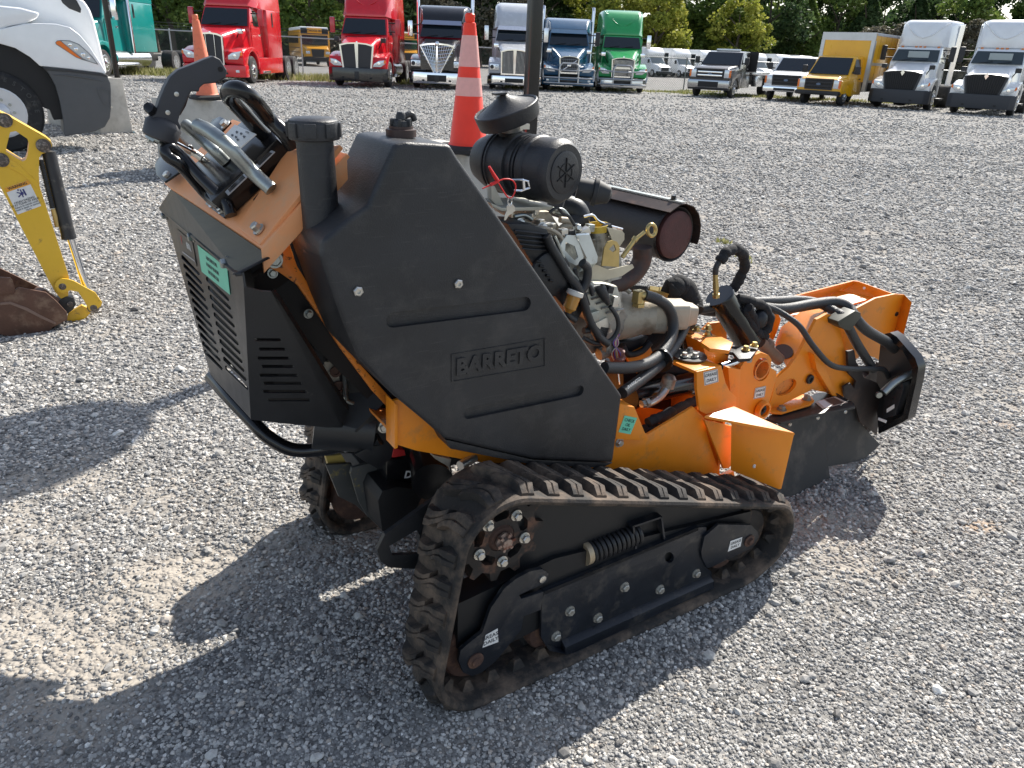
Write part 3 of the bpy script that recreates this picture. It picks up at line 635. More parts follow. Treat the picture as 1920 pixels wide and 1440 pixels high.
# black control box with its two slots
BX = dict(h=.062)
q = [con1(625, 1085), con1(520, 840), con1(790, 590), con1(1010, 720)]
q = [con1(632, 1080, .0), con1(500, 860, 0), con1(900, 500, 0), con1(1030, 700, 0)]
H_ = .052
m.prism([p+cn*.0015 for p in q], cn*H_); box_ = m.build('control_box', gloss_blk, SG, 30, .004)
def slot(pts, h=H_+.004):
    m = MB(); p4 = [con1(a, b, h) for a, b in pts]; m.prism(p4, -cn*.002); o = m.build('control_slot', mat('slot_edge', (.45, .47, .50), .35, .6), box_, 0)
    c_ = sum(p4, Vector())/4; m = MB(); m.prism([p.lerp(c_, .25)+cn*.0008 for p in p4], -cn*.001); m.build('slot_gap', gloss_blk, o, 0)
slot([(595, 915), (720, 795), (738, 815), (612, 935)]); slot([(775, 755), (880, 660), (900, 668), (798, 768)])
# hoop handles: thick black loops standing off the panel
def hoop(n, pts, r, name, mt, hs):
    m = MB(); m.tube([con(*zz(n, a, b), h) for (a, b), h in zip(pts, hs)], r, 16); return m.build(name, mt, SG, 60)
hoop(1, [(575, 1010), (480, 930), (330, 760), (248, 700), (232, 660), (262, 645), (350, 720), (470, 850), (600, 980), (632, 1060)], .0125, 'hand_guard', gloss_blk, [.012, .03, .11, .14, .15, .145, .11, .07, .03, .012])
hoop(1, [(905, 600), (830, 560), (700, 420), (620, 335), (630, 290), (690, 290), (760, 340), (860, 460), (960, 560), (1010, 640)], .0155, 'hand_guard', gloss_blk, [.03, .06, .13, .175, .19, .185, .16, .10, .06, .03])
hoop(1, [(880, 900), (760, 790), (620, 640), (500, 545), (430, 510)], .0145, 'control_lever', steel, [.02, .06, .12, .15, .16])
hoop(1, [(600, 730), (520, 650), (420, 560), (350, 505)], .0135, 'control_lever', steel, [.055, .09, .12, .14])
# rounded end brackets
for pts, h in (([(175, 760), (190, 720), (235, 695), (330, 800), (235, 865), (185, 820)], .02), ([(505, 520), (530, 480), (575, 462), (640, 495), (560, 580)], .02)):
    m = MB(); m.prism([con1(a, b, h) for a, b in pts], cn*.006); m.build('corner_bracket', gloss_blk, SG, 30, .002)
bolt(con1(255, 825, .02), cn, None, .010, .012); bolt(con1(600, 505, .026), cn, None, .010, .010); 
m = MB(); m.prism([con1(a, b, .003) for a, b in ((485, 1000), (600, 1085), (625, 1060), (505, 960))], cn*.006); fb = m.build('guard_foot', gloss_blk, SG, 30, .002)
bolt(con1(525, 985, .009), cn, None, .010, .008); bolt(con1(578, 1030, .009), cn, None, .008, .008)
# white instruction plate
m = MB(); q = [con1(590, 570, .085), con1(655, 502, .085), con1(785, 560, .085), con1(672, 660, .085)]; m.prism(q, -cn*.002); wp = m.build('instruction_plate', sticker_w, SG, 0)
m = MB(); cc = sum(q, Vector())/4
for k, (a, b) in enumerate(((.25, .3), (.45, .35), (.6, .3), (.3, .6), (.5, .65), (.7, .6))):
    p = q[0].lerp(q[1], b).lerp(q[3].lerp(q[2], b), a)+cn*.001; e = (q[3]-q[0]).normalized(); f = (q[1]-q[0]).normalized(); m.face([p, p+e*.008, p+e*.008+f*.004, p+f*.004]); m.face([p+e*.009-f*.002, p+e*.014+f*.002, p+e*.009+f*.006])
m.build('plate_symbols', sticker_k, wp, 0)
text('CUTTER', 'lettering', q[1].lerp(q[2], .75).lerp(cc, .25)+cn*.001, q[2]-q[1], q[1]-q[0], .004, sticker_k, wp, .0001)
m = MB(); q2 = [con1(480, 700, .02), con1(560, 770, .02), con1(520, 800, .02), con1(450, 730, .02)]; m.prism(q2, cn*.002); m.build('warning_plate', sticker_w, SG, 0)
# joystick with pistol grip
def jy(x, y): return G.y(*zz(1, x, y), .60)
grip = [(515, 80), (555, 100), (598, 170), (590, 215), (530, 245), (455, 252), (430, 275), (427, 300), (380, 295), (360, 330), (310, 440), (300, 475), (318, 505), (312, 545), (275, 605), (240, 600), (165, 555), (112, 520), (108, 480), (160, 430), (185, 350), (215, 275), (250, 210), (300, 165), (390, 130), (460, 100)]
m = MB(); m.prism([jy(a, b)+Vector((0, -.017, 0)) for a, b in grip], (0, .038, 0)); m.bevel(.015, 4, 20); gr = m.build('joystick_grip', mat('grip_rubber', (.045, .045, .050), .55, 0, 20, .1, .15, 500), SG, 60)
m = MB(); m.lathe((jy(205, 500)+jy(210, 545))/2 + Vector((0, 0, -.004)), (jy(240, 430)-jy(205, 540)), [(-.022, .028), (-.018, .034), (.010, .036), (.020, .028), (.024, .02)], 28); m.build('grip_collar', mat('grip_rubber', (0, 0, 0)), gr, 50)
m = MB(); m.prism([jy(a, b)+Vector((0, -.006, 0)) for a, b in ((385, 292), (352, 390), (318, 448), (300, 430), (345, 330), (365, 296))], (0, .012, 0)); m.build('trigger', mat('trigger_dark', (.03, .012, .010), .4), gr, 30, .002)
for a, b in ((289, 313), (236, 425)): m = MB(); m.lathe(jy(a, b)+Vector((0, -.016, 0)), (0, -1, 0), [(0, .0048), (.002, .0048), (.0025, .0022), (.0015, .002)], 14); m.build('grip_screw', zinc, gr)
m = MB(); m.lathe(jy(556, 162)+Vector((0, -.0165, 0)), (0, -1, 0), [(0, .0055), (.0008, .0055)], 16); m.build('grip_hole', mat('hole_dark', (.006, .003, .003), .6), gr)
m = MB(); m.lathe(jy(150, 585), (jy(100, 560)-jy(180, 610)).cross(Vector((0, 1, 0))).normalized(), [(-.006, .014), (.006, .014)], 6); m.lathe(jy(165, 590)+Vector((0, 0, .0)), jy(240, 600)-jy(150, 580), [(-.012, .010), (.012, .008)], 16); m.build('joystick_nut', steel, SG)
m = MB(); m.tube([jy(130, 570), jy(230, 620), con1(400, 680, .05), con1(520, 780, .012)], .006, 10); m.build('joystick_shaft', steel, SG)
m = MB(); m.tube([jy(250, 590), con1(420, 680, .07), con1(540, 760, .015)], .0035, 10); m.build('joystick_cable', chrome, SG)
m = MB(); m.lathe(con1(428, 690, .065), con1(560, 780, .02)-con1(428, 690, .065), [(-.012, .008), (.012, .008), (.014, .005), (.06, .004)], 14); m.build('cable_end', zinc, SG)
m = MB(); m.tube([jy(135, 410), jy(150, 420), con1(330, 620, .05), con1(380, 650, .02)], .011, 12); m.build('control_lever', gloss_blk, SG)
# ---- rear shroud: vented panels
SY = .30
rp = Vector((-.355, .27, 1.09)); rn = (Vector((-.348, .35, .75))-rp).cross(Vector((-.329, .93, .638))-rp).normalized()
if rn.x > 0: rn = -rn
def rr2(x, y, h=0): return G.pl(*zz(2, x, y), rp+rn*h, rn)
ro = [rr2(75, 30), rr2(500, 380), rr2(512, 460), rr2(548, 1168), rr2(330, 930)]
slots = []
rows = [((188, 338), (275, 388))]
for k in range(13):                                                # far column
    x0 = 172+11.2*k; y0 = 290+46.5*k; x1 = x0+97; y1 = y0+95
    w = 5.5; slots.append([(x0, y0-w), (x0+6, y0-w-4), (x1, y1-w-2), (x1+5, y1+4), (x1-2, y1+w+3), (x0+2, y0+w+6)])
for k in range(12):                                                # near column
    x0 = 305+10.4*k; y0 = 408+48*k; x1 = x0+122; y1 = y0+114
    slots.append([(x0, y0-6), (x0+7, y0-9), (x1, y1-8), (x1+5, y1+4), (x1-2, y1+10), (x0+2, y0+12)])
slots = [s_ for s_ in slots if all(y < 1080 for x, y in s_)]
def pip(p, poly):
    ins = False; n = len(poly); j = n-1
    for i in range(n):
        if (poly[i][1] > p[1]) != (poly[j][1] > p[1]) and p[0] < (poly[j][0]-poly[i][0])*(p[1]-poly[i][1])/(poly[j][1]-poly[i][1])+poly[i][0]: ins = not ins
        j = i
    return ins
outl = [(75, 30), (500, 380), (512, 460), (548, 1168), (330, 930)]
slots = [s_ for s_ in slots if all(pip(p, outl) for p in s_)]
m = MB(); m.prism(ro, -rn*.004, [[rr2(a, b) for a, b in s_] for s_ in slots]); m.build('rear_vent_panel', paint_blk, SG, 25)
# top lip under the console
m = MB(); q = [rr2(75, 30), rr2(500, 380)]; t0 = out[1]-cn*.012; t1 = out[0]-cn*.012
m.prism([q[0]+rn*.012, q[1]+rn*.012, t1-cn*.010, t0-cn*.010], Vector((.004, 0, -.004))); m.prism([q[0]+rn*.012, q[1]+rn*.012, q[1], q[0]], Vector((0, 0, -.006))); m.build('shroud_top_lip', paint_blk, SG, 25, .002)
for a, b in ((92, 70), (240, 183), (426, 326)): bolt(rr2(a, b, .002), rn, None, .011, .012, steel)
# near side vented panel
sp_ = [(510, 455), (600, 477), (660, 482), (700, 530), (1075, 1128), (1042, 1215), (960, 1215), (700, 1190), (548, 1172)]
SYP = .285
spp = Vector((ro[2].x, ro[2].y, ro[2].z)); e_a = ro[3]; e_b = gy(2, 1060, 1180, .36)
sn = (e_a-spp).cross(e_b-spp).normalized()
if sn.y > 0: sn = -sn
def ss(x, y, h=0): return G.pl(*zz(2, x, y), spp+sn*h, sn)
sl_ = []
for (x0, x1, y) in ((565, 712, 741), (590, 735, 791), (580, 757, 840), (605, 780, 885), (593, 803, 932), (615, 825, 975), (612, 848, 1020), (638, 870, 1065)): sl_.append([(x0, y-7), (x0+8, y-9), (x1-8, y-8), (x1, y), (x1-4, y+8), (x0+8, y+9)])
m = MB(); m.prism([ss(a, b) for a, b in sp_], -sn*.004, [[ss(a, b) for a, b in s_] for s_ in sl_]); m.build('side_vent_panel', paint_blk, SG, 25)
m = MB(); m.prism([ss(660, 482), ss(700, 530), ss(1075, 1128), ss(1042, 1215)], Vector((.01, .02, 0))); m.build('side_panel_edge', paint_blk, SG, 25)
# decals on the rear panel
rq = [rr2(262, 228, .001), rr2(422, 352, .001), rr2(438, 497, .001), rr2(285, 372, .001)]
sticker(2, None, 0, ['A $200 CLEANING FEE WILL', 'BE CHARGED IF THIS MACHINE', 'IS NOT RETURNED CLEAN'], .135, sticker_g, False, pts=rq, name='cleaning_decal')
rq = [rr2(150, 140, .001), rr2(235, 215, .001), rr2(258, 345, .001), rr2(172, 275, .001)]
o = sticker(2, None, 0, [], .2, mat('decal_dark', (.02, .02, .022), .4), False, pts=rq, name='rental_decal')
q = [rr2(160, 168, .0035), rr2(236, 232, .0035), rr2(243, 285, .0035), rr2(175, 240, .0035)]; c_ = sum(q, Vector())/4
text('RENTAL', 'lettering', c_+(q[1]-q[0])*.14, q[1]-q[0], q[0]-q[3], .016, sticker_w, o, .0001, .02)
text('V', 'red_mark', c_-(q[1]-q[0])*.38, q[1]-q[0], q[0]-q[3], .024, sticker_r, o, .0001, .03)
m = MB(); a = rr2(178, 262, .0035); b = rr2(245, 312, .0035); m.prism([a, b, b-Vector((0, 0, .004)), a-Vector((0, 0, .004))], rn*.0003); m.build('small_print', mat('grey_ink', (.4, .4, .4), .5), o, 0)
m = MB(); m.prism([Vector((-.305, .36, 1.06)), Vector((-.02, .36, 1.22)), Vector((.02, .36, .75)), Vector((-.10, .36, .66)), Vector((-.29, .50, .70))], (0, .46, 0)); m.build('dark_inner_box', mat('shadow_black', (0, 0, 0)), SG, 30)  # added black box keeps the vent slots dark, interior shade as colour
m = MB(); q = [ro[0], rr2(330, 930), Vector((-.08, .93, .72)), Vector((-.10, .93, 1.25))]; m.prism(q, Vector((0, -.004, 0))); m.build('side_vent_panel', paint_blk, SG, 25)
# ---- rear bumper tube and its mounting plate
m = MB(); m.tube([gy(2, 335, 945, .93), gy(2, 430, 1050, .76), gy(2, 560, 1185, .62), gy(2, 640, 1265, .58), gy(2, 760, 1330, .55), gy(2, 900, 1335, .52), gy(2, 1080, 1305, .46), gy(2, 1250, 1270, .40)], .0185, 18); m.build('rear_bumper', gloss_blk, SG, 60)
m = MB(); m.tube([gy(2, 1052, 1310, .462), gy(2, 1115, 1298, .444)], .0190, 18, False); m.build('bumper_label', mat('silver_label', (.6, .6, .6), .35, .5), SG)
m = MB(); m.prism(psl(2, [(1215, 1040), (1322, 1105), (1325, 1300), (1310, 1380), (1235, 1440), (1165, 1400), (1110, 1360), (1240, 1300), (1240, 1250), (1110, 1240), (1150, 1180), (1170, 1140)], .40), (0, .010, 0)); m.build('bumper_bracket', paint_blk, SG, 30, .002)
for a, b in ((1268, 1140), (1268, 1208)): bolt(gy(2, a, b, .40), (-.2, -1, .1), None, .013, .012)
# ---- things under the machine
m = MB(); m.tube([G.y(700, 800, .45), G.y(590, 790, .5)], .07, 20, False); m.build('pump_housing', paint_blk, SG)
m = MB(); a = gy(6, 1060, 560, .42); m.cyl(gy(6, 1150, 460, .33), gy(6, 1150, 460, .33)+Vector((.12, .30, 0)), .055, None, 30); m.build('drive_motor', gloss_blk, SG, 40)
m = MB(); q = [gy(6, a, b, .50) for a, b in ((830, 300), (1060, 300), (1060, 470), (830, 480))]; m.prism(q, (0, .15, 0)); bt = m.build('battery', gloss_blk, SG, 30, .003)
text('D', 'lettering', gy(6, 980, 408, .499), q[1]-q[0], q[0]-q[3], .022, sticker_w, bt, .0002, .03)
m = MB(); m.prism([gy(6, a, b, .498) for a, b in ((885, 472), (1000, 466), (1000, 478), (885, 486))], (0, .001, 0)); m.build('gold_strip', brass, bt, 0)
m = MB(); m.prism([gy(6, a, b, .5) for a, b in ((878, 225), (955, 235), (965, 275), (870, 290))], (0, .04, 0)); m.build('terminal_cover', sticker_r, bt, 30, .003)
# cross member reaching to the far track, fender brackets
m = MB(); m.prism([gy(6, a, b, .62) for a, b in ((410, 340), (500, 560), (620, 620), (810, 800), (830, 790), (640, 560), (590, 330))], (0, .012, 0)); m.build('brace_plate', mat('worn_grey_steel', (.09, .09, .085), .5, .4, 8, .2, dirt=(.35, .27, .06), dirt_s=16, dirt_t=(.6, .7)), SG, 30, .002)
m = MB(); m.prism([gy(6, a, b, .57) for a, b in ((590, 360), (700, 330), (820, 350), (835, 470), (760, 540), (770, 620), (790, 720), (700, 700), (640, 600), (580, 400))], (0, .012, 0)); m.build('brace_plate', mat('worn_grey_steel', (0, 0, 0)), SG, 30, .002)
m = MB(); m.prism([gy(6, a, b, .46) for a, b in ((770, 590), (800, 520), (900, 490), (1100, 520), (1040, 640), (1000, 800), (800, 800))], (0, .30, 0)); m.build('underside_dark_box', mat('shadow_black', (0, 0, 0)), SG, 30, .004)  # plain black box filling the space under the machine
lo = [(765, 930), (820, 820), (1180, 560), (1200, 520), (1100, 700), (1045, 1060), (860, 1050), (790, 1010)]
li = [(850, 900), (1040, 790), (1060, 830), (1050, 960), (870, 965)]
m = MB(); m.prism([gy(6, a, b, .20) for a, b in lo], (0, .012, 0), [[gy(6, a, b, .20) for a, b in li]]); m.build('tie_down_loop', paint_blk, SG, 30)
m = MB(); m.prism([gy(6, a, b, .64) for a, b in ((410, 280), (520, 270), (560, 340), (480, 400), (430, 350))], (0, .02, 0)); yl = m.build('yellow_decal_plate', mat('decal_yellow', (.45, .32, .08), .5), SG, 30)
m = MB(); m.cyl(G.y(1340/3.692+500, 780+345/3.692, .21), G.y(1340/3.692+500, 780+345/3.692, .21)+Vector((.05, .02, 0)), .012); m.build('hose_fitting', zinc, SG)
m = MB(); m.prism([gy(6, a, b, .24) for a, b in ((1150, 270), (1280, 300), (1265, 355), (1170, 300))], (0, .03, 0)); m.build('mount_block', tanalu, SG, 30, .002)
# carburettor side bits seen between shroud and tank
m = MB(); m.prism([gy(2, a, b, .42) for a, b in ((945, 860), (1060, 850), (1150, 960), (1230, 1040), (1180, 1120), (1060, 1110), (990, 1060), (950, 950))], (0, .12, 0)); m.build('pump_body', tanalu, SG, 30, .006)
for a, b, r in ((1005, 910, .014), (1020, 995, .016), (1110, 945, .014), (1160, 955, .017)): m = MB(); m.lathe(gy(2, a, b, .415), (0, -1, 0), [(0, r), (.006, r), (.006, r*.6), (.002, r*.55)], 20); m.build('port_ring', mat('brown_seal', (.10, .05, .035), .6), SG)
m = MB(); P0 = gy(2, 1058, 905, .40); P1 = gy(2, 1062, 1045, .40); m.tube([P0.lerp(P1, k/160)+Vector((math.cos(k/8*2*math.pi), math.sin(k/8*2*math.pi), 0))*.006 for k in range(161)], .0014, 6, False); m.build('return_spring', steel, SG)
m = MB(); m.tube([gy(2, 1062, 1045, .40), gy(2, 1070, 1070, .40), gy(2, 1140, 1090, .40), gy(2, 1190, 1040, .40)], .006, 8); m.build('link_rod', steel, SG)
m = MB(); m.tube([gy(2, 880, 640, .45), gy(2, 915, 760, .44), gy(2, 935, 860, .44)], .016, 12); m.build('ribbed_conduit', hose_m, SG)
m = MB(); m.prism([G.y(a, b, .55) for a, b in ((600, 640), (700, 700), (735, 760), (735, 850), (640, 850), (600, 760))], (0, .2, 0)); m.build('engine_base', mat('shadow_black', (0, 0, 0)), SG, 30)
# ---- air cleaner
FA = Vector((-.24, .97, 0)).normalized()
fe = gy(3, 715, 697, .36)
m = MB(); m.lathe(fe, FA, [(-.004, .001), (-.004, .046), (-.002, .052), (0, .052), (0, .068), (.004, .072), (.014, .079), (.022, .080), (.075, .078), (.080, .082), (.096, .082), (.099, .079)], 56)
fcap = m.build('air_cleaner_cover', plastic, SG, 30)
m = MB(); m.lathe(fe, FA, [(.099, .076), (.104, .076), (.105, .080), (.109, .080), (.110, .076), (.116, .076), (.117, .080), (.121, .080), (.122, .076), (.140, .076), (.141, .082), (.165, .082), (.167, .077), (.205, .077), (.206, .080), (.210, .080), (.211, .076), (.216, .076), (.217, .080), (.221, .080), (.222, .076), (.250, .072), (.285, .058), (.290, .002)], 56)
fbody = m.build('air_cleaner_body', plastic, SG, 30)
e1 = FA.orthogonal().normalized(); e2 = FA.cross(e1)
m = MB()
for k in range(6): a = R(60*k+14); d_ = e1*math.cos(a)+e2*math.sin(a); m.box(fe-FA*.005+d_*.018, (.036, .0022, .004), Matrix((d_, FA.cross(d_), FA)).transposed())
m.lathe(fe-FA*.0042, -FA, [(0, .024), (.0015, .024), (.0015, .0225), (0, .0225)], 30, False); m.build('star_rib', mat('recess_plastic', (0, 0, 0)), fcap, 0)
n0 = fe+FA*.19+Vector((-.0, 0, .06)); nt = gy(3, 345, 300, .36+.17)
nax = (nt-n0).normalized()
m = MB(); m.lathe(n0, nax, [(0, .036), (.02, .032), (.052, .031)], 28); m.build('intake_neck', plastic, SG, 40)
m = MB(); m.lathe(n0+nax*.030, nax, [(0, .033), (.0, .0345), (.013, .0345), (.013, .033)], 28, False); m.box(n0+nax*.037+Vector((.022, -.030, 0)), (.03, .010, .013)); m.build('hose_clamp', zinc, SG, 30)
ct = gy(3, 310, 235, .53); cax = (Vector((.28, .05, .95))).normalized(); cax = Vector((-.40, .02, 1)).normalized()
m = MB(); m.lathe(ct-cax*.045, cax, [(-.002, .030), (0, .078), (.004, .080), (.036, .084), (.038, .082), (.036, .078), (.034, .078), (.036, .070), (.062, .018), (.068, .014), (.069, .001)], 56); m.build('rain_cap', plastic, SG, 30)
m = MB(); m.prism([ct+cax*.022+Vector((-.030, -.02, 0)), ct+cax*.026+Vector((.005, -.022, 0)), ct+cax*.026+Vector((.012, .008, 0)), ct+cax*.022+Vector((-.022, .014, 0))], cax*.006); m.build('cap_boss', plastic, SG, 30, .002)
d0 = gy(3, 800, 800, .40); d1 = gy(3, 935, 830, .37)
m = MB(); m.lathe(d0, d1-d0, [(0, .026), (.040, .028), (.042, .036), (.052, .037), (.053, .032), (.085, .022), (.092, .006)], 26); m.build('dust_valve', mat('valve_rubber', (.03, .03, .031), .65, 0, 12, .15), SG, 40)
cl = gy(3, 440, 775, .33); 
m = MB(); m.tube([gy(3, 360, 745, .36), gy(3, 430, 745, .345), gy(3, 470, 755, .345), gy(3, 478, 800, .345), gy(3, 420, 820, .35), gy(3, 375, 818, .355)], .0028, 8, False); m.tube([gy(3, 435, 750, .345), gy(3, 440, 810, .345)], .004, 8); m.build('clip', chrome, fbody)
# ---- air cleaner bracket
m = MB(); m.prism([gy(3, 218, 780, .44), gy(3, 245, 790, .44), gy(3, 325, 960, .44), gy(3, 290, 960, .44), gy(3, 222, 880, .44)], (0, .02, 0)); m.prism([gy(3, 215, 900, .40), gy(3, 290, 935, .40), gy(3, 640, 925, .40), gy(3, 640, 950, .40), gy(3, 290, 958, .40), gy(3, 230, 930, .40)], (0, .14, 0)); m.build('cleaner_bracket', mat('pale_bracket', (.52, .50, .42), .5, .4, 10, .15), SG, 30, .001)
# ---- muffler with heat guard
MA = Vector((-.10, .995, 0)).normalized(); me_ = gy(3, 1472, 1120, .40)
m = MB(); m.lathe(me_, MA, [(0, .001), (-.002, .050), (0, .066), (.003, .070), (.007, .070), (.03, .069)], 48); mend = m.build('muffler_end_cap', muff_end, SG, 40)
m = MB(); m.lathe(me_, MA, [(.020, .070), (.010, .078), (.008, .081), (.016, .082), (.020, .079), (.30, .079), (.50, .079), (.51, .06)], 48); mf = m.build('muffler', muff, SG, 40)
s1 = Vector((0, 0, 1)); s2 = MA.cross(s1)
if s2.x < 0: s2 = -s2
m = MB(); arc = []
for a in (128, 100, 84, 60, 36, 14, -8, -22): arc.append((math.cos(R(a)), math.sin(R(a))))
ra = .094
m.loft([[me_+MA*t+s2*(c_*r_)+s1*(s_*r_) for c_, s_ in arc for r_ in (ra,)] + [me_+MA*t+s2*(c_*(ra-.0025))+s1*(s_*(ra-.0025)) for c_, s_ in arc[::-1]] for t in (-.012, .46)])
m.build('heat_guard', mat('guard_dark', (.05, .035, .03), .45, .5, 10, .25, dirt=(.12, .07, .05), dirt_s=20, dirt_t=(.5, .7)), SG, 0)
m = MB(); a = me_+MA*-.01+s1*.097+s2*-.01; b = me_+MA*.44+s1*.097+s2*-.01; m.prism([a, b, b+s2*.02, a+s2*.02], s1*.002); m.build('guard_flange', steel, SG, 0)
bolt(me_+MA*.03+s1*.098, s1, None, .008, .010, gloss_blk)
m = MB(); m.tube([gy(3, 1240, 1200, .42), gy(3, 1235, 1290, .42), gy(3, 1190, 1370, .42), gy(3, 1110, 1430, .42), gy(3, 1000, 1460, .42)], .028, 20); m.build('exhaust_pipe', mat('pipe_brown', (.06, .042, .038), .55, .4, 14, .25, dirt=(.12, .05, .035), dirt_s=24, dirt_t=(.5, .7)), SG, 60)
# ---- engine
dark_eng = mat('engine_black', (.012, .013, .016), .45, 0, 12, .2, .3, 200, dirt=(.08, .075, .07), dirt_s=25, dirt_t=(.62, .8))
# crankcase core
m = MB(); m.prism([gy(4, a, b, .40) for a, b in ((420, 420), (600, 300), (900, 260), (960, 420), (960, 700), (1010, 820), (920, 1000), (760, 1060), (560, 800))], (0, .30, 0)); m.build('crankcase', alu, SG, 30, .006)
# blower housing with ribs
m = MB(); m.prism([gy(4, a, b, .33) for a, b in ((180, 175), (330, 180), (455, 215), (470, 250), (560, 400), (600, 560), (700, 760), (650, 850), (420, 560), (250, 280))], (0, .10, 0)); bh = m.build('blower_housing', dark_eng, SG, 30, .006)
for k in range(5): m = MB(); m.tube([gy(4, 235+12*k, 225+30*k, .326), gy(4, 330+10*k, 235+30*k, .322), gy(4, 455-2*k, 250+26*k, .326)], .0028, 8); m.build('cooling_fin', dark_eng, bh)
m = MB(); fc = gy(4, 470, 520, .328); 
m.lathe(fc, (0, -1, 0), [(0, .062), (.006, .060), (.010, .05), (.011, .001)], 32); m.build('fan_guard', dark_eng, bh, 40)
for k in range(5): m = MB(); a = gy(4, 380+22*k, 430+32*k, .314); b = gy(4, 410+20*k, 436+32*k, .314); m.tube([a, b], .0035, 8, False); m.build('fan_slot', mat('shadow_black', (0, 0, 0)), bh)
# cylinder heads, rods and tangle
m = MB(); m.prism([gy(4, a, b, .45) for a, b in ((300, 95), (470, 95), (540, 200), (560, 260), (430, 230), (300, 160))], (0, .16, 0)); m.build('cylinder_head', mat('dusty_cast_housing', (0, 0, 0)), SG, 30, .004)
for i, l in enumerate([[(290, 150), (330, 190), (480, 235), (560, 270)], [(540, 150), (600, 160), (615, 190), (560, 200), (545, 220)], [(490, 80), (560, 90), (610, 150)], [(500, 95), (570, 130), (640, 240)]]):
    m = MB(); m.tube([gy(4, a, b, .41+.01*i) for a, b in l], .0085 if i < 2 else .006, 12); m.build('engine_pipe', tanalu if i < 2 else steel, SG)
for a, b, w in ((330, 120, .03), (260, 125, .024), (390, 165, .02), (430, 185, .024), (470, 190, .02), (355, 95, .02)):
    m = MB(); m.box(gy(4, a, b, .42), (w, .03, .014), Matrix.Rotation(R(a % 37), 3, 'Z')); m.build('linkage_plate', zinc, SG, 30, .001)
for a, b in ((270, 175), (420, 200), (650, 205), (690, 250), (770, 590), (845, 885), (800, 770)): bolt(gy(4, a, b, .385), (-.1, -1, .3), None, .009, .012)
# elbow from the air cleaner
m = MB(); m.tube([gy(4, 560, 60, .50), gy(4, 640, 90, .48), gy(4, 660, 150, .47), gy(4, 600, 190, .47)], .034, 20); m.build('intake_elbow', dark_eng, SG, 60)
# carburettor bracket and throttle plates
zp = mat('zinc_sheet', (.66, .72, .72), .34, .7, 14, .12, dirt=(.35, .30, .22), dirt_s=20, dirt_t=(.6, .8))
m = MB(); o_ = [(560, 290), (590, 255), (650, 258), (665, 300), (700, 400), (690, 435), (650, 460), (600, 435), (548, 370), (542, 330)]; i_ = [(578, 300), (640, 330), (664, 405), (640, 428), (575, 360)]
m.prism([gy(4, a, b, .355) for a, b in o_], (0, .004, 0), [[gy(4, a, b, .355) for a, b in i_]]); m.build('throttle_plate', zp, SG, 0)
m = MB(); m.prism([gy(4, a, b, .352) for a, b in ((650, 258), (740, 252), (795, 402), (720, 408))], (0, .003, .004)); m.build('throttle_shield', zp, SG, 0)
m = MB(); m.prism([gy(4, a, b, .352) for a, b in ((720, 408), (795, 402), (790, 440), (700, 470))], (0, .02, -.02)); m.build('throttle_shield_fold', zp, SG, 0)
m = MB(); m.prism([gy(4, a, b, .37) for a, b in ((860, 205), (960, 225), (975, 245), (975, 285), (945, 330), (900, 310))], (0, .004, 0)); m.prism([gy(4, a, b, .37) for a, b in ((720, 450), (800, 460), (870, 490), (1030, 452), (1040, 475), (960, 530), (800, 570), (740, 575))], (0, .004, 0)); m.build('lower_shield', mat('zinc_warm', (.55, .52, .42), .35, .7, 14, .12), SG, 0)
m = MB(); m.prism([gy(4, a, b, .345) for a, b in ((822, 462), (840, 340), (865, 300), (895, 290), (925, 300), (942, 330), (938, 470))], (0, .004, 0), [[gy(4, a, b, .345) for a, b in ((870, 350), (905, 315), (920, 355), (900, 372))]]); m.build('lifting_tab', brass, SG, 0)
m = MB(); c0 = gy(4, 795, 330, .42); c1 = gy(4, 795, 215, .42); m.lathe(c0, c1-c0, [(-.02, .032), (.02, .030), ((c1-c0).length-.003, .030)], 28); m.build('carburettor_bowl', alu, SG, 40)
m = MB(); m.lathe(c1, c1-c0, [(-.004, .031), (.014, .031), (.014, .028), (-.002, .027), (-.002, .001)], 28); m.build('yellow_ring', mat('ring_yellow', (.60, .42, .06), .4, .3), SG, 40)
# dipstick
m = MB(); m.cyl(gy(4, 960, 405, .36), gy(4, 1045, 285, .36), .0065); m.lathe(gy(4, 1040, 292, .36), gy(4, 1060, 265, .36)-gy(4, 1040, 292, .36), [(0, .009), (.010, .009)], 14); m.build('dipstick_tube', brass, SG)
m = MB(); rc = gy(4, 1158, 222, .36); m.tube([gy(4, 1060, 275, .36), gy(4, 1110, 235, .36)], .0055, 10, False); u1 = (gy(4, 1195, 222, .36)-rc); u2 = (gy(4, 1158, 175, .36)-rc); m.tube([rc+u1*math.cos(R(a))*.75+u2*math.sin(R(a))*.85 for a in range(0, 361, 20)], .0055, 10, False); m.build('dipstick_ring', brass, SG, 60)
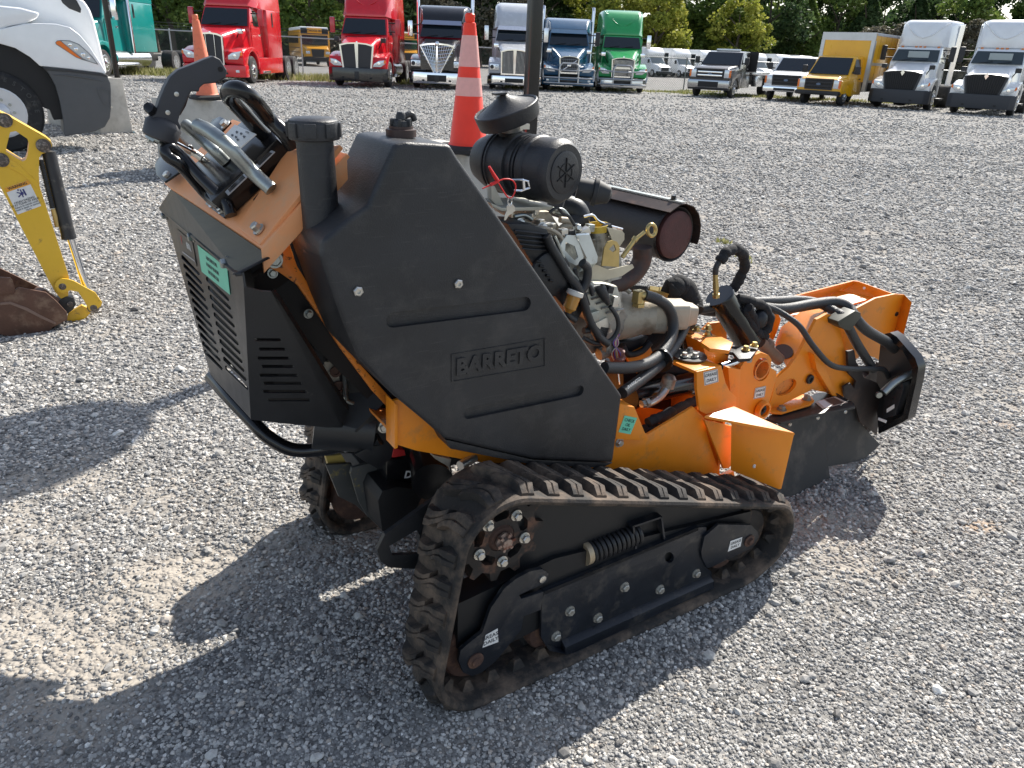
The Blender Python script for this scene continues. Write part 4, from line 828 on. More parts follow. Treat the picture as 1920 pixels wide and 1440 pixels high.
# starter / rectifier cover, ignition lead
m = MB(); m.prism([gy(4, a, b, .34) for a, b in ((725, 590), (760, 575), (850, 580), (935, 600), (955, 680), (965, 760), (940, 800), (860, 870), (750, 850), (700, 780), (700, 660))], (0, .07, 0)); m.build('starter_cover', mat('cover_pale', (.50, .49, .42), .5, .3, 10, .12, .2, 90, dirt=(.34, .26, .17), dirt_s=14, dirt_t=(.55, .75)), SG, 40, .010)
m = MB(); m.prism([gy(4, a, b, .335) for a, b in ((780, 850), (860, 810), (895, 910), (820, 935))], (0, .012, 0)); m.build('mount_tab', zinc, SG, 30, .001)
m = MB(); m.lathe(gy(4, 815, 620, .33), gy(4, 880, 740, .325)-gy(4, 815, 620, .33), [(-.010, .012), (0, .0155), (.030, .012), (.052, .007)], 20); m.tube([gy(4, 878, 735, .325), gy(4, 925, 810, .32), gy(4, 930, 890, .32), gy(4, 880, 965, .32), gy(4, 780, 985, .32), gy(4, 700, 950, .32)], .0065, 12); m.build('ignition_lead', hose_m, SG, 60)
m = MB(); pf = gy(4, 640, 650, .30); pg = gy(4, 605, 745, .30); 
m.lathe(pf, pg-pf, [(.006, .0185), (.040, .0175), (.046, .012), (.052, .008)], 26); m.build('fuel_filter', amber, SG, 40)
m = MB(); m.lathe(pf, pg-pf, [(-.008, .008), (-.007, .022), (.004, .023), (.006, .019)], 26); m.build('filter_cap', white_pl, SG, 40)
m = MB(); m.lathe(pf, pg-pf, [(.007, .012), (.036, .012)], 12); m.build('filter_paper', mat('filter_paper', (.8, .45, .1), .8), SG)
for i, (l, r) in enumerate((([(450, 260), (480, 330), (540, 430), (600, 530), (650, 590), (690, 680), (740, 830), (800, 940), (860, 990)], .0115), ([(690, 440), (725, 480), (720, 560), (690, 620), (640, 645)], .012), ([(605, 745), (590, 790), (640, 830)], .010), ([(700, 900), (760, 900), (800, 960)], .009))):
    m = MB(); m.tube([gy(4, a, b, .315+.003*i) for a, b in l], r, 12); m.build('fuel_hose', hose_m, SG, 60)
for k in range(7):
    colr = ((.55, .5, .45), (.4, .03, .03), (.15, .12, .4), (.5, .35, .1))[k % 4]
    m = MB(); j = k*6; m.tube([gy(4, 905+j, 925, .34), gy(4, 935-j, 985, .335), gy(4, 890+j*1.5, 1050, .34), gy(4, 910+j, 1110, .36)], .0022, 6); m.build('wire', mat('wire_%d' % (k % 4), colr, .5), SG)
m = MB(); m.lathe(gy(4, 935, 1070, .36), (0, -.3, 1), [(-.02, .022), (.0, .022), (.004, .016), (.02, .014)], 16); m.build('connector_boot', mat('dusty_red', (.25, .10, .08), .6), SG)
m = MB(); m.tube([gy(4, 900, 1000, .38), gy(4, 850, 1040, .38), gy(4, 800, 1060, .38)], .018, 14); m.build('starter_motor', alu, SG)
m = MB(); m.tube([gy(4, 930, 1170, .30), gy(4, 940, 1260, .30)], .003, 8); m.build('wire', chrome, SG)
# bell housing and pump
h0 = gy(4, 860, 800, .48); h1 = gy(4, 1035, 830, .44); h2 = gy(4, 1240, 790, .42); hx = (h2-h0).normalized()
m = MB(); m.lathe(h0, hx, [(-.04, .078), (.03, .076), (.07, .070), (.11, .060), (.125, .062), (.135, .062)], 36); m.build('bell_housing', mat('dusty_cast_housing', (0, 0, 0)), SG, 40)
m = MB(); b0 = h0+hx*.135; e = Vector((0, 0, 1)); f_ = hx.cross(e).normalized(); e = f_.cross(hx)
m.loft([[b0+hx*t+e*y+f_*x for x, y in rrect(0, 0, w, w*.95, w*.35)] for t, w in ((0, .050), (.04, .052), (.045, .045), (.115, .043), (.12, .036), (.15, .030))]); m.build('hydraulic_pump', mat('dusty_cast_housing', (0, 0, 0)), SG, 35)
m = MB(); m.lathe(gy(4, 1070, 735, .40), (0, 0, 1), [(0, .020), (.010, .020), (.011, .016), (.022, .016)], 6); m.box(gy(4, 1072, 670, .40), (.028, .028, .036)); m.tube([gy(4, 1075, 655, .40), gy(4, 1125, 665, .39)], .014, 12, False); m.lathe(gy(4, 1105, 662, .395), gy(4, 1200, 690, .385)-gy(4, 1105, 662, .395), [(0, .019), (.014, .019), (.016, .015), (.055, .0165)], 6); m.build('hose_fitting', brass, SG, 25, .001)
m = MB(); m.tube([gy(4, 940, 620, .62), gy(4, 1000, 610, .60), gy(4, 1130, 620, .55)], .014, 12); m.build('hydraulic_hose', hose_m, SG, 60)
m = MB(); m.lathe(gy(4, 1140, 622, .55), gy(4, 1250, 650, .52)-gy(4, 1140, 622, .55), [(0, .013), (.02, .016), (.03, .016), (.031, .019), (.045, .019), (.07, .014)], 6); m.build('hose_fitting', brass, SG)
# main hoses
m = MB(); m.tube([gy(4, 1110, 660, .39), gy(4, 1200, 690, .38), gy(4, 1275, 750, .37), gy(4, 1305, 850, .36), gy(4, 1290, 950, .34), gy(4, 1230, 1050, .31), gy(4, 1130, 1120, .28), gy(4, 1000, 1150, .25), gy(4, 840, 1150, .24)], .0165, 18); m.build('hydraulic_hose', hose_m, SG, 60)
m = MB(); m.tube([gy(4, 1410, 800, .42), gy(4, 1370, 900, .39), gy(4, 1310, 1010, .35), gy(4, 1220, 1120, .30), gy(4, 1100, 1220, .26), gy(4, 960, 1320, .22)], .0165, 18); h2o = m.build('hydraulic_hose', hose_m, SG, 60)
hd = gy(4, 1100, 1200, .245)-gy(4, 1000, 1272, .225)
text('BARRETO', 'hose_print', gy(4, 1040, 1253, .212), hd, Vector((-.3, 0, .8)), .010, sticker_w, h2o, .0001, .01)
m = MB(); m.lathe(gy(4, 1225, 1100, .30), gy(4, 1240, 1090, .31)-gy(4, 1200, 1130, .29), [(-.004, .036), (.004, .036)], 20); m.build('cable_tie', gloss_blk, SG)
# braided sleeve bundle rising from the swivel
def sleeve(n, pts, r, name='hose_sleeve', par=None):
    rr_ = []; P_ = []
    pp = [gy(n, a, b, y) for a, b, y in pts]
    for i in range(len(pp)-1):
        for k in range(5): P_.append(pp[i].lerp(pp[i+1], k/5)+Vector((random.uniform(-1, 1), random.uniform(-1, 1), random.uniform(-1, 1)))*r*.10); rr_.append(r*random.uniform(.88, 1.12))
    P_.append(pp[-1]); rr_.append(r)
    m = MB(); m.tube(P_, rr_, 16, True, 3); return m.build(name, sleeve_m, par or SG, 60)
sleeve(5, [(440, 290, .50), (470, 260, .50), (505, 280, .50), (545, 350, .48), (555, 400, .46)], .034)
sleeve(5, [(440, 300, .52), (470, 350, .50), (520, 400, .48), (510, 450, .46)], .030)
m = MB(); m.prism([gy(5, a, b, .44) for a, b in ((505, 400), (585, 360), (580, 400), (555, 560), (545, 600), (500, 600), (490, 500))], (0, .05, 0)); m.build('hose_guard', gloss_blk, SG, 30, .006)
m = MB(); m.tube([gy(4, 930, 1010, .5), gy(4, 1020, 1010, .48), gy(4, 1150, 950, .46), gy(4, 1250, 850, .46)], .035, 14); m.build('dark_hose_loom', sleeve_m, SG, 60)
# lower cylinder, fittings, sleeves in the well
m = MB(); m.cyl(gy(5, 240, 840, .36), gy(5, 560, 760, .40), .036, None, 26); m.lathe(gy(5, 240, 840, .36), gy(5, 240, 840, .36)-gy(5, 560, 760, .40), [(0, .040), (.02, .040)], 26); m.build('swing_cylinder', gloss_blk, SG, 40)
m = MB(); m.tube([gy(5, 285, 880, .30), gy(5, 330, 875, .30), gy(5, 390, 830, .31), gy(5, 440, 750, .32)], [.011, .011, .013, .013], 10); m.build('silver_fitting', zinc, SG, 60)
m = MB(); m.lathe(gy(5, 300, 875, .30), gy(5, 350, 860, .30)-gy(5, 300, 875, .30), [(-.012, .012), (0, .012), (.001, .016), (.014, .016)], 6); m.build('hose_fitting', alu, SG)
m = MB(); m.lathe(gy(5, 425, 760, .32), (.2, 0, 1), [(-.02, .022), (.01, .022), (.02, .014)], 20); m.build('fitting_cap', alu, SG)
sleeve(5, [(320, 975, .27), (400, 940, .28), (480, 900, .30), (570, 860, .34)], .016)
sleeve(5, [(300, 1010, .27), (360, 1010, .28), (415, 1005, .29)], .016)
m = MB(); m.prism([gy(5, a, b, .42) for a, b in ((210, 640), (330, 580), (350, 640), (260, 720))], (0, .10, 0)); m.build('inner_gusset', orange, SG, 30)
m = MB(); m.prism([gy(5, a, b, .47) for a, b in ((190, 700), (330, 620), (430, 600), (560, 700), (575, 860), (440, 920), (190, 880))], (0, .10, 0)); m.build('valve_block', dark_eng, SG, 30, .008)
sleeve(5, [(200, 700, .42), (300, 690, .42), (420, 700, .42), (540, 720, .42)], .014)
m = MB(); m.prism([gy(4, a, b, .44) for a, b in ((900, 980), (1050, 960), (1250, 900), (1330, 1000), (1180, 1120), (1000, 1160), (900, 1100))], (0, .10, 0)); m.build('pump_mount', dark_eng, SG, 30, .008)
for l, r, y, mt_, nm in (([(470, 100), (520, 70), (560, 110), (600, 130), (640, 190)], .004, .37, hose_m, 'breather_hose'), ([(330, 210), (430, 205), (520, 240), (570, 300)], .005, .36, tanalu, 'engine_pipe'), ([(700, 130), (760, 120), (800, 160), (870, 190), (960, 215)], .0035, .42, chrome, 'throttle_rod'), ([(640, 480), (660, 560), (740, 600), (760, 660)], .006, .33, hose_m, 'fuel_hose'), ([(500, 260), (540, 350), (590, 470), (660, 560)], .005, .325, steel, 'engine_pipe'), ([(820, 560), (900, 590), (960, 600), (1010, 640)], .007, .42, alu, 'engine_pipe'), ([(720, 880), (760, 870), (800, 900), (840, 960)], .006, .335, hose_m, 'spiral_wrap'), ([(960, 1000), (1000, 1060), (1090, 1040), (1150, 980)], .010, .42, hose_m, 'hydraulic_hose'), ([(230, 130), (300, 120), (350, 150)], .006, .40, steel, 'engine_pipe')):
    m = MB(); m.tube([gy(4, a, b, y) for a, b in l], r, 10); m.build(nm, mt_, SG, 60)
for a, b, w, h, y, mt_ in ((700, 235, .03, .02, .37, zinc), (740, 205, .02, .02, .38, steel), (850, 210, .03, .018, .40, dark_eng), (900, 250, .02, .03, .39, alu), (610, 250, .02, .025, .38, dark_eng), (560, 230, .02, .015, .37, zinc), (690, 600, .03, .03, .34, alu), (700, 690, .02, .04, .335, dark_eng), (760, 800, .03, .03, .335, steel), (870, 620, .02, .02, .33, dark_eng), (905, 700, .02, .03, .33, zinc), (820, 900, .035, .03, .345, dark_eng), (870, 1010, .03, .03, .35, alu)):
    m = MB(); m.box(gy(4, a, b, y), (w, .02, h), Matrix.Rotation(R((a*7) % 50-25), 3, 'Y')); m.build('engine_bracket', mt_, SG, 30, .002)
for k in range(6): m = MB(); c_ = gy(4, 745, 640, .335).lerp(gy(4, 905, 800, .335), k/5); m.tube([c_+Vector((-.03, 0, .012)), c_+Vector((.03, 0, .016))], .003, 6, False); m.build('cooling_fin', alu, SG)
# ---- red tie with the ignition key (hangs from the air cleaner)
KEY = empty('ignition_key', G.o, G.a, label='small silver ignition key hanging on a red zip tie from the black air cleaner', cat='key')
m = MB(); m.tube([gy(3, 205, 655, .30), gy(3, 235, 710, .30), gy(3, 262, 750, .30)], [.0028, .0042, .0045], 8, False); m.tube([gy(3, 215, 780, .30), gy(3, 245, 765, .30), gy(3, 270, 752, .30)], .004, 8, False)
m.tube([gy(3, 160, 805, .30), gy(3, 230, 775, .30), gy(3, 300, 742, .30), gy(3, 360, 748, .30), gy(3, 385, 790, .30), gy(3, 370, 850, .30), gy(3, 345, 868, .30), gy(3, 320, 850, .30), gy(3, 270, 770, .30)], .0016, 8); m.build('zip_tie', redm, KEY, 60)
m = MB(); rc = gy(3, 346, 890, .30); m.tube([rc+Vector((math.cos(R(a))*.0055, 0, math.sin(R(a))*.011)) for a in range(0, 361, 30)], .0009, 6, False); m.build('key_ring', chrome, KEY)
m = MB(); m.prism([gy(3, a, b, .30) for a, b in ((325, 925), (340, 905), (360, 905), (380, 930), (382, 955), (360, 975), (340, 985), (318, 1018), (308, 1020), (312, 990), (325, 960))], (0, .0018, 0)); m.build('key_blade', zinc, KEY, 0)

# ================= cutter head
CA = .43
def poly5(pts, y, th=.010, name='plate', mt=None, holes=None, sm=30, bev=.0015):
    m = MB(); m.prism([gy(5, a, b, y) for a, b in pts], (0, th, 0), [[gy(5, a, b, y) for a, b in h] for h in holes] if holes else None)
    return m.build(name, mt or orange, SG, sm, 0 if holes else bev)
def ell(cx, cy, rx, ry, n=20, t=0): return [(cx+rx*math.cos(2*math.pi*k/n)*math.cos(t)-ry*math.sin(2*math.pi*k/n)*math.sin(t), cy+rx*math.cos(2*math.pi*k/n)*math.sin(t)+ry*math.sin(2*math.pi*k/n)*math.cos(t)) for k in range(n)]
# pivot post block
poly5([(800, 690), (765, 880), (772, 900), (850, 935), (925, 945), (985, 745), (985, 710), (955, 690), (960, 650), (945, 625), (905, 612), (870, 625), (850, 660), (830, 640)], .31, .03, 'pivot_post', None, [ell(908, 700, 42, 62, 20, .2)])
m = MB(); c0 = gy(5, 908, 700, .31); m.lathe(c0, (.0, 1, 0), [(-.004, .036), (-.004, .030), (.10, .030)], 30, False); m.build('cross_tube', orange_worn, SG)
poly5([(600, 560), (735, 550), (745, 600), (720, 700), (700, 690), (620, 640)], .36, .15, 'pivot_block')
m = MB(); za2 = gy(5, 600, 560, .33).z; m.prism([gzv(5, a, b, za2+.012) for a, b in ((595, 560), (620, 535), (700, 530), (760, 560), (740, 600), (640, 590))], (0, 0, -.012)); m.build('pivot_cap_plate', orange, SG, 30, .001)
poly5([(735, 690), (800, 700), (790, 900), (740, 890), (745, 800)], .30, .05, 'pivot_web')
m = MB(); m.lathe(gy(5, 905, 905, .305), (0, -1, 0), [(0, .032), (.018, .030), (.018, .022), (.004, .021)], 28); m.build('pivot_boss', orange, SG); m = MB(); m.lathe(gy(5, 908, 908, .30), (0, -1, 0), [(0, .019), (.006, .018), (.006, .008), (.014, .006)], 8); m.build('pivot_nut', dark_eng, SG)
sticker(5, [(875, 797), (930, 785), (922, 842), (865, 853)], .309, ['GREASE', 'DAILY'], .22)
# steering link hardware on top
m = MB(); m.cyl(gy(5, 695, 685, .33), gy(5, 812, 648, .33), .0125, None, 18); m.build('chrome_rod', chrome, SG)
m = MB(); m.lathe(gy(5, 815, 700, .325), (0, 0, 1), [(-.012, .015), (.004, .015), (.005, .010), (.022, .010)], 6); m.lathe(gy(5, 828, 645, .325), (0, 0, 1), [(-.006, .020), (.008, .020)], 16); m.build('rod_end', alu, SG)
for a, b in ((825, 600), (808, 632), (870, 580), (625, 525), (630, 492), (570, 498)): bolt(gy(5, a, b, .33 if a > 700 else .40), (0, 0, 1), None, .010, .012, brass)
m = MB(); m.prism([gzv(5, a, b, gy(5, 800, 600, .34).z) for a, b in ((715, 575), (790, 580), (880, 570), (890, 590), (850, 640), (790, 645), (760, 610), (720, 605))], (0, 0, -.012)); m.build('link_plate', dark_eng, SG, 30, .002)
m = MB(); m.prism([gzv(5, a, b, gy(5, 600, 530, .42).z) for a, b in ((560, 500), (640, 490), (660, 540), (600, 556), (565, 535))], (0, 0, -.012)); m.build('link_plate', dark_eng, SG, 30, .002)
# lift cylinder with hose loop
k0 = gy(5, 688, 315, .48); k1 = gy(5, 840, 560, .44)
m = MB(); m.lathe(k0, k1-k0, [(0, .048), (.004, .050), (.010, .050), (.012, .046), ((k1-k0).length, .046)], 34); m.build('lift_cylinder', gloss_blk, SG, 40)
m = MB(); m.lathe(gy(5, 672, 325, .45), gy(5, 668, 200, .45)-gy(5, 672, 325, .45), [(0, .013), (.012, .013), (.013, .009), (.03, .009), (.031, .012), (.06, .010), (.085, .009)], 6); m.build('hose_fitting', brass, SG)
m = MB(); m.tube([gy(5, 668, 205, .45), gy(5, 672, 170, .45), gy(5, 700, 120, .45)], .0095, 12); m.build('hydraulic_hose', hose_m, SG, 60)
sleeve(5, [(690, 140, .45), (720, 95, .45), (775, 72, .46), (815, 100, .47), (820, 170, .48), (790, 240, .49), (755, 290, .50)], .017)
sleeve(5, [(780, 330, .46), (850, 345, .44), (920, 370, .43), (950, 430, .42), (940, 490, .42), (900, 520, .42), (860, 480, .42), (825, 400, .43), (850, 370, .43)], .016)
sleeve(5, [(840, 380, .42), (870, 440, .42), (880, 500, .42), (930, 530, .42)], .014)
m = MB(); m.sph(gy(5, 895, 440, .43), .030, (1, 1, 1.2)); m.build('rod_eye', dark_eng, SG)
m = MB(); m.cyl(gy(5, 900, 560, .42), gy(5, 1000, 650, .40), .022, None, 18); m.sph(gy(5, 935, 575, .42), .028); m.build('clevis', mat('rusty_clevis', (.22, .13, .09), .5, .6, 14, .3), SG)
# arm: side plate, upper deck, far rim
arm = [(985, 745), (1050, 690), (1100, 620), (1195, 440), (1215, 430), (1250, 410), (1290, 425), (1310, 470), (1340, 600), (1380, 640), (1400, 760), (1390, 880), (1300, 830), (1170, 805), (935, 922), (960, 850)]
poly5(arm, .36, .012, 'arm_side_plate', None, [ell(1035, 792, 62, 34, 16, -.6)])
m = MB(); m.lathe(gy(5, 1158, 750, .355), (0, -1, 0), [(-.0, .019), (.006, .017), (.007, .009), (.002, .008)], 18); m.build('arm_bushing', dark_eng, SG)
m = MB(); a_ = [gy(5, 1035+60*math.cos(t)*.8, 792-30*math.cos(t)+0, .39) for t in (0, 1)]
poly5([(960, 860), (980, 740), (1110, 720), (1120, 800)], .376, .01, 'arm_inner_web', orange_worn)
deck = [gy(5, 1050, 690, .37), gy(5, 1100, 620, .37), gy(5, 1195, 440, .37), gy(5, 1215, 430, .37), gy(5, 1250, 410, .37)]
far_ = [p+Vector((-.02, .20, 0)) for p in deck]
zt = [gy(5, 980, 560, .54), gy(5, 1010, 480, .54), gy(5, 1110, 400, .55), gy(5, 1150, 370, .55), gy(5, 1200, 350, .56)]
m = MB(); m.loft([deck, zt], closed=False); m.loft([[p-Vector((0, 0, .010)) for p in deck], [p-Vector((0, 0, .010)) for p in zt]], closed=False); m.build('arm_deck', orange, SG, 30)
poly5([(965, 560), (990, 500), (1010, 440), (990, 400), (965, 480), (940, 560), (945, 640), (1000, 660)], .54, .012, 'arm_far_plate')
poly5([(600, 500), (640, 460), (720, 450), (730, 540), (660, 560)], .58, .012, 'arm_far_plate')
dn = (deck[1]-deck[0]).cross(zt[1]-deck[0]).normalized(); dn = dn if dn.z > 0 else -dn
m = MB(); m.prism([G.pl(*zz(5, a, b), deck[0]+dn*.003, dn) for a, b in ell(1022, 606, 50, 38, 20, .15)], -dn*.002); m.build('arm_hole_shade', mat('hole_in_shade', (.05, .014, .004), .6), SG, 0)  # dark disc laid on the deck, shade of the opening as colour
# rib on the arm side
poly5([(1180, 620), (1215, 630), (1300, 840), (1275, 835), (1195, 700)], .335, .025, 'arm_rib')
# cutter guard: sloping top, upturned rims, end plates
GZ = .655
def tp(a, b, z): return gzv(5, a, b, z)
t1 = tp(985, 560, .56); t2 = tp(1085, 330, .62); t3 = tp(1400, 240, .655); t4 = tp(1600, 310, .655); t5 = tp(1300, 420, .62); t6 = tp(1210, 500, .60)
u1 = tp(1050, 420, .60); u2 = tp(1310, 290, .625); u3 = tp(1500, 325, .625); u4 = tp(1230, 400, .60)
m = MB(); m.prism([u1, u2, u3, u4], (0, 0, -.008)); m.build('guard_top_plate', orange, SG, 30)
m = MB(); q = [tp(1015, 330, .66), tp(1380, 238, .68), tp(1410, 242, .68), tp(1590, 305, .67)]; q2 = [u1+Vector((0, 0, -.01)), u2+Vector((0, .01, -.01)), u2+Vector((.03, .01, -.01)), u3+Vector((.01, .01, -.01))]
q = [tp(1020, 335, .64), tp(1385, 240, .67), tp(1410, 243, .67), tp(1592, 308, .665)]
m.loft([q, q2], closed=False); m.loft([[p+Vector((.006, .008, 0)) for p in q], [p+Vector((.006, .008, 0)) for p in q2]], closed=False); m.loft([q, [p+Vector((.006, .008, 0)) for p in q]], closed=False); m.build('guard_rim', orange, SG, 30)
bolt(tp(1440, 278, .655), (-.5, -.6, .4), None, .006, .003, sticker_w, False)
# near/right end: large bent plate
n1 = tp(1290, 440, .61); n2 = tp(1500, 325, .628); n3 = tp(1600, 308, .665); n4 = tp(1650, 312, .655); n5 = tp(1688, 352, .64)
YG = n5.y
d5 = G.x(*zz(5, 1632, 552), n5.x-.01); d4 = G.x(*zz(5, 1595, 560), n4.x-.02)
m = MB(); m.prism([n4, n5, G.x(*zz(5, 1640, 540), n5.x), G.x(*zz(5, 1630, 552), n5.x), G.x(*zz(5, 1600, 520), n5.x+.02)], (.006, .006, 0)); m.build('guard_flange_plate', orange, SG, 30)
big = [(1290, 440), (1500, 330), (1602, 308), (1650, 312), (1610, 520), (1590, 690), (1500, 640), (1400, 600), (1340, 600)]
X0 = n1.x; X1 = n4.x; pa = n1; pb = n4; pn = (pb-pa).cross(Vector((0, 0, 1))).normalized()
def gpl(x, y, h=0): return G.pl(*zz(5, x, y), pa+pn*h, pn)
m = MB(); m.prism([gpl(a, b) for a, b in big], -pn*.008 if pn.y < 0 else pn*.008); m.build('guard_side_plate', orange, SG, 30)
m = MB(); m.prism([gpl(a, b, .01*(1 if pn.y < 0 else -1)) for a, b in ((1290, 425), (1340, 470), (1420, 560), (1400, 640), (1340, 640), (1310, 520))], pn*.01); m.build('guard_gusset', orange, SG, 30, .003)
m = MB(); m.lathe(gpl(1608, 412), (pn if pn.y < 0 else -pn), [(0, .011), (.004, .010)], 6); m.build('slot_bolt', dark_eng, SG)
# mounting tab with two bolts
m = MB(); q = [gzv(5, a, b, gy(5, 1000, 910, .345).z) for a, b in ((945, 915), (1120, 838), (1165, 848), (1180, 872), (1160, 890), (1010, 935), (955, 932))]; m.prism(q, (0, 0, .008)); tb = m.build('skirt_tab', orange, SG, 30, .002)
for a, b in ((1012, 908), (1142, 854)): bolt(gzv(5, a, b, q[0].z+.009), (0, 0, 1), None, .013, .012, mat('dull_bolt', (.30, .27, .22), .5, .6, 20, .2))
# black top plate of the skirt and the hanging rubber skirt
zs = q[0].z-.006
kt = [gzv(5, a, b, zs) for a, b in ((930, 955), (1020, 890), (1210, 818), (1300, 822), (1385, 872), (1395, 895), (1330, 905), (1180, 935), (1010, 975))]
m = MB(); m.prism(kt, (0, 0, -.008)); sk = m.build('skirt_top_plate', paint_blk, SG, 30, .001)
wq = [gzv(5, a, b, zs+.0015) for a, b in ((1183, 868), (1290, 840), (1355, 872), (1225, 905))]
m = MB(); m.prism(wq, (0, 0, .0006)); wd = m.build('warning_decal', mat('decal_beige', (.55, .46, .38), .5, 0, 30, .1), SG, 0)
wc = sum(wq, Vector())/4
for (f0, f1, mm) in ((.06, .40, sticker_w), (.45, .95, mat('decal_brown', (.10, .06, .05), .5))):
    m = MB(); m.face([wq[0].lerp(wq[1], f0).lerp(wc, .12)+Vector((0, 0, .0009)), wq[0].lerp(wq[1], f1).lerp(wc, .12)+Vector((0, 0, .0009)), wq[3].lerp(wq[2], f1).lerp(wc, .12)+Vector((0, 0, .0009)), wq[3].lerp(wq[2], f0).lerp(wc, .12)+Vector((0, 0, .0009))]); m.build('decal_panel', mm, wd, 0)
skirt_m = mat('skirt_rubber', (.030, .030, .031), .6, 0, 6, .2, .35, 220, dirt=(.12, .105, .09), dirt_s=7, dirt_t=(.52, .8))
ys_ = .31
sk1 = [(935, 960), (1010, 978), (1055, 975), (1200, 945), (1345, 915), (1400, 900), (1425, 985), (1525, 1090), (1460, 1140), (1440, 1165), (1255, 1205), (1240, 1110), (1232, 1110), (1255, 1190), (1262, 1310), (1270, 1318), (1020, 1362), (930, 1290)]
def skp(a, b):
    z0 = G.y(*zz(5, a, b), .30)
    t = max(0, min(1, (a-1000)/500)); return G.y(*zz(5, a, b), .27+.10*t)
topr = [(935, 958), (1010, 972), (1100, 960), (1200, 935), (1300, 918), (1392, 896)]
A1 = [(x, y) for x, y in sk1[:1]]
m = MB(); s_a = [(940, 950), (1010, 972), (1125, 955), (1240, 930), (1238, 1110), (1255, 1200), (1270, 1310), (1150, 1345), (1022, 1362), (940, 1310)]
s_b = [(1240, 930), (1345, 910), (1398, 893), (1412, 940), (1428, 985), (1480, 1045), (1524, 1090), (1480, 1130), (1440, 1165), (1340, 1190), (1256, 1203), (1240, 1110)]
for i, s_ in enumerate((s_a, s_b)):
    m = MB(); P_ = []
    for a, b in s_:
        t = max(0, min(1.2, (a-950)/480)); low = max(0, (b-950)/400); P_.append(G.y(*zz(5, a, b), .335+.02*t-.06*low+(.012 if i else 0)))
    m.prism(P_, (.004, .008, 0)); m.build('rubber_skirt', skirt_m, SG, 0)
for a, b in ((1055, 985), (1200, 952), (1343, 920)): m = MB(); m.lathe(G.y(*zz(5, a, b), .325), (0, -1, 0), [(0, .0085), (.004, .006)], 12); m.build('rivet', zinc, SG)
m = MB(); m.tube([gy(5, 990, 958, .325), gy(5, 985, 975, .32), gy(5, 992, 990, .32)], .0025, 6); m.build('wire_hook', white_pl, SG)
# front dark guard plates, belt housing on the right
poly5([(1355, 605), (1390, 600), (1400, 660), (1425, 700), (1440, 740), (1510, 770), (1530, 810), (1530, 860), (1508, 1038), (1420, 975), (1400, 900), (1385, 870), (1345, 850), (1335, 790), (1370, 770), (1390, 800), (1400, 760), (1360, 720)], .335, .010, 'dark_guard_plate', mat('rusty_black_plate', (.03, .022, .020), .6, .1, 10, .3, .3, 140, dirt=(.09, .055, .04), dirt_s=10, dirt_t=(.5, .75)), None, 30)
BXP = 2.06
bo = [(1535, 520), (1575, 508), (1610, 530), (1705, 640), (1722, 690), (1712, 760), (1668, 955), (1640, 975), (1515, 1035), (1520, 1000), (1640, 940), (1690, 740), (1690, 690), (1640, 600), (1570, 545), (1530, 560)]
m = MB(); m.prism([gx(5, a, b, BXP) for a, b in bo], (.05, 0, 0)); m.build('belt_guard_rim', gloss_blk, SG, 40)
m = MB(); m.prism([gx(5, a, b, BXP+.05) for a, b in ((1530, 520), (1575, 508), (1610, 530), (1705, 640), (1722, 690), (1712, 760), (1668, 955), (1640, 975), (1515, 1035), (1500, 800))], (.008, 0, 0)); m.build('belt_guard', paint_blk, SG, 30)
m = MB(); m.prism([gx(5, a, b, BXP-.01) for a, b in ((1545, 810), (1640, 770), (1645, 800), (1600, 940), (1535, 955))], (.05, 0, 0)); bk = m.build('bearing_block', dark_eng, SG, 30, .004)
for a, b in ((1560, 830), (1595, 815), (1625, 800), (1585, 855)): m = MB(); m.lathe(gx(5, a, b, BXP-.012), (-1, 0, 0), [(0, .006), (.003, .005)], 10); m.build('block_stud', mat('shadow_black', (0, 0, 0)), bk)
m = MB(); m.prism([gx(5, a, b, BXP-.013) for a, b in ((1558, 905), (1598, 880), (1598, 900), (1558, 925))], (-.001, 0, 0)); m.build('serial_label', sticker_w, bk, 0)
m = MB(); m.tube([gx(5, 1540, 820, 2.0), gx(5, 1610, 760, 2.05), gx(5, 1712, 712, 2.12)], .0155, 16); m.build('grab_bar', steel, SG, 60)
m = MB(); m.lathe(gx(5, 1515, 830, 1.99), (-.6, -1, 0), [(0, .014), (.008, .012)], 16); m.build('bar_end_bolt', steel, SG)
m = MB(); m.prism([gx(5, a, b, 1.98) for a, b in ((1514, 950), (1556, 965), (1552, 978), (1512, 962))], (.003, 0, 0)); m.build('white_tag', sticker_w, SG)
# hoses over the arm
def h5(pts, r, nm='hydraulic_hose', mt=None): m = MB(); m.tube([gy(5, a, b, y) for a, b, y in pts], r, 16); return m.build(nm, mt or hose_m, SG, 60)
h5([(575, 390, .50), (700, 370, .48), (850, 350, .47), (980, 345, .46), (1100, 340, .46), (1200, 355, .44), (1290, 400, .38), (1330, 430, .34), (1400, 560, .33), (1450, 640, .33), (1490, 700, .33)], .017)
h5([(900, 378, .45), (1030, 385, .44), (1180, 360, .43), (1290, 350, .41), (1360, 380, .38), (1400, 440, .34), (1460, 500, .33), (1560, 560, .33), (1615, 620, .34), (1625, 720, .35)], .020)
h5([(930, 370, .44), (1000, 400, .42), (1100, 470, .36), (1170, 570, .32), (1260, 670, .30), (1350, 695, .30), (1470, 695, .31), (1540, 700, .32), (1570, 745, .33)], .0105)
h5([(560, 380, .52), (640, 400, .50), (780, 400, .48)], .016)
m = MB(); c_ = gy(5, 1375, 450, .33); m.prism([gy(5, a, b, .315) for a, b in ((1305, 450), (1395, 395), (1425, 405), (1425, 430), (1370, 500), (1345, 495), (1310, 475))], (0, .05, 0)); m.build('hose_clamp_block', mat('clamp_grey', (.05, .052, .04), .5, .2, 14, .2), SG, 30, .004)
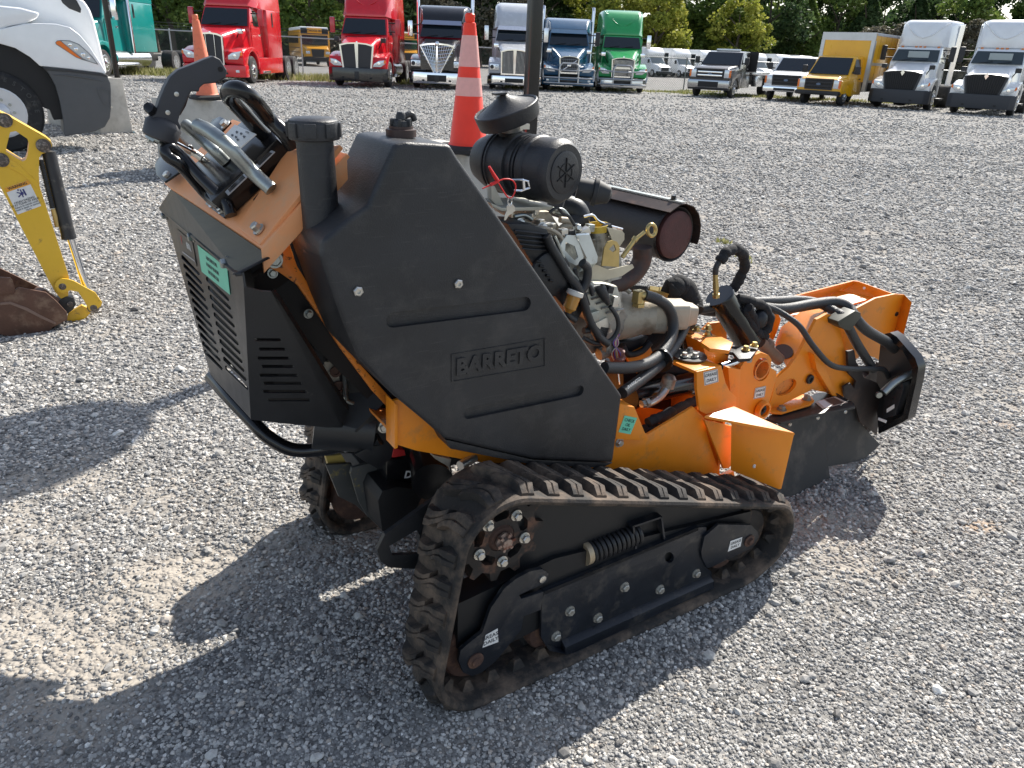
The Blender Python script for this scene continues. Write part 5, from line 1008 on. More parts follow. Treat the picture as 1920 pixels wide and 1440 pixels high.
m = MB(); m.lathe(gy(5, 1568, 735, .33), gy(5, 1582, 765, .33)-gy(5, 1568, 735, .33), [(0, .012), (.02, .012)], 8); m.build('hose_fitting', steel, SG)
# axle & hub of the cutter wheel under the guard
m = MB(); m.lathe(G.y(*zz(5, 1450, 860), .45), (0, 1, 0), [(0, .13), (.03, .14), (.05, .14), (.08, .12)], 26); 
for k in range(10): a = R(36*k); m.box(G.y(*zz(5, 1450, 860), .47)+Vector((.15*math.cos(a), 0, .15*math.sin(a))), (.04, .04, .03), Matrix.Rotation(-a, 3, 'Y'))
m.build('cutter_wheel', mat('cutter_steel', (.05, .04, .035), .6, .5, 10, .3), SG, 30)
# ================================================================ vehicles in the background
blk = mat('chassis_black', (.012, .012, .013), .6); satin = mat('polished_aluminium', (.72, .73, .75), .22, 1, 8, .08)
grille_d = mat('grille_mesh', (.045, .045, .05), .5, .5); trim_b = mat('black_trim', (.02, .02, .022), .5)
white_p = paint('white_truck_paint', (.88, .89, .89)); lampo = mat('marker_lamp', (.8, .25, .05), .25)
def wheel(par, x, y, r=.52, w=.29, rim=satin, out=1, name='wheel', rear=False):
    e = empty(name, (x, y, r)); e.parent = par
    o = out
    m = MB(); m.lathe((0, -o*w, 0), (0, o, 0), [(0, r*.6), (.02, r*.93), (.05, r*.985), (.07, r), (w-.07, r), (w-.05, r*.985), (w-.02, r*.93), (w, r*.62), (w-.03, r*.58), (w-.12, r*.56)], 36); m.build('tyre', tire, e, 30)
    m = MB()
    if rear: m.lathe((0, 0, 0), (0, o, 0), [(0, r*.6), (-.02, r*.58), (-.13, r*.42), (-.14, r*.36), (-.03, r*.33), (0, r*.18), (.01, .01)], 28)
    else: m.lathe((0, 0, 0), (0, o, 0), [(.0, r*.62), (.004, r*.58), (-.05, r*.52), (-.045, r*.40), (-.01, r*.26), (.02, r*.24), (.05, r*.15), (.055, .01)], 28)
    ri = m.build('rim', rim, e, 30)
    for k in range(10):
        a = R(36*k); m = MB(); m.lathe((r*.33*math.cos(a), (0 if not rear else -.03*o), r*.33*math.sin(a)), (0, o, 0), [(-.03, .022), (.03, .02)], 6); 
        if k == 0: M0 = m
        else:
            tmp = bpy.data.meshes.new('x'); m.bm.to_mesh(tmp); m.bm.free(); M0.bm.from_mesh(tmp); bpy.data.meshes.remove(tmp)
    M0.build('wheel_nuts', steel, ri, 0)['kind'] = 'stuff'
    m = MB()
    for k in range(5): a = R(72*k+20); m.lathe((r*.46*math.cos(a), -.038*o, r*.46*math.sin(a)), (0, o, 0), [(0, .03), (.008, .028)], 10)
    m.build('hand_holes', blk, ri, 0)['kind'] = 'stuff'
    return e
def slab(par, name, m_, a, b, bev=.0, smooth=30): m = MB(); m.bb(a, b); return m.build(name, m_, par, smooth, bev)
def xz(par, name, m_, pts, y0, y1, bev=.03, sm=40): m = MB(); m.prism([(x, y0, z) for x, z in pts], (0, y1-y0, 0)); return m.build(name, m_, par, sm, bev)
def yz(par, name, m_, pts, x0, x1, bev=.0, sm=30, holes=None): m = MB(); m.prism([(x0, y, z) for y, z in pts], (x1-x0, 0, 0), [[(x0, y, z) for y, z in h] for h in holes] if holes else None); return m.build(name, m_, par, sm, 0 if holes else bev)
def section(x, w0, w1, z0, z1, r=.18, n=5):
    """open-ended body section at x: half width w0 at the bottom, w1 at the top with rounded shoulders"""
    out = [(x, -w0, z0)]
    for k in range(n+1): a = R(180-90*k/n); out.append((x, -(w1-r)+r*math.cos(a), z1-r+r*math.sin(a)))
    for k in range(n+1): a = R(90-90*k/n); out.append((x, (w1-r)+r*math.cos(a), z1-r+r*math.sin(a)))
    out.append((x, w0, z0)); return out
def mirrors(par, x, z, m_, arm_m, w=1.42, h=.62, hood=None, hm=None):
    for s in (-1, 1):
        e = slab(par, 'side_mirror', m_, (x-.06, s*(w-.11), z-h/2), (x+.06, s*(w+.11), z+h/2), .04)
        m = MB(); m.tube([(x-.1, s*1.0, z+h*.25), (x, s*(w-.1), z+h*.25)], .025, 8, False); m.tube([(x-.1, s*1.0, z-h*.3), (x, s*(w-.1), z-h*.3)], .025, 8, False); m.build('mirror_arm', arm_m, e)
        slab(e, 'mirror_glass', chrome, (x-.07, s*(w-.08), z-h*.44), (x-.062, s*(w+.08), z+h*.44))
        if hood:
            hx_, hy_, hz_ = hood; q = slab(par, 'hood_mirror', hm or chrome, (hx_-.07, s*(hy_+.18)-.11, hz_+.30), (hx_+.07, s*(hy_+.18)+.11, hz_+.48), .03)
            m = MB(); m.tube([(hx_-.15, s*(hy_-.1), hz_-.05), (hx_, s*(hy_+.12), hz_+.33)], .02, 8, False); m.build('mirror_arm', arm_m, q)
def semi(label, pos, yaw, P):
    g = P.get
    t = empty('semi_truck', (*pos, 0), R(yaw), label=label, cat='semi truck', group='semi trucks parked along the far side of the lot')
    bc = g('body'); hc = g('hood', bc); cc = g('cab', bc); fc = g('fair', cc)
    HB = g('hood_h', 1.95); GH = g('grille_top', 1.72); gw = g('gw', .56); HL = g('hl', 1.75); axf = g('axf', -1.30)
    # frame, axles, wheels
    slab(t, 'chassis_rails', blk, (-8.0, -.45, .55), (-.4, .45, .85), .02)
    for s in (-1, 1):
        wheel(t, axf, s*1.20, out=s)
        for x in g('rear', (-6.1, -7.35)): wheel(t, x, s*1.22, w=.58, out=s, rear=True)
    # hood and fenders
    m = MB(); m.loft([section(-.10, gw, gw+.02, .78, GH, .16), section(-.35, gw+.06, gw+.08, .80, GH+.07, .2), section(-1.0, .80, .76, .95, (GH+HB)/2+.07, .22), section(-HL, 1.0, .95, 1.0, HB, .24)]); hood = m.build('hood', hc, t, 45)
    for s in (-1, 1):
        arc = [(axf+.68*math.cos(R(a)), .52+.70*math.sin(R(a))) for a in range(10, 181, 17)]
        fz = g('fz', 1.32)
        pts = [(-.14, .72)] + [(-.10, .95), (-.22, fz-.14), (axf+.55, fz), (axf, fz+.07), (axf-.55, fz), (axf-.80, 1.05), (axf-.80, .62)] + [(x, z) for x, z in arc[::-1]] + [(axf+.72, .62)]
        xz(t, 'fender', g('fender', hc), pts, s*.50, s*1.20, .09, 50)
        # head lamp
        lm = g('lamp', lamp_c); lz = g('lz', 1.0)
        if g('lampbox'):
            b_ = slab(t, 'headlight', satin, (-.12, s*.72, lz-.13), (-.02, s*1.14, lz+.13), .03)
            for k in (0, 1): m = MB(); m.lathe((-.015, s*(.82+.21*k), lz), (1, 0, 0), [(0, .085), (.012, .075), (.02, .02)], 16); m.build('lamp_bulb', grille_d if k else lamp_c, b_)
        else:
            hp = g('lshape', [(.64, -.13), (.98, -.12), (1.17, .02), (1.14, .15), (.90, .12), (.70, .0)])
            m = MB(); m.prism([(-.115, s*y, lz+z) for y, z in hp], (.05, 0, 0)); o = m.build('headlight', lm, t, 30, .012)
            m = MB(); m.lathe((-.066, s*.90, lz+.01), (1, 0, 0), [(0, .07), (.01, .06), (.012, .03)], 14); m.build('lamp_bulb', chrome, o)
            m = MB(); m.prism([(-.112, s*y, lz+z) for y, z in ((1.10, .0), (1.185, .04), (1.17, .15), (1.12, .14))], (.05, 0, 0)); m.build('turn_signal', amber_l, o)
    # bumper
    bz0, bz1 = g('bz', (.26, .70)); bm_ = g('bumper', grey_pl)
    pts = [(-.62, -1.24), (-.20, -1.25), (.02, -1.05), (.12, -.55), (.14, 0), (.12, .55), (.02, 1.05), (-.20, 1.25), (-.62, 1.24), (-.62, 1.12), (-.25, 1.10), (-.08, .9), (0, 0), (-.08, -.9), (-.25, -1.10), (-.62, -1.12)]
    m = MB(); m.prism([(x, y, bz0) for x, y in pts], (0, 0, bz1-bz0)); bp = m.build('bumper', bm_, t, 40, .03)
    slab(bp, 'intake_slot', blk, (.10, -.42, bz0+.10), (.155, .42, bz1-.10) if g('bslot', 1) else (.11, .42, bz0+.12), .01)
    if g('plate', 1): slab(bp, 'tow_cover', trim_b, (.13, -.09, bz0+.08), (.165, .09, bz1-.14), .01)
    for s in (-1, 1):
        q = slab(bp, 'tow_hook', blk, (.06, s*.58-.05, bz0+.10), (.13, s*.58+.05, bz0+.17)); slab(bp, 'fog_lamp', lamp_c, (-.10, s*.96-.10, bz0+.17), (.045, s*.96+.10, bz0+.27), .02) if g('fog') else None
    # grille
    G_ = g('grille', 'kw'); gx_ = -.085; z0, z1 = g('gz', (.62, GH-.02)); top_w, bot_w = g('gtw', gw), g('gbw', gw*.92)
    fr = [(-bot_w, z0), (bot_w, z0), (top_w, z1-.05), (top_w*.6, z1+.02), (0, z1+.05), (-top_w*.6, z1+.02), (-top_w, z1-.05)]
    inn = [(y*.90, z0+.06+(z-z0)*.90) for y, z in fr]
    fm = g('gframe', chrome)
    o = yz(t, 'grille_frame', fm, fr, gx_-.02, gx_+.07, holes=[inn])
    yz(o, 'grille_mesh', g('gmesh', grille_d), inn, gx_, gx_+.03)
    def bar(y0, z0_, y1, z1_, w=.012, mm=None, dx=.055): m = MB(); m.tube([(gx_+dx, y0, z0_), (gx_+dx, y1, z1_)], w, 6, False); m.build('grille_bar', mm or fm, o)
    if G_ in ('kw', 'ws'): yz(o, 'centre_bar', fm, [(-.035, z0), (.035, z0), (.075, z1), (-.075, z1)], gx_+.03, gx_+.09); 
    if G_ == 'ws':
        for k in range(-9, 10):
            if k: bar(k*gw*.088, z0+.07, k*gw*.097, z1-.06, .008, satin)
    if G_ == 'pete':
        for s in (-1, 1): bar(s*gw*.32, z0+.05, s*gw*.34, z1, .018)
    if G_ == 'volvo':
        for k in range(6): bar(-gw*.85, z0+.1+k*.13, gw*.85, z0+.1+k*.13, .012, mat('mesh_bar', (.25, .26, .27), .4, .7))
        for k in range(-5, 6): bar(k*.09, z0+.06, k*.09, z1-.06, .008, mat('mesh_bar', (0, 0, 0)))
        m = MB(); m.tube([(gx_+.075, -gw*.8, z0+.1), (gx_+.075, gw*.8, z1-.12)], .028, 8, False); m.build('diagonal_bar', chrome, o); slab(o, 'badge', chrome, (gx_+.07, -.09, (z0+z1)/2-.05), (gx_+.10, .09, (z0+z1)/2+.05), .02)
    if G_ == 'inter':
        zm = (z0+z1)/2; slab(o, 'centre_bar', chrome, (gx_+.03, -gw*.88, zm-.045), (gx_+.075, gw*.88, zm+.045))
        for k in range(-8, 9): bar(k*gw*.10, z0+.08, k*gw*.105, z1-.07, .013, chrome)
    if G_ == 'lt':
        for k in range(-8, 9): bar(k*gw*.098, z0+.08, k*gw*.115, z1-.06, .016, trim_b)
        m = MB(); m.prism([(gx_+.05, 0, z1-.16), (gx_+.05, .08, z1-.03), (gx_+.05, 0, z1+.10), (gx_+.05, -.08, z1-.03)], (.04, 0, 0)); m.build('diamond_badge', chrome, o)
    if G_ == 'lone':
        for k in range(8): zz_ = z0+.12+k*(z1-z0-.2)/7; f = (zz_-z0)/(z1-z0); w_ = (bot_w+(top_w-bot_w)*min(1, f*1.5))*.9; bar(-w_, zz_+.04, 0, zz_-.05, .016); bar(0, zz_-.05, w_, zz_+.04, .016)
        for k in range(-6, 7): bar(k*.03, z0+.08, k*top_w*.145, z1-.02, .012)
        m = MB(); m.sph((gx_+.08, 0, z1+.02), .09, (.5, 1, 1.1)); m.build('round_badge', chrome, o)
        slab(o, 'centre_bar', chrome, (gx_+.05, -.03, z0), (gx_+.09, .03, z1))
    if g('crest', 1): slab(hood, 'hood_crest', chrome, (-.16, -.03, GH+.02), (-.09, .03, GH+.09), .01)
    # cab
    RH = g('roof_h', 2.78); CW = g('cw', 1.02)
    cabp = [(-HL+.02, .95), (-HL+.02, HB-.02), (-HL-.46, RH-.10), (-HL-.75, RH), (-HL-1.75, RH+.02), (-HL-1.75, .95)]
    m = MB(); m.loft([[(x, -CW, z) if z < HB+.1 else (x, -CW+.09, z) for x, z in cabp], [(x, CW, z) if z < HB+.1 else (x, CW-.09, z) for x, z in cabp]]); cab = m.build('cab', cc, t, 35, .05)
    w0, w1 = CW-.07, CW-.16; wx0, wz0, wx1, wz1 = -HL+.01, HB+.05, -HL-.42, RH-.16; off = .028
    m = MB(); m.prism([(wx0+off, -w0, wz0), (wx0+off, w0, wz0), (wx1+off, w1, wz1), (wx1+off, -w1, wz1)], (.012, 0, .004)); ws_ = m.build('windshield', g('glass', glass), cab, 0, .0)
    m = MB(); m.tube([(wx0+off+.02, .05, wz0+.02), (wx0+off-.03, .55, wz0+.10)], .012, 6, False); m.build('wiper', blk, ws_)
    m = MB(); m.tube([(wx0+off+.02, -.65, wz0+.02), (wx0+off-.03, -.15, wz0+.10)], .012, 6, False); m.build('wiper', blk, ws_)
    if g('seethru'):
        slab(cab, 'painted_see_through', mat('painted_daylight', (.35, .40, .40), .2), (wx0-.12+off, -w0*.35, wz0+.16), (wx0-.10+off, w0*.55, wz0+.42), .0)  # pale rectangle at the windshield: daylight through the cab put into colour
    for s in (-1, 1):
        q = [(-HL-.50, RH-.30), (-HL-.16, HB+.12), (-HL-1.15, HB+.05), (-HL-1.15, RH-.22), (-HL-.60, RH-.20)]
        m = MB(); m.prism([(x, s*(CW+.006 if z < HB+.1 else CW-.085), z) for x, z in q], (0, s*.012, 0)); m.build('side_window', g('sglass', glass), cab, 0)
        m = MB(); m.prism([(x, s*(CW+.002), z) for x, z in ((-HL-.12, 1.0), (-HL-.12, HB+.02), (-HL-1.22, HB-.02), (-HL-1.22, 1.0))], (0, s*.012, 0)); d = m.build('door', cc, cab, 0, .006)
        slab(d, 'door_handle', g('handle', chrome), (-HL-1.15, s*(CW+.014), HB-.28), (-HL-1.0, s*(CW+.04), HB-.22))
    if g('visor'): m = MB(); m.prism([(wx1+.20, -w1-.04, wz1-.02), (wx1+.20, w1+.04, wz1-.02), (wx1-.06, w1, wz1+.16), (wx1-.06, -w1, wz1+.16)], (.02, 0, .02)); m.build('sun_visor', g('visor'), cab, 0)
    for y in g('markers', (-.75, -.18, 0, .18, .75)): slab(cab, 'marker_lamp', g('mk', lampo), (wx1-.22, y-.05, RH-.06), (wx1-.12, y+.05, RH-.005), .01)
    # sleeper and roof fairing
    BK = -HL-1.75; SL = g('sleeper', 1.9); SH = g('sleeper_h', 3.85)
    if SL:
        slab(t, 'sleeper', cc, (BK-SL, -1.20, .95), (BK+.03, 1.20, RH-.1 if g('fair_shape', 'dome') else SH), .06)
        for s in (-1, 1): slab(t, 'sleeper_window', glass, (BK-.75, s*1.19, RH-.75), (BK-.60, s*1.215, RH-.2), .02)
    fs = g('fair_shape', 'dome'); xb = BK-SL
    if fs == 'dome': rings = [section(-HL-.48, .96, .84, RH-.06, RH+.06, .08), section(-HL-.72, 1.03, .94, RH-.08, RH+(SH-RH)*.42, .22), section(-HL-1.10, 1.10, 1.02, RH-.1, RH+(SH-RH)*.78, .28), section(-HL-1.7, 1.17, 1.10, RH-.12, SH-.04, .3), section(xb, 1.20, 1.14, RH-.12, SH, .28)]
    elif fs == 'low': rings = [section(-HL-.55, .95, .90, RH-.06, RH+.05, .06), section(-HL-1.0, 1.05, 1.0, RH-.1, SH-.15, .12), section(-HL-1.6, 1.18, 1.15, RH-.1, SH, .12), section(xb, 1.20, 1.18, RH-.1, SH, .12)]
    elif fs == 'daycab': rings = [section(-HL-.70, .80, .66, RH-.02, RH+.10, .08), section(-HL-.66, .92, .82, RH-.02, RH+(SH-RH)*.35, .22), section(-HL-.80, 1.0, .92, RH-.02, RH+(SH-RH)*.80, .26), section(-HL-1.05, 1.06, 1.0, RH-.02, SH-.02, .28), section(-HL-1.9, 1.18, 1.14, RH-.05, SH-.02, .16), section(-HL-2.5, 1.24, 1.22, RH-.3, SH-.04, .1)]
    if fs:
        m = MB(); m.loft(rings); fo = m.build('roof_fairing', fc, t, 50)
        if g('swoosh', 1):
            for s in (-1, 1):
                m = MB(); m.tube([(rings[1][0][0]+.03, 0, RH+(SH-RH)*.30), (rings[1][0][0]+.02, s*.35, RH+(SH-RH)*.42), (rings[2][0][0]+.03, s*.72, RH+(SH-RH)*.72), (rings[2][0][0]-.1, s*.98, SH-.12)], .022, 8); m.build('fairing_crease', fc, fo, 60)
    if fs == 'daycab':
        for s in (-1, 1): m = MB(); m.prism([(-HL-1.75, s*1.16, 1.0), (-HL-2.45, s*1.24, 1.0), (-HL-2.60, s*1.24, SH-.1), (-HL-1.9, s*1.16, SH-.2)], (0, s*.03, 0)); m.build('side_fairing', fc, t, 0)
        slab(t, 'fairing_edge', trim_b, (-HL-2.53, -1.22, RH-.3), (-HL-2.50, 1.22, SH-.05))
    mirrors(t, -HL-.25, HB+.38, g('mirror', trim_b), g('marm', blk), g('mw', 1.42), g('mh', .62), g('hm'), g('hmm'))
    for s in (-1, 1):
        if g('tank', 1): m = MB(); m.lathe((-2.5, s*.93, .68), (-1, 0, 0), [(0, .30), (.02, .32), (g('tankl', 1.9), .32), (g('tankl', 1.9)+.02, .30)], 26); m.build('fuel_tank', g('tankm', satin), t)
        slab(t, 'cab_step', g('stepm', satin), (-2.45, s*.98, .38), (-3.3-g('tankl', 1.9)+1.9, s*1.25, .46), .01)
        if g('stacks'): m = MB(); m.tube([(BK-.12, s*1.26, .9), (BK-.12, s*1.26, g('stacks')), (BK-.24, s*1.26, g('stacks')+.12)], .075, 14, False); m.build('exhaust_stack', chrome, t)
        if g('skirt'): slab(t, 'side_skirt', g('skirt'), (-2.1, s*1.12, .35), (-5.3, s*1.20, .98), .03)
    if g('guard'):
        gm = g('guard'); m = MB()
        for s in (-1, 1):
            m.tube([(.25, s*.45, .95), (.22, s*.95, 1.0), (.10, s*1.20, .98), (.05, s*1.22, .75), (.12, s*1.18, .5)], .035, 8)
            m.tube([(.30, s*.45, .35), (.30, s*.45, 1.05), (.26, s*.33, 1.25)], .035, 8)
        m.tube([(.26, -.33, 1.25), (.27, .33, 1.25)], .035, 8, False); m.tube([(.30, -.45, .95), (.30, .45, .95)], .03, 8, False)
        for z in (.38, .62): m.tube([(.12, -1.18, z), (.30, -.5, z), (.32, 0, z), (.30, .5, z), (.12, 1.18, z)], .035, 8)
        m.build('grille_guard', gm, t)
    return t
W_, U_ = 1, 1
redp = paint('bright_red_paint', (.62, .012, .022)); redp2 = paint('deep_red_paint', (.50, .012, .030)); teal = paint('teal_paint', (.0, .24, .22)); silver = paint('silver_white_paint', (.55, .57, .60), .25); blue = paint('blue_paint', (.020, .085, .17)); green = paint('green_paint', (.02, .33, .09)); blackp = paint('black_truck_paint', (.010, .010, .012)); burg = paint('burgundy_paint', (.20, .005, .015))
semi('red semi truck with a tall chrome-framed grille, behind the faded orange cone', (-12.35, 31.6), -90, dict(body=redp, grille='pete', gw=.50, grille_top=1.80, hood_h=2.10, gz=(.66, 1.80), gbw=.48, roof_h=2.95, sleeper_h=3.95, bumper=redp, mirror=redp2, hm=(-.9, .72, 1.55), lz=1.03, fog=1, skirt=redp, tank=0, plate=0, lshape=[(.62, -.13), (1.0, -.12), (1.16, .10), (1.16, .19), (.80, .12), (.64, .02)], swoosh=0))
semi('red semi truck with a two-panel grille and a black bumper', (-7.05, 33.6), -90, dict(body=redp, hood=redp, grille='kw', gw=.66, grille_top=1.68, hood_h=2.02, gz=(.62, 1.68), gtw=.72, gbw=.60, roof_h=2.85, sleeper_h=4.05, bumper=blackp, bz=(.24, .76), mirror=redp2, hm=(-.8, .80, 1.45), hmm=trim_b, lz=.94, bslot=0, fender=redp, mk=mat('pale_lamp', (.8, .7, .65), .3)))
semi('black and dark red semi truck with a chrome V-shaped grille', (-3.85, 34.9), -90, dict(body=blackp, hood=blackp, cab=burg, fender=blackp, fair=blackp, grille='lone', gw=.72, gz=(.62, 1.80), gtw=.76, gbw=.14, grille_top=1.74, hood_h=2.05, roof_h=2.78, fair_shape='low', sleeper_h=3.45, bumper=chrome, visor=mat('steel_blue_visor', (.16, .20, .30), .3, .6), mirror=chrome, stacks=4.1, lampbox=1, lz=1.02, bz=(.22, .68), swoosh=1, handle=chrome))
semi('silver semi truck with a twin-panel grille, between striped cone and black post', (-.52, 37.0), -90, dict(body=silver, grille='ws', gw=.62, gz=(.66, 1.70), gtw=.64, gbw=.62, grille_top=1.66, hood_h=2.05, roof_h=2.75, sleeper_h=3.85, bumper=chrome, bz=(.24, .62), lampbox=1, lz=.98, mirror=satin, visor=satin, hm=(-.9, .72, 1.5), swoosh=0, plate=0))
semi('dark blue semi truck with a steel grille guard, right of the post', (2.05, 38.3), -90, dict(body=blue, grille='volvo', gw=.46, gz=(.80, 1.52), gtw=.48, gbw=.42, grille_top=1.52, hood_h=2.0, roof_h=2.75, fair_shape='low', sleeper_h=3.30, bumper=blue, guard=mat('guard_steel', (.50, .51, .52), .35, .8), stacks=3.7, mirror=trim_b, lz=1.0, bz=(.28, .62), visor=blue, fog=1, hm=(-.8, .78, 1.4), fz=1.25, swoosh=0))
semi('bright green semi truck with two stacked chrome grilles', (4.8, 39.9), -92, dict(body=green, grille='inter', gw=.56, gz=(.70, 1.56), gtw=.58, gbw=.54, grille_top=1.58, hood_h=2.0, roof_h=2.72, sleeper_h=3.90, bumper=satin, bz=(.24, .66), guard=mat('guard_steel', (0, 0, 0)), mirror=chrome, hm=(-.7, .80, 1.35), lz=.98, fz=1.28, plate=1, mw=1.36))
semi('teal semi truck with polished tanks, behind the near white truck nose', (-18.75, 32.0), -90, dict(rear=(-8.3, -9.6), tankl=3.1, sleeper=2.6, body=teal, grille='ws', gw=.6, hl=2.1, axf=-1.5, hood_h=2.2, grille_top=1.9, roof_h=3.1, sleeper_h=4.3, fair_shape='low', bumper=chrome, mirror=chrome, stacks=4.6, mh=.8, mw=1.45))
lt = dict(body=white_p, grille='lt', gw=.78, gz=(.74, 1.52), gtw=.80, gbw=.62, gframe=mat('grille_surround', (.045, .048, .052), .55), gmesh=blk, grille_top=1.50, hood_h=1.92, roof_h=2.62, sleeper=0, fair_shape='daycab', sleeper_h=3.72, rear=(-5.2, -6.5), bumper=mat('bumper_dark_grey', (.040, .043, .050), .6), bz=(.25, .80), mirror=trim_b, hm=(-.75, .80, 1.35), hmm=trim_b, lz=.98, fz=1.24, tank=0, glass=mat('cab_glass', (.035, .05, .055), .05, 0, coat=.3), handle=trim_b, seethru=1, crest=0, stepm=blk, bslot=0, plate=0)
semi('white day cab truck with tall roof fairing, next to the yellow box truck', (16.45, 35.4), -127, lt)
semi('white day cab truck with tall roof fairing, at the right edge of the photo', (18.75, 33.0), -127, lt)
# ---------------------------------------------------------------- pickup, vans, box truck
def smallwheel(par, x, y, out, r=.39, w=.24, rim=satin): return wheel(par, x, y, r, w, rim, out)
def ford(t, col, P):
    """front clip, cab and doors shared by the pickup, the vans and the box truck; nose at x=0"""
    g = P.get; HZ = g('hz', 1.30); HL = g('hl', 1.45); RH = g('rh', 2.05); w = g('w', 1.0); ax = g('ax', -.95)
    m = MB(); m.loft([section(-.05, w-.06, w-.10, .55, HZ-.14, .12), section(-.25, w-.03, w-.08, .5, HZ-.04, .14), section(-HL, w, w-.04, .5, HZ+.06, .16)]); hood = m.build('hood', col, t, 45)
    arch = [(ax+.50*math.cos(R(a)), .39+.50*math.sin(R(a))) for a in range(0, 181, 15)]
    for s in (-1, 1):
        xz(t, 'fender', col, [(-.08, .55), (-.08, HZ-.18), (ax-.9, HZ-.08), (ax-.9, .42)] + arch[::-1], s*(w-.12), s*(w+.02), .03)
    cabp = [(-HL+.02, .45), (-HL+.02, HZ+.02), (-HL-.62, RH-.05), (-HL-.9, RH), (-HL-g('cl', 1.7), RH), (-HL-g('cl', 1.7), .45)]
    m = MB(); m.loft([[(x, -w, z) if z < HZ+.1 else (x, -w+.14, z) for x, z in cabp], [(x, w, z) if z < HZ+.1 else (x, w-.14, z) for x, z in cabp]]); cab = m.build('cab', col, t, 35, .04)
    m = MB(); m.prism([(-HL+.03, -w+.10, HZ+.07), (-HL+.03, w-.10, HZ+.07), (-HL-.54, w-.22, RH-.09), (-HL-.54, -w+.22, RH-.09)], (.012, 0, .004)); m.build('windshield', g('glass', glass), cab, 0)
    for s in (-1, 1):
        m = MB(); m.prism([(x, s*(w+.004 if z < HZ+.15 else w-.13), z) for x, z in ((-HL-.28, HZ+.12), (-HL-.66, RH-.14), (-HL-1.2, RH-.12), (-HL-1.2, HZ+.10))], (0, s*.012, 0)); m.build('side_window', glass, cab, 0)
        e = slab(t, 'side_mirror', trim_b, (-HL-.20, s*(w+.12), HZ+.10), (-HL-.10, s*(w+.34), HZ+.42), .03); slab(e, 'mirror_arm', trim_b, (-HL-.18, s*w, HZ+.14), (-HL-.12, s*(w+.13), HZ+.19))
        slab(cab, 'door_handle', trim_b, (-HL-1.25, s*(w+.0), HZ-.12), (-HL-1.10, s*(w+.03), HZ-.07))
        slab(t, 'headlight', lamp_c, (-.10, s*(w-.33), HZ-.52), (-.03, s*(w-.02), HZ-.16), .02)
        slab(t, 'turn_signal', amber_l, (-.12, s*(w-.09), HZ-.50), (-.022, s*(w-.0), HZ-.18), .01)
        smallwheel(t, ax, s*(w-.02), s); 
    gw = w-.36; gf = g('gf', trim_b)
    o = yz(t, 'grille_frame', gf, [(-gw, HZ-.58), (gw, HZ-.58), (gw+.02, HZ-.12), (-gw-.02, HZ-.12)], -.06, .0, holes=[[(-gw+.06, HZ-.52), (gw-.06, HZ-.52), (gw-.05, HZ-.18), (-gw+.05, HZ-.18)]])
    yz(o, 'grille_mesh', blk, [(-gw+.06, HZ-.52), (gw-.06, HZ-.52), (gw-.05, HZ-.18), (-gw+.05, HZ-.18)], -.05, -.03)
    for k in range(2): slab(o, 'grille_bar', g('gb', trim_b), (-.03, -gw+.05, HZ-.46+.15*k), (.01, gw-.05, HZ-.39+.15*k), .01)
    m = MB(); m.lathe((.0, 0, HZ-.35), (1, 0, 0), [(0, .11), (.02, .10)], 20); 
    for v in m.bm.verts: v.co.z = HZ-.35+(v.co.z-(HZ-.35))*.5
    m.build('oval_badge', mat('badge_blue', (.10, .14, .22), .3, .6), o)
    bp = slab(t, 'bumper', g('bump', trim_b), (-.25, -w-.02, .42), (.10, w+.02, HZ-.62), .05); slab(bp, 'intake_slot', blk, (.08, -.5, .47), (.105, .5, HZ-.70))
    return cab
# yellow box truck
bx = empty('box_truck', (13.15, 36.1, 0), R(-132), label='yellow box truck with a silver-edged cargo box', cat='box truck')
yel = paint('rental_yellow', (.88, .45, .008), .3); ford(bx, yel, dict(hz=1.22, hl=.95, rh=2.08, ax=-.80, w=.98))
cargo = slab(bx, 'cargo_box', yel, (-7.4, -1.20, 1.0), (-2.45, 1.20, 3.05), .0)
cm = mat('box_aluminium', (.55, .56, .57), .35, .7, 3, .1)
slab(cargo, 'front_rail', cm, (-2.50, -1.22, 2.75), (-2.43, 1.22, 3.08)); slab(cargo, 'roof_skin', mat('roof_white', (.75, .76, .76), .5), (-7.4, -1.215, 3.04), (-2.45, 1.215, 3.075))
for s in (-1, 1):
    slab(cargo, 'corner_post', cm, (-2.62, s*1.06, .62), (-2.42, s*1.225, 2.75)); slab(cargo, 'top_rail', cm, (-7.4, s*1.195, 2.96), (-2.62, s*1.22, 3.05)); slab(cargo, 'side_strip', cm, (-7.4, s*1.2, 1.72), (-2.62, s*1.215, 1.84)); slab(cargo, 'bottom_rail', cm, (-7.4, s*1.2, .98), (-2.62, s*1.215, 1.10))
    for k in range(6): slab(cargo, 'panel_seam', mat('seam_dark', (.45, .22, .01), .5), (-3.2-.75*k, s*1.2, 1.1), (-3.18-.75*k, s*1.206, 2.96))
    wheel(bx, -5.6, s*1.05, .40, .5, satin, s, rear=True)
slab(bx, 'chassis_rails', blk, (-7.2, -.45, .55), (-1, .45, .98))
# white pickup beside it
wp_ = empty('pickup_truck', (12.35, 38.2, 0), R(-122), label='white pickup truck half hidden behind the yellow box truck', cat='pickup')
ford(wp_, white_p, dict(hz=1.28, bump=chrome, hl=1.35, rh=2.0, ax=-.9, cl=2.3)); slab(wp_, 'truck_bed', white_p, (-5.9, -.98, .55), (-3.6, .98, 1.35), .04)
for s in (-1, 1): smallwheel(wp_, -4.6, s*.96, s)
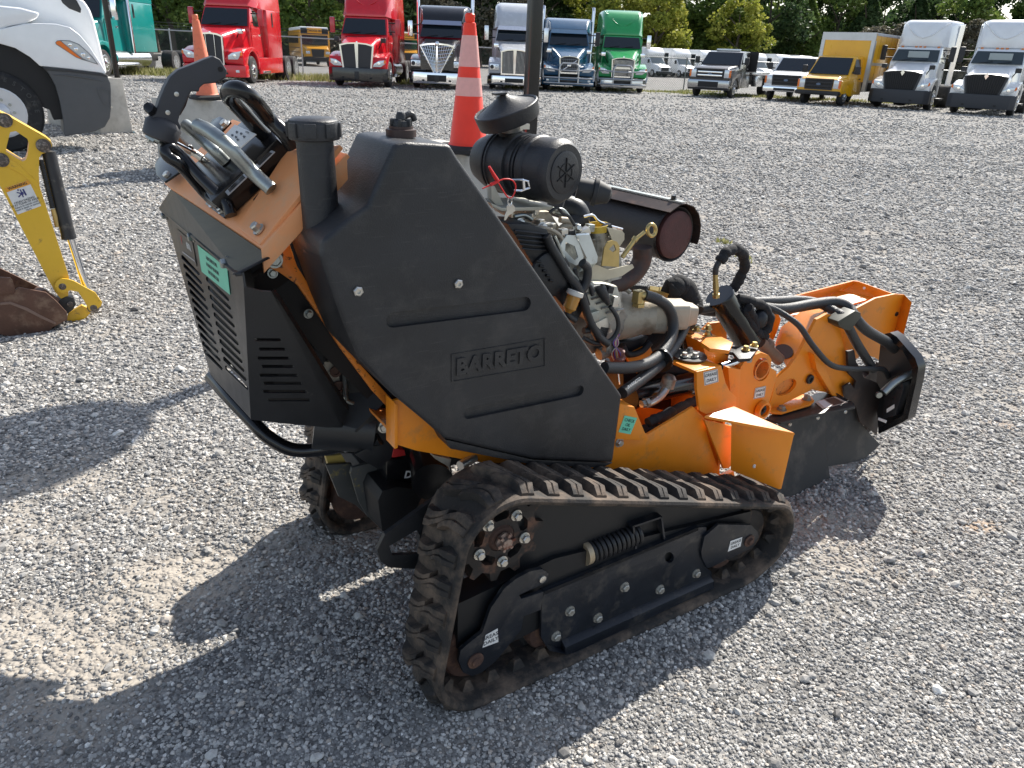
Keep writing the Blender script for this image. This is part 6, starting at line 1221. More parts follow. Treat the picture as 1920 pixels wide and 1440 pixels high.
# black flatbed pickup (rollback)
rb = empty('flatbed_truck', (8.9, 39.0, 0), R(-121), label='black chrome-grilled pickup with a silver flatbed, right of the green semi truck', cat='flatbed truck')
ford(rb, blackp, dict(hz=1.42, gf=trim_b, gb=chrome, bump=mat('dark_chrome', (.35, .36, .38), .15, 1), hl=1.45, rh=2.12, ax=-.95, cl=2.0, w=1.02)); slab(rb, 'lower_valance', trim_b, (-.3, -1.02, .34), (.06, 1.02, .56), .03)
slab(rb, 'flatbed', satin, (-9.0, -1.22, 1.05), (-3.9, 1.22, 1.20), .01); slab(rb, 'headboard', blk, (-3.75, -1.2, 1.2), (-3.65, 1.2, 2.15)); slab(rb, 'chassis_rails', blk, (-8.5, -.45, .55), (-1, .45, 1.0))
for s in (-1, 1):
    slab(rb, 'toolbox', satin, (-4.2, s*.9, .5), (-5.3, s*1.18, 1.02), .01); wheel(rb, -6.6, s*1.18, .44, .5, satin, s, rear=True)
slab(rb, 'light_bar', lamp_c, (-2.6, -.6, 2.13), (-2.4, .6, 2.22), .02)
# ---------------------------------------------------------------- buses far away
def bus(label, pos, yaw, school=False, group='white shuttle buses parked beyond the fence'):
    t = empty('school_bus' if school else 'shuttle_bus', (*pos, 0), R(yaw), label=label, cat='school bus' if school else 'shuttle bus', group=group)
    c_ = yel_s if school else white_p
    if school:
        m = MB(); m.loft([section(-.05, .98, .90, .75, 1.35, .2), section(-.5, 1.05, .98, .7, 1.48, .2), section(-1.5, 1.1, 1.05, .7, 1.62, .2)]); m.build('hood', c_, t, 45)
        b_ = slab(t, 'bus_body', c_, (-10.5, -1.22, .65), (-1.5, 1.22, 2.75), .12); slab(b_, 'roof', mat('roof_white', (0, 0, 0)), (-10.5, -1.15, 2.70), (-1.6, 1.15, 2.98), .12)
        slab(b_, 'windshield', glass, (-1.52, -1.05, 1.62), (-1.46, 1.05, 2.35)); s_ = slab(b_, 'bus_sign', yel_s, (-1.5, -.6, 2.48), (-1.42, .6, 2.88), .03)
        text('SCHOOL BUS', 'lettering', (-1.41, 0, 2.68), (0, 1, 0), (0, 0, 1), .17, blk, s_, .004, .01); slab(b_, 'lamp_panel', blk, (-1.5, -1.1, 2.45), (-1.44, 1.1, 2.85))
        yz(t, 'grille', blk, [(-.45, .72), (.45, .72), (.52, 1.30), (-.52, 1.30)], -.04, .02); slab(t, 'bumper', blk, (-.3, -1.2, .42), (.06, 1.2, .70), .03)
        for s in (-1, 1):
            slab(t, 'headlight', lamp_c, (-.10, s*.62, .95), (-.02, s*.95, 1.15), .02)
            for k in range(10): slab(b_, 'window', glass, (-2.5-.78*k, s*1.2, 1.72), (-3.1-.78*k, s*1.235, 2.32))
            for z in (1.35, 1.0): slab(b_, 'side_rail', blk, (-10.4, s*1.22, z), (-1.6, s*1.235, z+.05))
            smallwheel(t, -1.2, s*1.15, s, .48, .28, blk); smallwheel(t, -8, s*1.15, s, .48, .28, blk)
        return t
    m = MB(); m.loft([section(-.05, .85, .80, .45, 1.0, .14), section(-.3, .9, .86, .42, 1.15, .15), section(-1.2, .98, .92, .42, 1.32, .15)]); m.build('hood', c_, t, 45)
    cabp = [(-1.15, .45), (-1.15, 1.3), (-1.8, 2.0), (-2.6, 2.0), (-2.6, .45)]
    xz(t, 'cab', c_, cabp, -.98, .98, .04); m = MB(); m.prism([(-1.14, -.86, 1.34), (-1.14, .86, 1.34), (-1.72, .78, 1.96), (-1.72, -.78, 1.96)], (.02, 0, .01)); m.build('windshield', glass_l, t, 0)
    b_ = slab(t, 'bus_body', c_, (-8.0, -1.18, .45), (-2.3, 1.18, 2.85), .10); xz(t, 'roof_cap', c_, [(-1.7, 2.0), (-1.55, 2.35), (-2.0, 2.80), (-2.4, 2.85), (-2.4, 2.0)], -1.12, 1.12, .10)
    slab(t, 'grille', blk, (-.08, -.5, .62), (0, .5, .95)); slab(t, 'bumper', blk, (-.3, -1.0, .35), (.05, 1.0, .58), .03)
    for s in (-1, 1):
        slab(t, 'side_mirror', blk, (-1.4, s*1.1, 1.35), (-1.3, s*1.3, 1.7)); slab(t, 'headlight', lamp_c, (-.12, s*.6, .75), (-.04, s*.85, .95))
        for k in range(4): slab(b_, 'window', glass, (-3.9-1.0*k, s*1.17, 1.55), (-4.7-1.0*k, s*1.195, 2.35))
        slab(b_, 'door_window', glass, (-2.6, s*1.17, .8), (-3.3, s*1.195, 2.4)); smallwheel(t, -.95, s*.98, s, .38, .24); smallwheel(t, -6.2, s*1.12, s, .38, .3)
    return t
yel_s = paint('school_bus_yellow', (.72, .32, .01), .35)
bus('yellow school bus standing beyond the fence, between the two red trucks', (-17.0, 66.0), -68, True, 'school buses beyond the fence')
bus('yellow school bus standing beyond the fence, right of the second red truck', (-10.0, 70.0), -72, True, 'school buses beyond the fence')
ordn = ['leftmost white shuttle bus beyond the fence', 'white shuttle bus beyond the fence, second from the left', 'white shuttle bus beyond the fence, third from the left', 'white shuttle bus beyond the fence, fourth from the left', 'white shuttle bus beyond the fence, fifth from the left', 'white shuttle bus beyond the fence, sixth from the left', 'white shuttle bus beyond the fence, seventh from the left, beside the white pickup']
sb = None
for i, (px_, s_) in enumerate(((1245, 1.55), (1295, 1.5), (1345, 1.47), (1393, 1.43), (1440, 1.40), (1487, 1.37), (1530, 1.33))):
    Wf = Frame((0, 0, 0), 0); Y = 84+i*2.0; q = Wf._i(px_, 150, 1, Y)
    o = bus(ordn[i], (q.x, Y), -58) if sb is None else copy_tree(sb)
    if sb is None: sb = o
    o.location = (q.x, Y, 0); o['label'] = ordn[i]
# ---------------------------------------------------------------- chain-link fence
fz_m = mat('galvanised_pipe', (.42, .43, .43), .45, .6); wire_m = mat('fence_wire', (.16, .17, .16), .6, .4)
fen = empty('chain_link_fence', (0, 47, 0), 0, label='grey chain-link fence with pipe rails crossing the lot behind the parked trucks', cat='fence')
def frail(x0, y0, h0, x1, y1, h1):
    m = MB(); m.tube([(x0, y0-47, h0), (x1, y1-47, h1)], .03, 8, False); m.build('top_rail', fz_m, fen)
    n = max(1, int(abs(x1-x0)/3.2))
    for k in range(n+1):
        f = k/n; x = x0+(x1-x0)*f; y = y0+(y1-y0)*f-47; h = h0+(h1-h0)*f; m = MB(); m.cyl((x, y, 0), (x, y, h+.05), .038, None, 10); m.lathe((x, y, h+.04), (0, 0, 1), [(0, .045), (.04, .03), (.05, .001)], 10); m.build('fence_post', fz_m, fen)
    m = MB(); L = math.hypot(x1-x0, y1-y0); st = .13; k = -2.2
    while k < L:
        for sg in (0, 1):
            a = max(0, k) if sg == 0 else min(L, k+2.2)
            za = (a-k) if sg == 0 else (k+2.2-a)
            b = min(L, k+h0) if sg == 0 else max(0, k+2.2-h0); zb = (b-k) if sg == 0 else (k+2.2-b)
            if (sg == 0 and b > a) or (sg == 1 and a > b):
                fa, fb = a/L, b/L
                A_ = Vector((x0+(x1-x0)*fa, y0+(y1-y0)*fa-47, min(za, h0))); B_ = Vector((x0+(x1-x0)*fb, y0+(y1-y0)*fb-47, min(zb, h0))); d = .006
                m.face([A_+Vector((-d, 0, 0)), A_+Vector((d, 0, 0)), B_+Vector((d, 0, 0)), B_+Vector((-d, 0, 0))])
        k += st
    m.build('chain_link_mesh', wire_m, fen, 0)
frail(-34, 44, 2.15, -9, 45.5, 1.9); frail(-9, 45.5, 1.9, 9.6, 48.5, 1.72); frail(9.6, 48.5, 1.72, 46, 52, 1.7)
for z in (2.35, 2.5): m = MB(); m.tube([(-34, -3, z), (-9, -1.5, z-.2)], .008, 5, False); m.build('barbed_wire', wire_m, fen)
# ---------------------------------------------------------------- barriers, cones, posts
def barrier(x, y, yaw, L, label, H=.86):
    m = MB(); pr = [(-.30, 0), (-.30, .12), (-.17, .34), (-.12, H), (.12, H), (.17, .34), (.30, .12), (.30, 0)]
    pr = [(-.27, 0), (-.235, H), (.235, H), (.27, 0)]
    n = 14
    m.loft([[(-L/2+L*k/n, a+.008*noise.noise(Vector((k, a*4, b*3))), b+(.012*noise.noise(Vector((k*1.7, a*9, 3))) if b > .1 else 0)) for a, b in pr] for k in range(n+1)])
    o = m.build('concrete_barrier', concrete, None, 30, .018); o.location = (x, y, 0); o.rotation_euler = (0, 0, R(yaw)); return tag(o, label, 'barrier', 'concrete barrier blocks along the lot')
def cone(x, y, z, h, m1, m2, label, r0=.135, yaw=20):
    e = empty('traffic_cone', (x, y, z), R(yaw), label=label, cat='traffic cone')
    m = MB(); m.loft([[(a, b, .002) for a, b in rrect(0, 0, .185, .185, .05)], [(a, b, .03) for a, b in rrect(0, 0, .185, .185, .05)], [(a, b, .05) for a, b in rrect(0, 0, .16, .16, .05)]]); m.build('cone_base', tire, e, 30)
    def r(t): return r0*(1-t)+.034*t
    def band(n_, a, b, mm, off): m = MB(); m.lathe((0, 0, .045), (0, 0, 1), [(a*h, r(a)+off-.004), (a*h, r(a)+off), (b*h, r(b)+off), (b*h, r(b)+off-.004)], 40); return m.build(n_, mm, e, 40)
    c_ = MB(); c_.lathe((0, 0, .045), (0, 0, 1), [(0, r0+.012), (.012, r0+.004), (.02, r(.02)), (.93*h, r(.93)), (.935*h, .030), (.95*h, .033), (h-.01, .034), (h, .026), (h-.02, .018)], 40); c_.build('cone_body', m1, e, 40)
    if m2: band('reflective_collar', .39, .53, m2, .0025); band('reflective_collar', .61, .84, m2, .0025)
    return e
barrier(-.35, 5.75, -48, 1.5, 'concrete barrier block under the bright striped cone, behind the stump grinder', .84)
barrier(-3.95, 9.75, -8, 1.15, 'stained concrete barrier block under the faded orange cone', .86)
barrier(-7.78, 13.9, -38, 2.1, 'grey concrete barrier block behind the nose of the near white truck', .88)
cone(-.395, 5.62, .845, .86, cone_new, cone_pnk, 'bright orange traffic cone with two pale reflective collars on a concrete barrier')
cc2 = cone(-3.86, 9.62, .865, .88, cone_old, None, 'faded plain orange traffic cone standing on the stained barrier block', .125, 40)
cc2.rotation_euler = (0, R(-2.5), R(40))
m = MB(); m.prism([(.052, -.02, .50), (.052, .005, .50), (.044, .005, .68), (.044, -.02, .68)], (.004, 0, 0)); o = m.build('torn_label', mat('torn_grey', (.45, .38, .36), .7), cc2, 0); o.rotation_euler = (0, 0, R(-125))
def post(x, y, w, H, label, disc=None):
    e = empty('sign_post', (x, y, 0), R(30), label=label, cat='sign post')
    m = MB(); m.loft([[(a, b, z) for a, b in rrect(0, 0, w/2, w/2, w*.12)] for z in (0, H)]); m.build('post_tube', gloss_blk, e, 30)
    m = MB(); m.bb((-w*1.6, -w*1.6, 0), (w*1.6, w*1.6, .012)); m.build('base_plate', gloss_blk, e, 0, .002)
    if disc:
        m = MB(); m.lathe((.035, .07, H-disc*.35), Vector((.58, .45, .42)), [(0, disc), (.006, disc)], 40); o = m.build('round_sign', mat('sign_back', (.5, .5, .5), .5, .5), e, 30); o.rotation_euler = (0, 0, 0)
post(.045, 5.60, .085, 3.44, 'black square steel post rising behind the air cleaner, beside the striped cone', .37)
post(-6.90, 13.45, .085, 4.6, 'black square steel post in front of the teal truck')
# ---------------------------------------------------------------- trees
def leaf_mat(name, c1, c2, c3):
    m = bpy.data.materials.new(name); m.use_nodes = True; nt = m.node_tree; N = nt.nodes; L = nt.links; b = N['Principled BSDF']
    b.inputs['Roughness'].default_value = .6; b.inputs['Specular IOR Level'].default_value = .25
    at = N.new('ShaderNodeAttribute'); at.attribute_name = 'tone'; r = N.new('ShaderNodeValToRGB'); cr = r.color_ramp; cr.elements.new(.5)
    for e, (p, c) in zip(cr.elements, ((0, c1), (.5, c2), (1, c3))): e.position = p; e.color = (*c, 1)
    L.new(at.outputs['Fac'], r.inputs[0]); L.new(r.outputs[0], b.inputs['Base Color'])
    tr = N.new('ShaderNodeBsdfTranslucent'); L.new(r.outputs[0], tr.inputs[0]); mx = N.new('ShaderNodeMixShader'); mx.inputs[0].default_value = .35; L.new(b.outputs[0], mx.inputs[1]); L.new(tr.outputs[0], mx.inputs[2]); L.new(mx.outputs[0], N['Material Output'].inputs[0])
    return m
LM = dict(dark=leaf_mat('evergreen_leaves', (.030, .058, .020), (.065, .112, .038), (.115, .165, .06)), mid=leaf_mat('green_leaves', (.065, .115, .025), (.14, .21, .045), (.24, .30, .075)), yel=leaf_mat('yellowing_leaves', (.15, .18, .025), (.31, .34, .05), (.48, .46, .10)), dry=leaf_mat('dry_grey_leaves', (.07, .065, .045), (.14, .13, .09), (.22, .20, .15)))
bark = mat('bark', (.10, .08, .06), .9, 0, 9, .3)
def crown_mesh(seed, kind, H, Rr, nl, leaf):
    r = np.random.default_rng(seed); pts = []
    if kind == 'cone': 
        n = nl; t = r.random(n)**.75; z = H*(.08+.92*t); rad = Rr*(1-t)**.8*(.55+.5*np.sqrt(r.random(n))); a = r.random(n)*6.283
        rad *= 1+.22*np.sin(a*5+z*2.1)+.12*np.sin(a*11+z*5); c = np.stack([rad*np.cos(a), rad*np.sin(a), z], 1)
    else:
        nc = 34; cl = []
        for i in range(nc):
            t = r.random(); zc = H*(.22+.74*t); rr = Rr*math.sqrt(max(.05, 1-((t-.38)/.66)**2))*(.35+.62*r.random()**.6); a = r.random()*6.283; cl.append((rr*math.cos(a), rr*math.sin(a), zc, Rr*(.22+.20*r.random())))
        k = r.integers(0, nc, nl); cl = np.array(cl); d = r.normal(size=(nl, 3)); d /= np.linalg.norm(d, axis=1)[:, None]; s = (.55+.5*r.random(nl))*cl[k, 3]
        c = cl[k, :3]+d*s[:, None]*np.array([1, 1, .8])
    n = len(c); u = r.normal(size=(n, 3)); u /= np.linalg.norm(u, axis=1)[:, None]; w = np.cross(u, r.normal(size=(n, 3))); w /= np.linalg.norm(w, axis=1)[:, None]
    sz = leaf*(.6+.8*r.random(n))[:, None]; u = u*sz; w = w*sz*.7
    V_ = np.stack([c-u, c-w*.8, c+u, c+w], 1).reshape(-1, 3); me = bpy.data.meshes.new('crown'); me.vertices.add(len(V_)); me.vertices.foreach_set('co', V_.ravel().astype(np.float32))
    me.loops.add(4*n); me.loops.foreach_set('vertex_index', np.arange(4*n, dtype=np.int32)); me.polygons.add(n); me.polygons.foreach_set('loop_start', np.arange(0, 4*n, 4, dtype=np.int32)); me.update()
    at = me.attributes.new('tone', 'FLOAT', 'FACE'); tone = np.clip(.5+.28*np.sin(c[:, 0]*.9+seed)*np.sin(c[:, 2]*.8+c[:, 1])+.25*r.normal(size=n), 0, 1); at.data.foreach_set('value', tone.astype(np.float32)); return me
TREES = {}
def tree(x, y, kind, shape, H, Rr, label, seed, z0=0):
    key = (kind, shape, seed)
    e = empty('tree', (x, y, z0), R(seed*71), label=label, cat='tree', group='trees of the woodland edge behind the lot')
    if key not in TREES:
        me = crown_mesh(seed, shape, 1.0*10, 3.4 if shape == 'round' else 2.4, 7500, .19 if shape == 'round' else .17); me.materials.append(LM[kind])
        m = MB(); m.tube([(0, 0, -.3), (.1, .05, 2), (-.05, .1, 5), (.1, 0, 8)], [.26, .20, .13, .05], 8)
        for k in range(6): a = k*1.9+seed; m.tube([(0, .05, 2.2+k*.8), (math.cos(a)*1.2, math.sin(a)*1.2, 3.4+k*.8), (math.cos(a)*2.2, math.sin(a)*2.2, 4.3+k*.8)], [.10, .06, .03], 6)
        TREES[key] = (me, m.build('trunk', bark, e))
        tr = TREES[key][1]
    else: tr = TREES[key][1].copy(); C.objects.link(tr); tr.parent = e
    c_ = bpy.data.objects.new('crown', TREES[key][0]); C.objects.link(c_); c_.parent = e
    sx = Rr/(3.4 if shape == 'round' else 2.4); e.scale = (sx, sx, H/10)
    return e
WF = Frame((0, 0, 0), 0)
desc = {('yel', 'round'): 'yellow-green broad tree', ('mid', 'round'): 'mid green broad tree', ('dark', 'round'): 'dark green broad tree', ('dark', 'cone'): 'dark conical cedar', ('mid', 'cone'): 'green conical cedar', ('dry', 'round'): 'dry grey-brown bushy tree'}
where = [(100, 'above the teal truck'), (330, 'behind the teal truck'), (570, 'between the two red trucks'), (745, 'behind the black and red truck'), (880, 'behind the striped cone'), (985, 'behind the silver truck and the black post'), (1110, 'behind the green truck'), (1260, 'just right of the green truck'), (1400, 'above the shuttle buses'), (1540, 'behind the yellow box truck'), (1690, 'left of the last white day cab'), (1800, 'behind the white day cabs'), (2500, 'at the right edge of the photo')]
TL = [  # source column, distance, kind, shape, height, radius, seed
 (20, 96, 'mid', 'round', 13, 5, 1), (130, 92, 'dark', 'round', 13, 5, 2), (240, 90, 'dark', 'round', 12, 4.6, 3), (330, 88, 'mid', 'round', 11, 4.2, 1), (300, 104, 'dark', 'round', 14, 5, 2), (420, 92, 'dark', 'round', 13, 5, 3), (520, 95, 'mid', 'round', 12, 5, 4), (590, 90, 'mid', 'round', 11, 4.5, 1), (640, 100, 'dry', 'round', 11, 4.4, 5), (720, 98, 'dark', 'round', 12, 4.6, 2), (760, 108, 'dark', 'cone', 13, 3.2, 6), (800, 100, 'dry', 'round', 11, 4.6, 5), (850, 106, 'dark', 'round', 13, 5, 3), (900, 104, 'dark', 'round', 12, 4.5, 2), (955, 100, 'dry', 'round', 11, 4.0, 5), (1010, 106, 'dark', 'round', 13, 5, 3), (1080, 110, 'dark', 'cone', 14, 3.4, 6), (1130, 104, 'yel', 'round', 12, 5, 7), (1190, 106, 'yel', 'round', 12.5, 5, 8), (1225, 100, 'yel', 'round', 10, 3.8, 7), (1290, 112, 'mid', 'round', 12.5, 5.4, 4), (1350, 108, 'mid', 'round', 10.5, 4.4, 1), (1375, 102, 'yel', 'round', 9, 3.6, 8), (1430, 110, 'dark', 'round', 12.5, 4.8, 2), (1440, 122, 'mid', 'round', 13, 5, 4), (1500, 112, 'mid', 'cone', 10.5, 3.2, 9), (1520, 124, 'dark', 'round', 13, 5, 3), (1560, 118, 'mid', 'round', 13.5, 4.4, 1), (1610, 114, 'dark', 'cone', 11.5, 3.4, 6), (1640, 122, 'dark', 'round', 12.5, 5, 2), (1670, 96, 'dry', 'round', 6.6, 4.6, 5), (1700, 118, 'dark', 'cone', 12, 3.4, 6), (1745, 122, 'dark', 'round', 13, 5, 3), (1790, 112, 'mid', 'round', 12, 4.2, 1), (1800, 100, 'dry', 'round', 7.5, 3.6, 5), (1850, 116, 'dark', 'round', 13, 5, 2), (1900, 112, 'dark', 'cone', 12.5, 3.4, 6), (1950, 110, 'mid', 'round', 13, 5, 4)]
used = {}
for px_, Y, kind, shape, H_, R_, sd_ in TL:
    q = WF._i(px_, 120, 1, Y); wh = next(t for a, t in where if px_ < a); base = desc[(kind, shape)]
    lab = f'{base} {wh}'; used[lab] = used.get(lab, 0)+1
    if used[lab] > 1: lab = f'{base} {wh}, ' + ('taller and farther back' if used[lab] == 2 else 'the farthest one')
    tree(q.x, Y, kind, shape, H_, R_, lab, sd_)
# the wood behind them reads as one mass
r = np.random.default_rng(5); n = 90000
x = r.uniform(-110, 150, n); y = 128+r.random(n)*9+x*.02; z = r.random(n)*(9.5+1.8*np.sin(x*.23)+1.3*np.sin(x*.61+1))
c = np.stack([x, y, z], 1); u = r.normal(size=(n, 3)); u /= np.linalg.norm(u, axis=1)[:, None]; w = np.cross(u, r.normal(size=(n, 3))); w /= np.linalg.norm(w, axis=1)[:, None]; s = (.35+.35*r.random(n))[:, None]
V_ = np.stack([c-u*s, c-w*s*.7, c+u*s, c+w*s*.7], 1).reshape(-1, 3); me = bpy.data.meshes.new('woodland'); me.vertices.add(len(V_)); me.vertices.foreach_set('co', V_.ravel().astype(np.float32)); me.loops.add(4*n); me.loops.foreach_set('vertex_index', np.arange(4*n, dtype=np.int32)); me.polygons.add(n); me.polygons.foreach_set('loop_start', np.arange(0, 4*n, 4, dtype=np.int32)); me.update()
at = me.attributes.new('tone', 'FLOAT', 'FACE'); at.data.foreach_set('value', np.clip(.45+.25*r.normal(size=n), 0, 1).astype(np.float32)); me.materials.append(LM['dark'])
wd_ = bpy.data.objects.new('woodland', me); C.objects.link(wd_); tag(wd_, 'dark woodland filling the far edge of the lot', kind='stuff')
# weeds at the lot edges
def weeds(regions, label):
    V_ = []; T_ = []
    for (x0, y0, x1, y1, w_, n, h) in regions:
        for _ in range(n):
            f = random.random(); x = x0+(x1-x0)*f+random.gauss(0, w_*.4); y = y0+(y1-y0)*f+random.gauss(0, w_); a = random.uniform(0, 6.28); b = .012+.015*random.random()*(y > 15)+.01*(y > 15); hh = h*random.uniform(.3, 1); lx, ly = random.gauss(0, hh*.35), random.gauss(0, hh*.35)
            V_ += [(x-b*math.cos(a), y-b*math.sin(a), 0), (x+b*math.cos(a), y+b*math.sin(a), 0), (x+lx, y+ly, hh)]; T_.append(random.random())
    me = bpy.data.meshes.new('weeds'); me.from_pydata(V_, [], [(3*i, 3*i+1, 3*i+2) for i in range(len(V_)//3)]); at = me.attributes.new('tone', 'FLOAT', 'FACE'); at.data.foreach_set('value', T_); me.materials.append(leaf_mat('weed_blades', (.10, .12, .03), (.26, .27, .09), (.42, .38, .20)))
    o = bpy.data.objects.new('weeds', me); C.objects.link(o); tag(o, label, kind='stuff')
weeds([(-22, 36.5, -8.6, 39.5, .9, 5200, .38), (-6, 39, -4, 40.5, .5, 700, .3), (6, 43, 9, 44, .5, 500, .12), (-1, 40, 6, 43, .6, 900, .2), (8, 43, 22, 41.5, .8, 2600, .16), (-19.5, 38, -16, 39, .6, 900, .3), (20, 40, 30, 40, 1, 900, .2), (9, 46.5, 12, 47, .4, 300, .12)], 'dry weeds and grass growing under the parked trucks')
# small tufts on the open lot
V0 = WF.z(1385, 487); V1 = WF.z(1345, 455)
weeds([(V0.x, V0.y, V0.x+.12, V0.y+.03, .05, 60, .04), (V1.x, V1.y, V1.x+.1, V1.y, .04, 40, .05)], 'small weed tufts in the open gravel right of the muffler')
# ================================================================ white truck nose at the left edge
g0_ = WF.z(16, 287)
N_ = Frame((g0_.x, g0_.y, 0), R(33))
NT = empty('semi_truck', N_.o, N_.a, label='near white truck nose with grey bumper and amber-edged headlight, at the left edge', cat='semi truck', group='semi trucks parked along the far side of the lot')
def z9(x, y): return x/5.3324, y/5.3324                       # zoom of the top left corner
def ny(x, y, v): return N_.y(*z9(x, y), v)
w9 = wheel(NT, 0, 0, .52, .28, mat('steel_rim_white', (.62, .63, .65), .3, .3, 5, .05), -1)
for ch in children(w9):
    if ch.name.startswith('tyre'): ty9 = ch
bri = 'BRIDGESTONE'
for i, ch in enumerate(bri):
    a = R(138-i*13.5); p_ = Vector((.435*math.cos(a), -.0125, .435*math.sin(a))); text(ch, 'tyre_letter', p_, (math.sin(a), 0, -math.cos(a)), (math.cos(a), 0, math.sin(a)), .055, mat('tyre_letter_grey', (.045, .045, .046), .6), ty9, .002, .02)
m = MB(); m.prism([ny(a, b, .45) for a, b in ((-1400, -700), (-100, -560), (520, -240), (800, -20), (850, 10), (905, 100), (945, 210), (1000, 430), (1040, 600), (1078, 745), (400, 662), (200, 520), (-300, 450), (-1400, 450))], (0, 1.5, 0)); m.bevel(.16, 4, 25); m.build('hood', white_p, NT, 60)
fp = [(-1500, 330), (-700, 180), (0, 290), (250, 235), (400, 232), (560, 238), (700, 272), (800, 350), (900, 470), (985, 600), (1060, 720), (1052, 742), (1000, 728), (700, 690), (400, 661), (300, 570), (150, 480), (0, 437), (-250, 440), (-600, 620), (-760, 820), (-1500, 820)]
m = MB(); m.prism([ny(a, b, .0) for a, b in fp], (0, .60, 0)); m.bevel(.075, 4, 25); m.build('fender', white_p, NT, 60)
m = MB(); m.prism([ny(a, b, .02) for a, b in ((-1500, 60), (0, 55), (200, 75), (400, 128), (372, 185), (250, 236), (100, 262), (0, 300), (-1500, 480))], (0, .50, 0)); m.bevel(.05, 3, 25); m.build('hood_shoulder', white_p, NT, 60)
m = MB(); m.prism([ny(a, b, .445) for a, b in ((592, -40), (625, 30), (690, 85), (805, 130), (812, 90), (770, 10), (730, -40))], (0, .01, 0)); m.build('hood_intake', mat('intake_dark', (.03, .032, .035), .5), NT, 30, .003)
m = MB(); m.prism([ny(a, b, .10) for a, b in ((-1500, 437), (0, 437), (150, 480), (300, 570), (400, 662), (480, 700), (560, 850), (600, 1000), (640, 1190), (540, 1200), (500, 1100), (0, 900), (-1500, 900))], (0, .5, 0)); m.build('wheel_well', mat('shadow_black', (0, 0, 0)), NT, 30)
bpz = [(425, 665), (700, 690), (1000, 728), (1052, 745), (1078, 752), (1085, 790), (1105, 830), (1112, 900), (1112, 1090), (1100, 1180), (1050, 1270), (950, 1315), (655, 1362), (640, 1340), (632, 1200), (600, 1020), (555, 860), (490, 740)]
m = MB(); m.prism([ny(a, b, -.01) for a, b in bpz], (0, .7, 0)); m.bevel(.05, 4, 28); b9 = m.build('bumper', mat('bumper_near_grey', (.085, .088, .092), .55, 0, 5, .08, .3, 140), NT, 60)
m = MB(); m.prism([ny(a, b, -.016) for a, b in ((428, 668), (700, 694), (1000, 731), (1068, 750), (1072, 772), (1000, 758), (700, 722), (455, 705))], (0, .02, 0)); m.build('bumper_gap_strip', mat('intake_dark', (0, 0, 0)), b9, 30, .002)
m = MB(); m.tube([ny(530, 748, -.012), ny(700, 756, -.012), ny(900, 785, -.012), ny(1040, 815, -.006)], [.004, .012, .012, .006], 8); m.build('bumper_ridge', mat('bumper_near_grey', (0, 0, 0)), b9, 60)
m = MB(); o_ = [(965, 885), (990, 880), (1104, 900), (1104, 1075), (1060, 1062), (1020, 1020)]; i_ = [(985, 900), (1095, 912), (1095, 1060), (1062, 1046), (1035, 1010)]
m.prism([ny(a, b, -.018) for a, b in o_], (0, .02, 0), [[ny(a, b, -.018) for a, b in i_]]); m.build('bumper_step_pocket', mat('bumper_near_grey', (0, 0, 0)), b9, 30)
m = MB(); m.lathe(ny(1117, 1073, -.02), (0, -1, 0), [(0, .012), (.006, .010)], 12); m.build('bumper_clip', zinc, b9)
hl9 = [(552, 425), (570, 405), (610, 400), (700, 405), (790, 440), (870, 510), (930, 570), (985, 648), (960, 640), (880, 615), (820, 598), (760, 575), (690, 530), (600, 470), (560, 445)]
m = MB(); m.prism([ny(a, b, -.006) for a, b in hl9], (0, .02, 0)); h9 = m.build('headlight', mat('lamp_rim', (.16, .17, .18), .3), NT, 30, .003)
m = MB(); m.prism([ny(a, b, -.010) for a, b in ((612, 408), (700, 414), (785, 448), (865, 516), (925, 578), (968, 636), (880, 608), (825, 580), (740, 515), (660, 450))], (0, .01, 0)); m.build('headlight_lens', lamp_c, h9, 0)
m = MB(); m.prism([ny(a, b, -.011) for a, b in ((558, 425), (575, 410), (604, 410), (660, 458), (740, 525), (818, 590), (760, 570), (690, 525), (602, 462), (566, 442))], (0, .01, 0)); m.build('turn_signal', amber_l, h9, 0)
for a, b, r_ in ((700, 450, .024), (760, 490, .026), (830, 545, .028), (885, 580, .022)): m = MB(); m.lathe(ny(a, b, -.012), (0, -1, 0), [(0, r_), (.004, r_*.8), (.005, r_*.3)], 14); m.build('lamp_bulb', chrome, h9)
# ================================================================ yellow excavator arm and bucket
E_ = Frame((-2.60, 3.92, 0), R(33))
EX = empty('excavator_arm', E_.o, E_.a, label='yellow digger arm with a black ram and a rusty bucket on the gravel', cat='excavator')
def ey(x, y, v=0): return E_.y(*zz(8, x, y), v)
def ep(name, pts, y, th, mt=None, holes=None, bev=.003, par=None): m = MB(); m.prism([ey(a, b, y) for a, b in pts], (0, th, 0), [[ey(a, b, y) for a, b in h] for h in holes] if holes else None); return m.build(name, mt or yellowm, par or EX, 30, 0 if holes else bev)
ep('dipper_arm', [(-500, -170), (-300, -100), (0, 32), (60, 60), (270, 180), (300, 205), (307, 230), (290, 262), (245, 278), (230, 300), (228, 400), (232, 470), (405, 1000), (400, 1110), (360, 1130), (325, 1090), (270, 990), (0, 465), (-200, 250), (-500, 100)], 0, .12, None, [[(60, 150), (92, 143), (160, 188), (170, 215), (163, 280), (152, 312), (130, 322), (35, 262), (38, 235)]])
ep('arm_stiffener', [(0, 280), (100, 330), (215, 440), (232, 470), (222, 480), (130, 400), (0, 330)], -.004, .006)
d_ = ep('crush_hazard_decal', [(26, 478), (166, 431), (242, 582), (104, 633)], -.003, .004, sticker_w, None, 0)
dq = [ey(26, 478, -.0035), ey(166, 431, -.0035), ey(242, 582, -.0035), ey(104, 633, -.0035)]
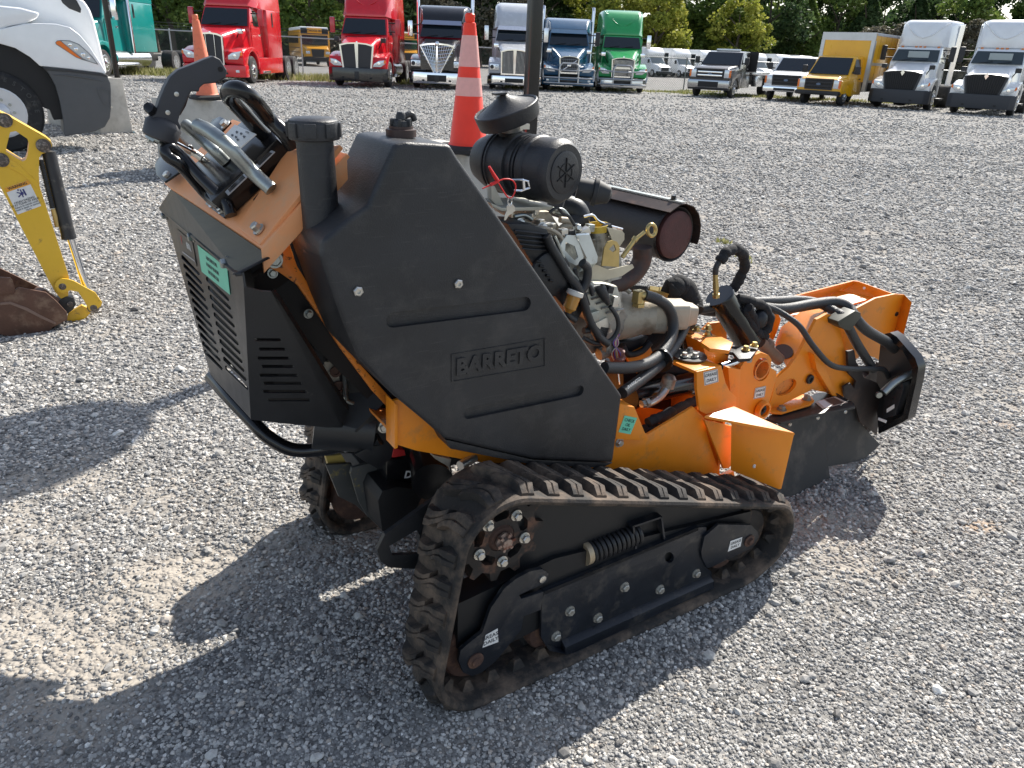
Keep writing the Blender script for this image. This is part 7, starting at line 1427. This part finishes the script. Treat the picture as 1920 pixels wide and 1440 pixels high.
m = MB(); m.face([dq[0], dq[1], dq[1].lerp(dq[2], .16), dq[0].lerp(dq[3], .16)]); m.build('warning_band', mat('warning_orange', (.80, .35, .03), .5), d_, 0)
ux = dq[1]-dq[0]; uy = dq[0]-dq[3]; cd = sum(dq, Vector())/4+Vector((0, -.0008, 0))
text('WARNING', 'lettering', cd+uy*.425, ux, uy, .0135, sticker_k, d_, .0001, .02)
for i, l in enumerate(('CRUSH HAZARD', 'STAY CLEAR OF AREA!', 'Failure to comply could', 'result in death or serious', 'injury.')): text(l, 'lettering', cd-uy*(.11+.085*i), ux, uy, .0085 if i > 1 else .0095, sticker_k, d_, .0001, .01)
m = MB()
c_ = cd+uy*.14; e1_ = ux.normalized(); e2_ = (uy-e1_*uy.dot(e1_)).normalized()
for (x0, y0, x1, y1, r_) in ((-.02, -.012, .012, .004, .003), (-.016, .012, .01, -.006, .003), (.0, -.02, .006, .02, .003), (.016, -.016, .018, .018, .004), (-.006, .018, -.002, .024, .004)): m.tube([c_+e1_*x0+e2_*y0, c_+e1_*x1+e2_*y1], r_, 6, False)
for v in m.bm.verts: v.co.y = dq[0].y-.0008+(v.co.y-dq[0].y)*.02
m.build('crush_symbol', mat('symbol_blue', (.03, .03, .16), .5), d_, 0)
def pin(a, b, r=.022): m = MB(); m.lathe(ey(a, b, 0), (0, -1, 0), [(0, r*1.75), (.008, r*1.75), (.009, r), (.022, r), (.024, r*.7)], 18); m.build('pivot_pin', mat('greasy_pin', (.10, .085, .075), .45, .5, 20, .3, dirt=(.35, .30, .26), dirt_s=60, dirt_t=(.5, .65)), EX)
for a, b in ((27, 80), (255, 228), (8, 312)): pin(a, b, .020)
m = MB(); m.cyl(ey(285, 262, .05), ey(405, 772, .05), .033, .036, 26); m.lathe(ey(400, 752, .05), ey(405, 772, .05)-ey(400, 752, .05), [(0, .038), (.02, .038)], 26); m.build('hydraulic_ram', mat('ram_black', (.03, .031, .034), .45, 0, 9, .2, .2, 100, dirt=(.20, .18, .15), dirt_s=16, dirt_t=(.6, .8)), EX, 40)
m = MB(); m.cyl(ey(415, 775, .05), ey(512, 1085, .05), .019, None, 20); m.build('chrome_rod', chrome, EX, 40)
m = MB(); A9 = [ey(238, 312, .03), ey(262, 400, .03), ey(285, 500, .03), ey(308, 590, .03)]; m.tube(A9, .0115, 12); 
for k in range(26): t = k/25*.9999*3; i = int(t); p = A9[i].lerp(A9[i+1], t-i); d9 = (A9[i+1]-A9[i]).normalized(); m.lathe(p, d9, [(0, .0145), (.004, .0145)], 12)
m.build('spiral_hose', mat('spiral_black', (.03, .032, .036), .5), EX, 40)
m = MB(); m.tube([ey(312, 600, .03), ey(325, 650, .03), ey(335, 705, .03)], [.012, .013, .011], 8, False); m.build('hose_fitting', brass, EX)
ep('linkage_plate', [(335, 1020), (365, 1008), (400, 1012), (432, 1022), (560, 1092), (600, 1150), (592, 1172), (552, 1200), (522, 1196), (500, 1150), (460, 1088), (410, 1078), (372, 1098), (332, 1085), (318, 1050)], -.022, .014)
ep('lower_link', [(388, 1275), (400, 1215), (480, 1165), (545, 1195), (505, 1240), (440, 1268)], .03, .03)
ep('bucket_bracket', [(318, 1150), (390, 1115), (430, 1120), (446, 1160), (430, 1190), (400, 1215), (370, 1190)], -.01, .10, mat('bracket_black', (.03, .03, .032), .5, 0, 10, .2))
for a, b in ((365, 1050), (547, 1175)): pin(a, b, .019)
pin(410, 1155, .015)
bs = [(-260, 930), (0, 1055), (90, 1075), (110, 1060), (270, 1090), (330, 1140), (393, 1208), (396, 1250), (330, 1285), (310, 1295), (262, 1350), (200, 1366), (110, 1370), (0, 1335), (-120, 1260), (-260, 1150)]
ep('bucket_side', bs, -.10, .014, bucketm)
ep('bucket_weld_rib', [(0, 1150), (60, 1145), (160, 1180), (240, 1225), (330, 1268), (325, 1280), (235, 1240), (150, 1196), (60, 1160), (0, 1166)], -.104, .006, mat('weld_rust', (.20, .13, .10), .7))
ep('bucket_side', [(-200, 860), (0, 948), (120, 1005), (270, 1080), (320, 1120), (300, 1200), (0, 1150), (-200, 1050)], .20, .014, bucketm)
bf = [ey(a, b, -.09) for a, b in ((395, 1250), (330, 1285), (262, 1350), (200, 1366), (110, 1370), (0, 1335), (-120, 1260), (-260, 1150))]
m = MB(); m.loft([bf, [p+Vector((0, .30, 0)) for p in bf]], closed=False); m.loft([[p+Vector((0, 0, .010)) for p in bf], [p+Vector((0, .30, .010)) for p in bf]], closed=False); m.build('bucket_shell', bucketm, EX, 40)
m = MB(); m.cyl(ey(262, 1110, -.02), ey(230, 1090, .12), .032, None, 20); m.cyl(ey(330, 1150, -.02), ey(262, 1108, -.02), .028, None, 20); m.build('bucket_boss', bucketm, EX, 40)
ep('bucket_tooth', [(-40, 1000), (60, 1005), (72, 1020), (88, 1070), (80, 1095), (-40, 1110)], -.115, .02, bucketm)
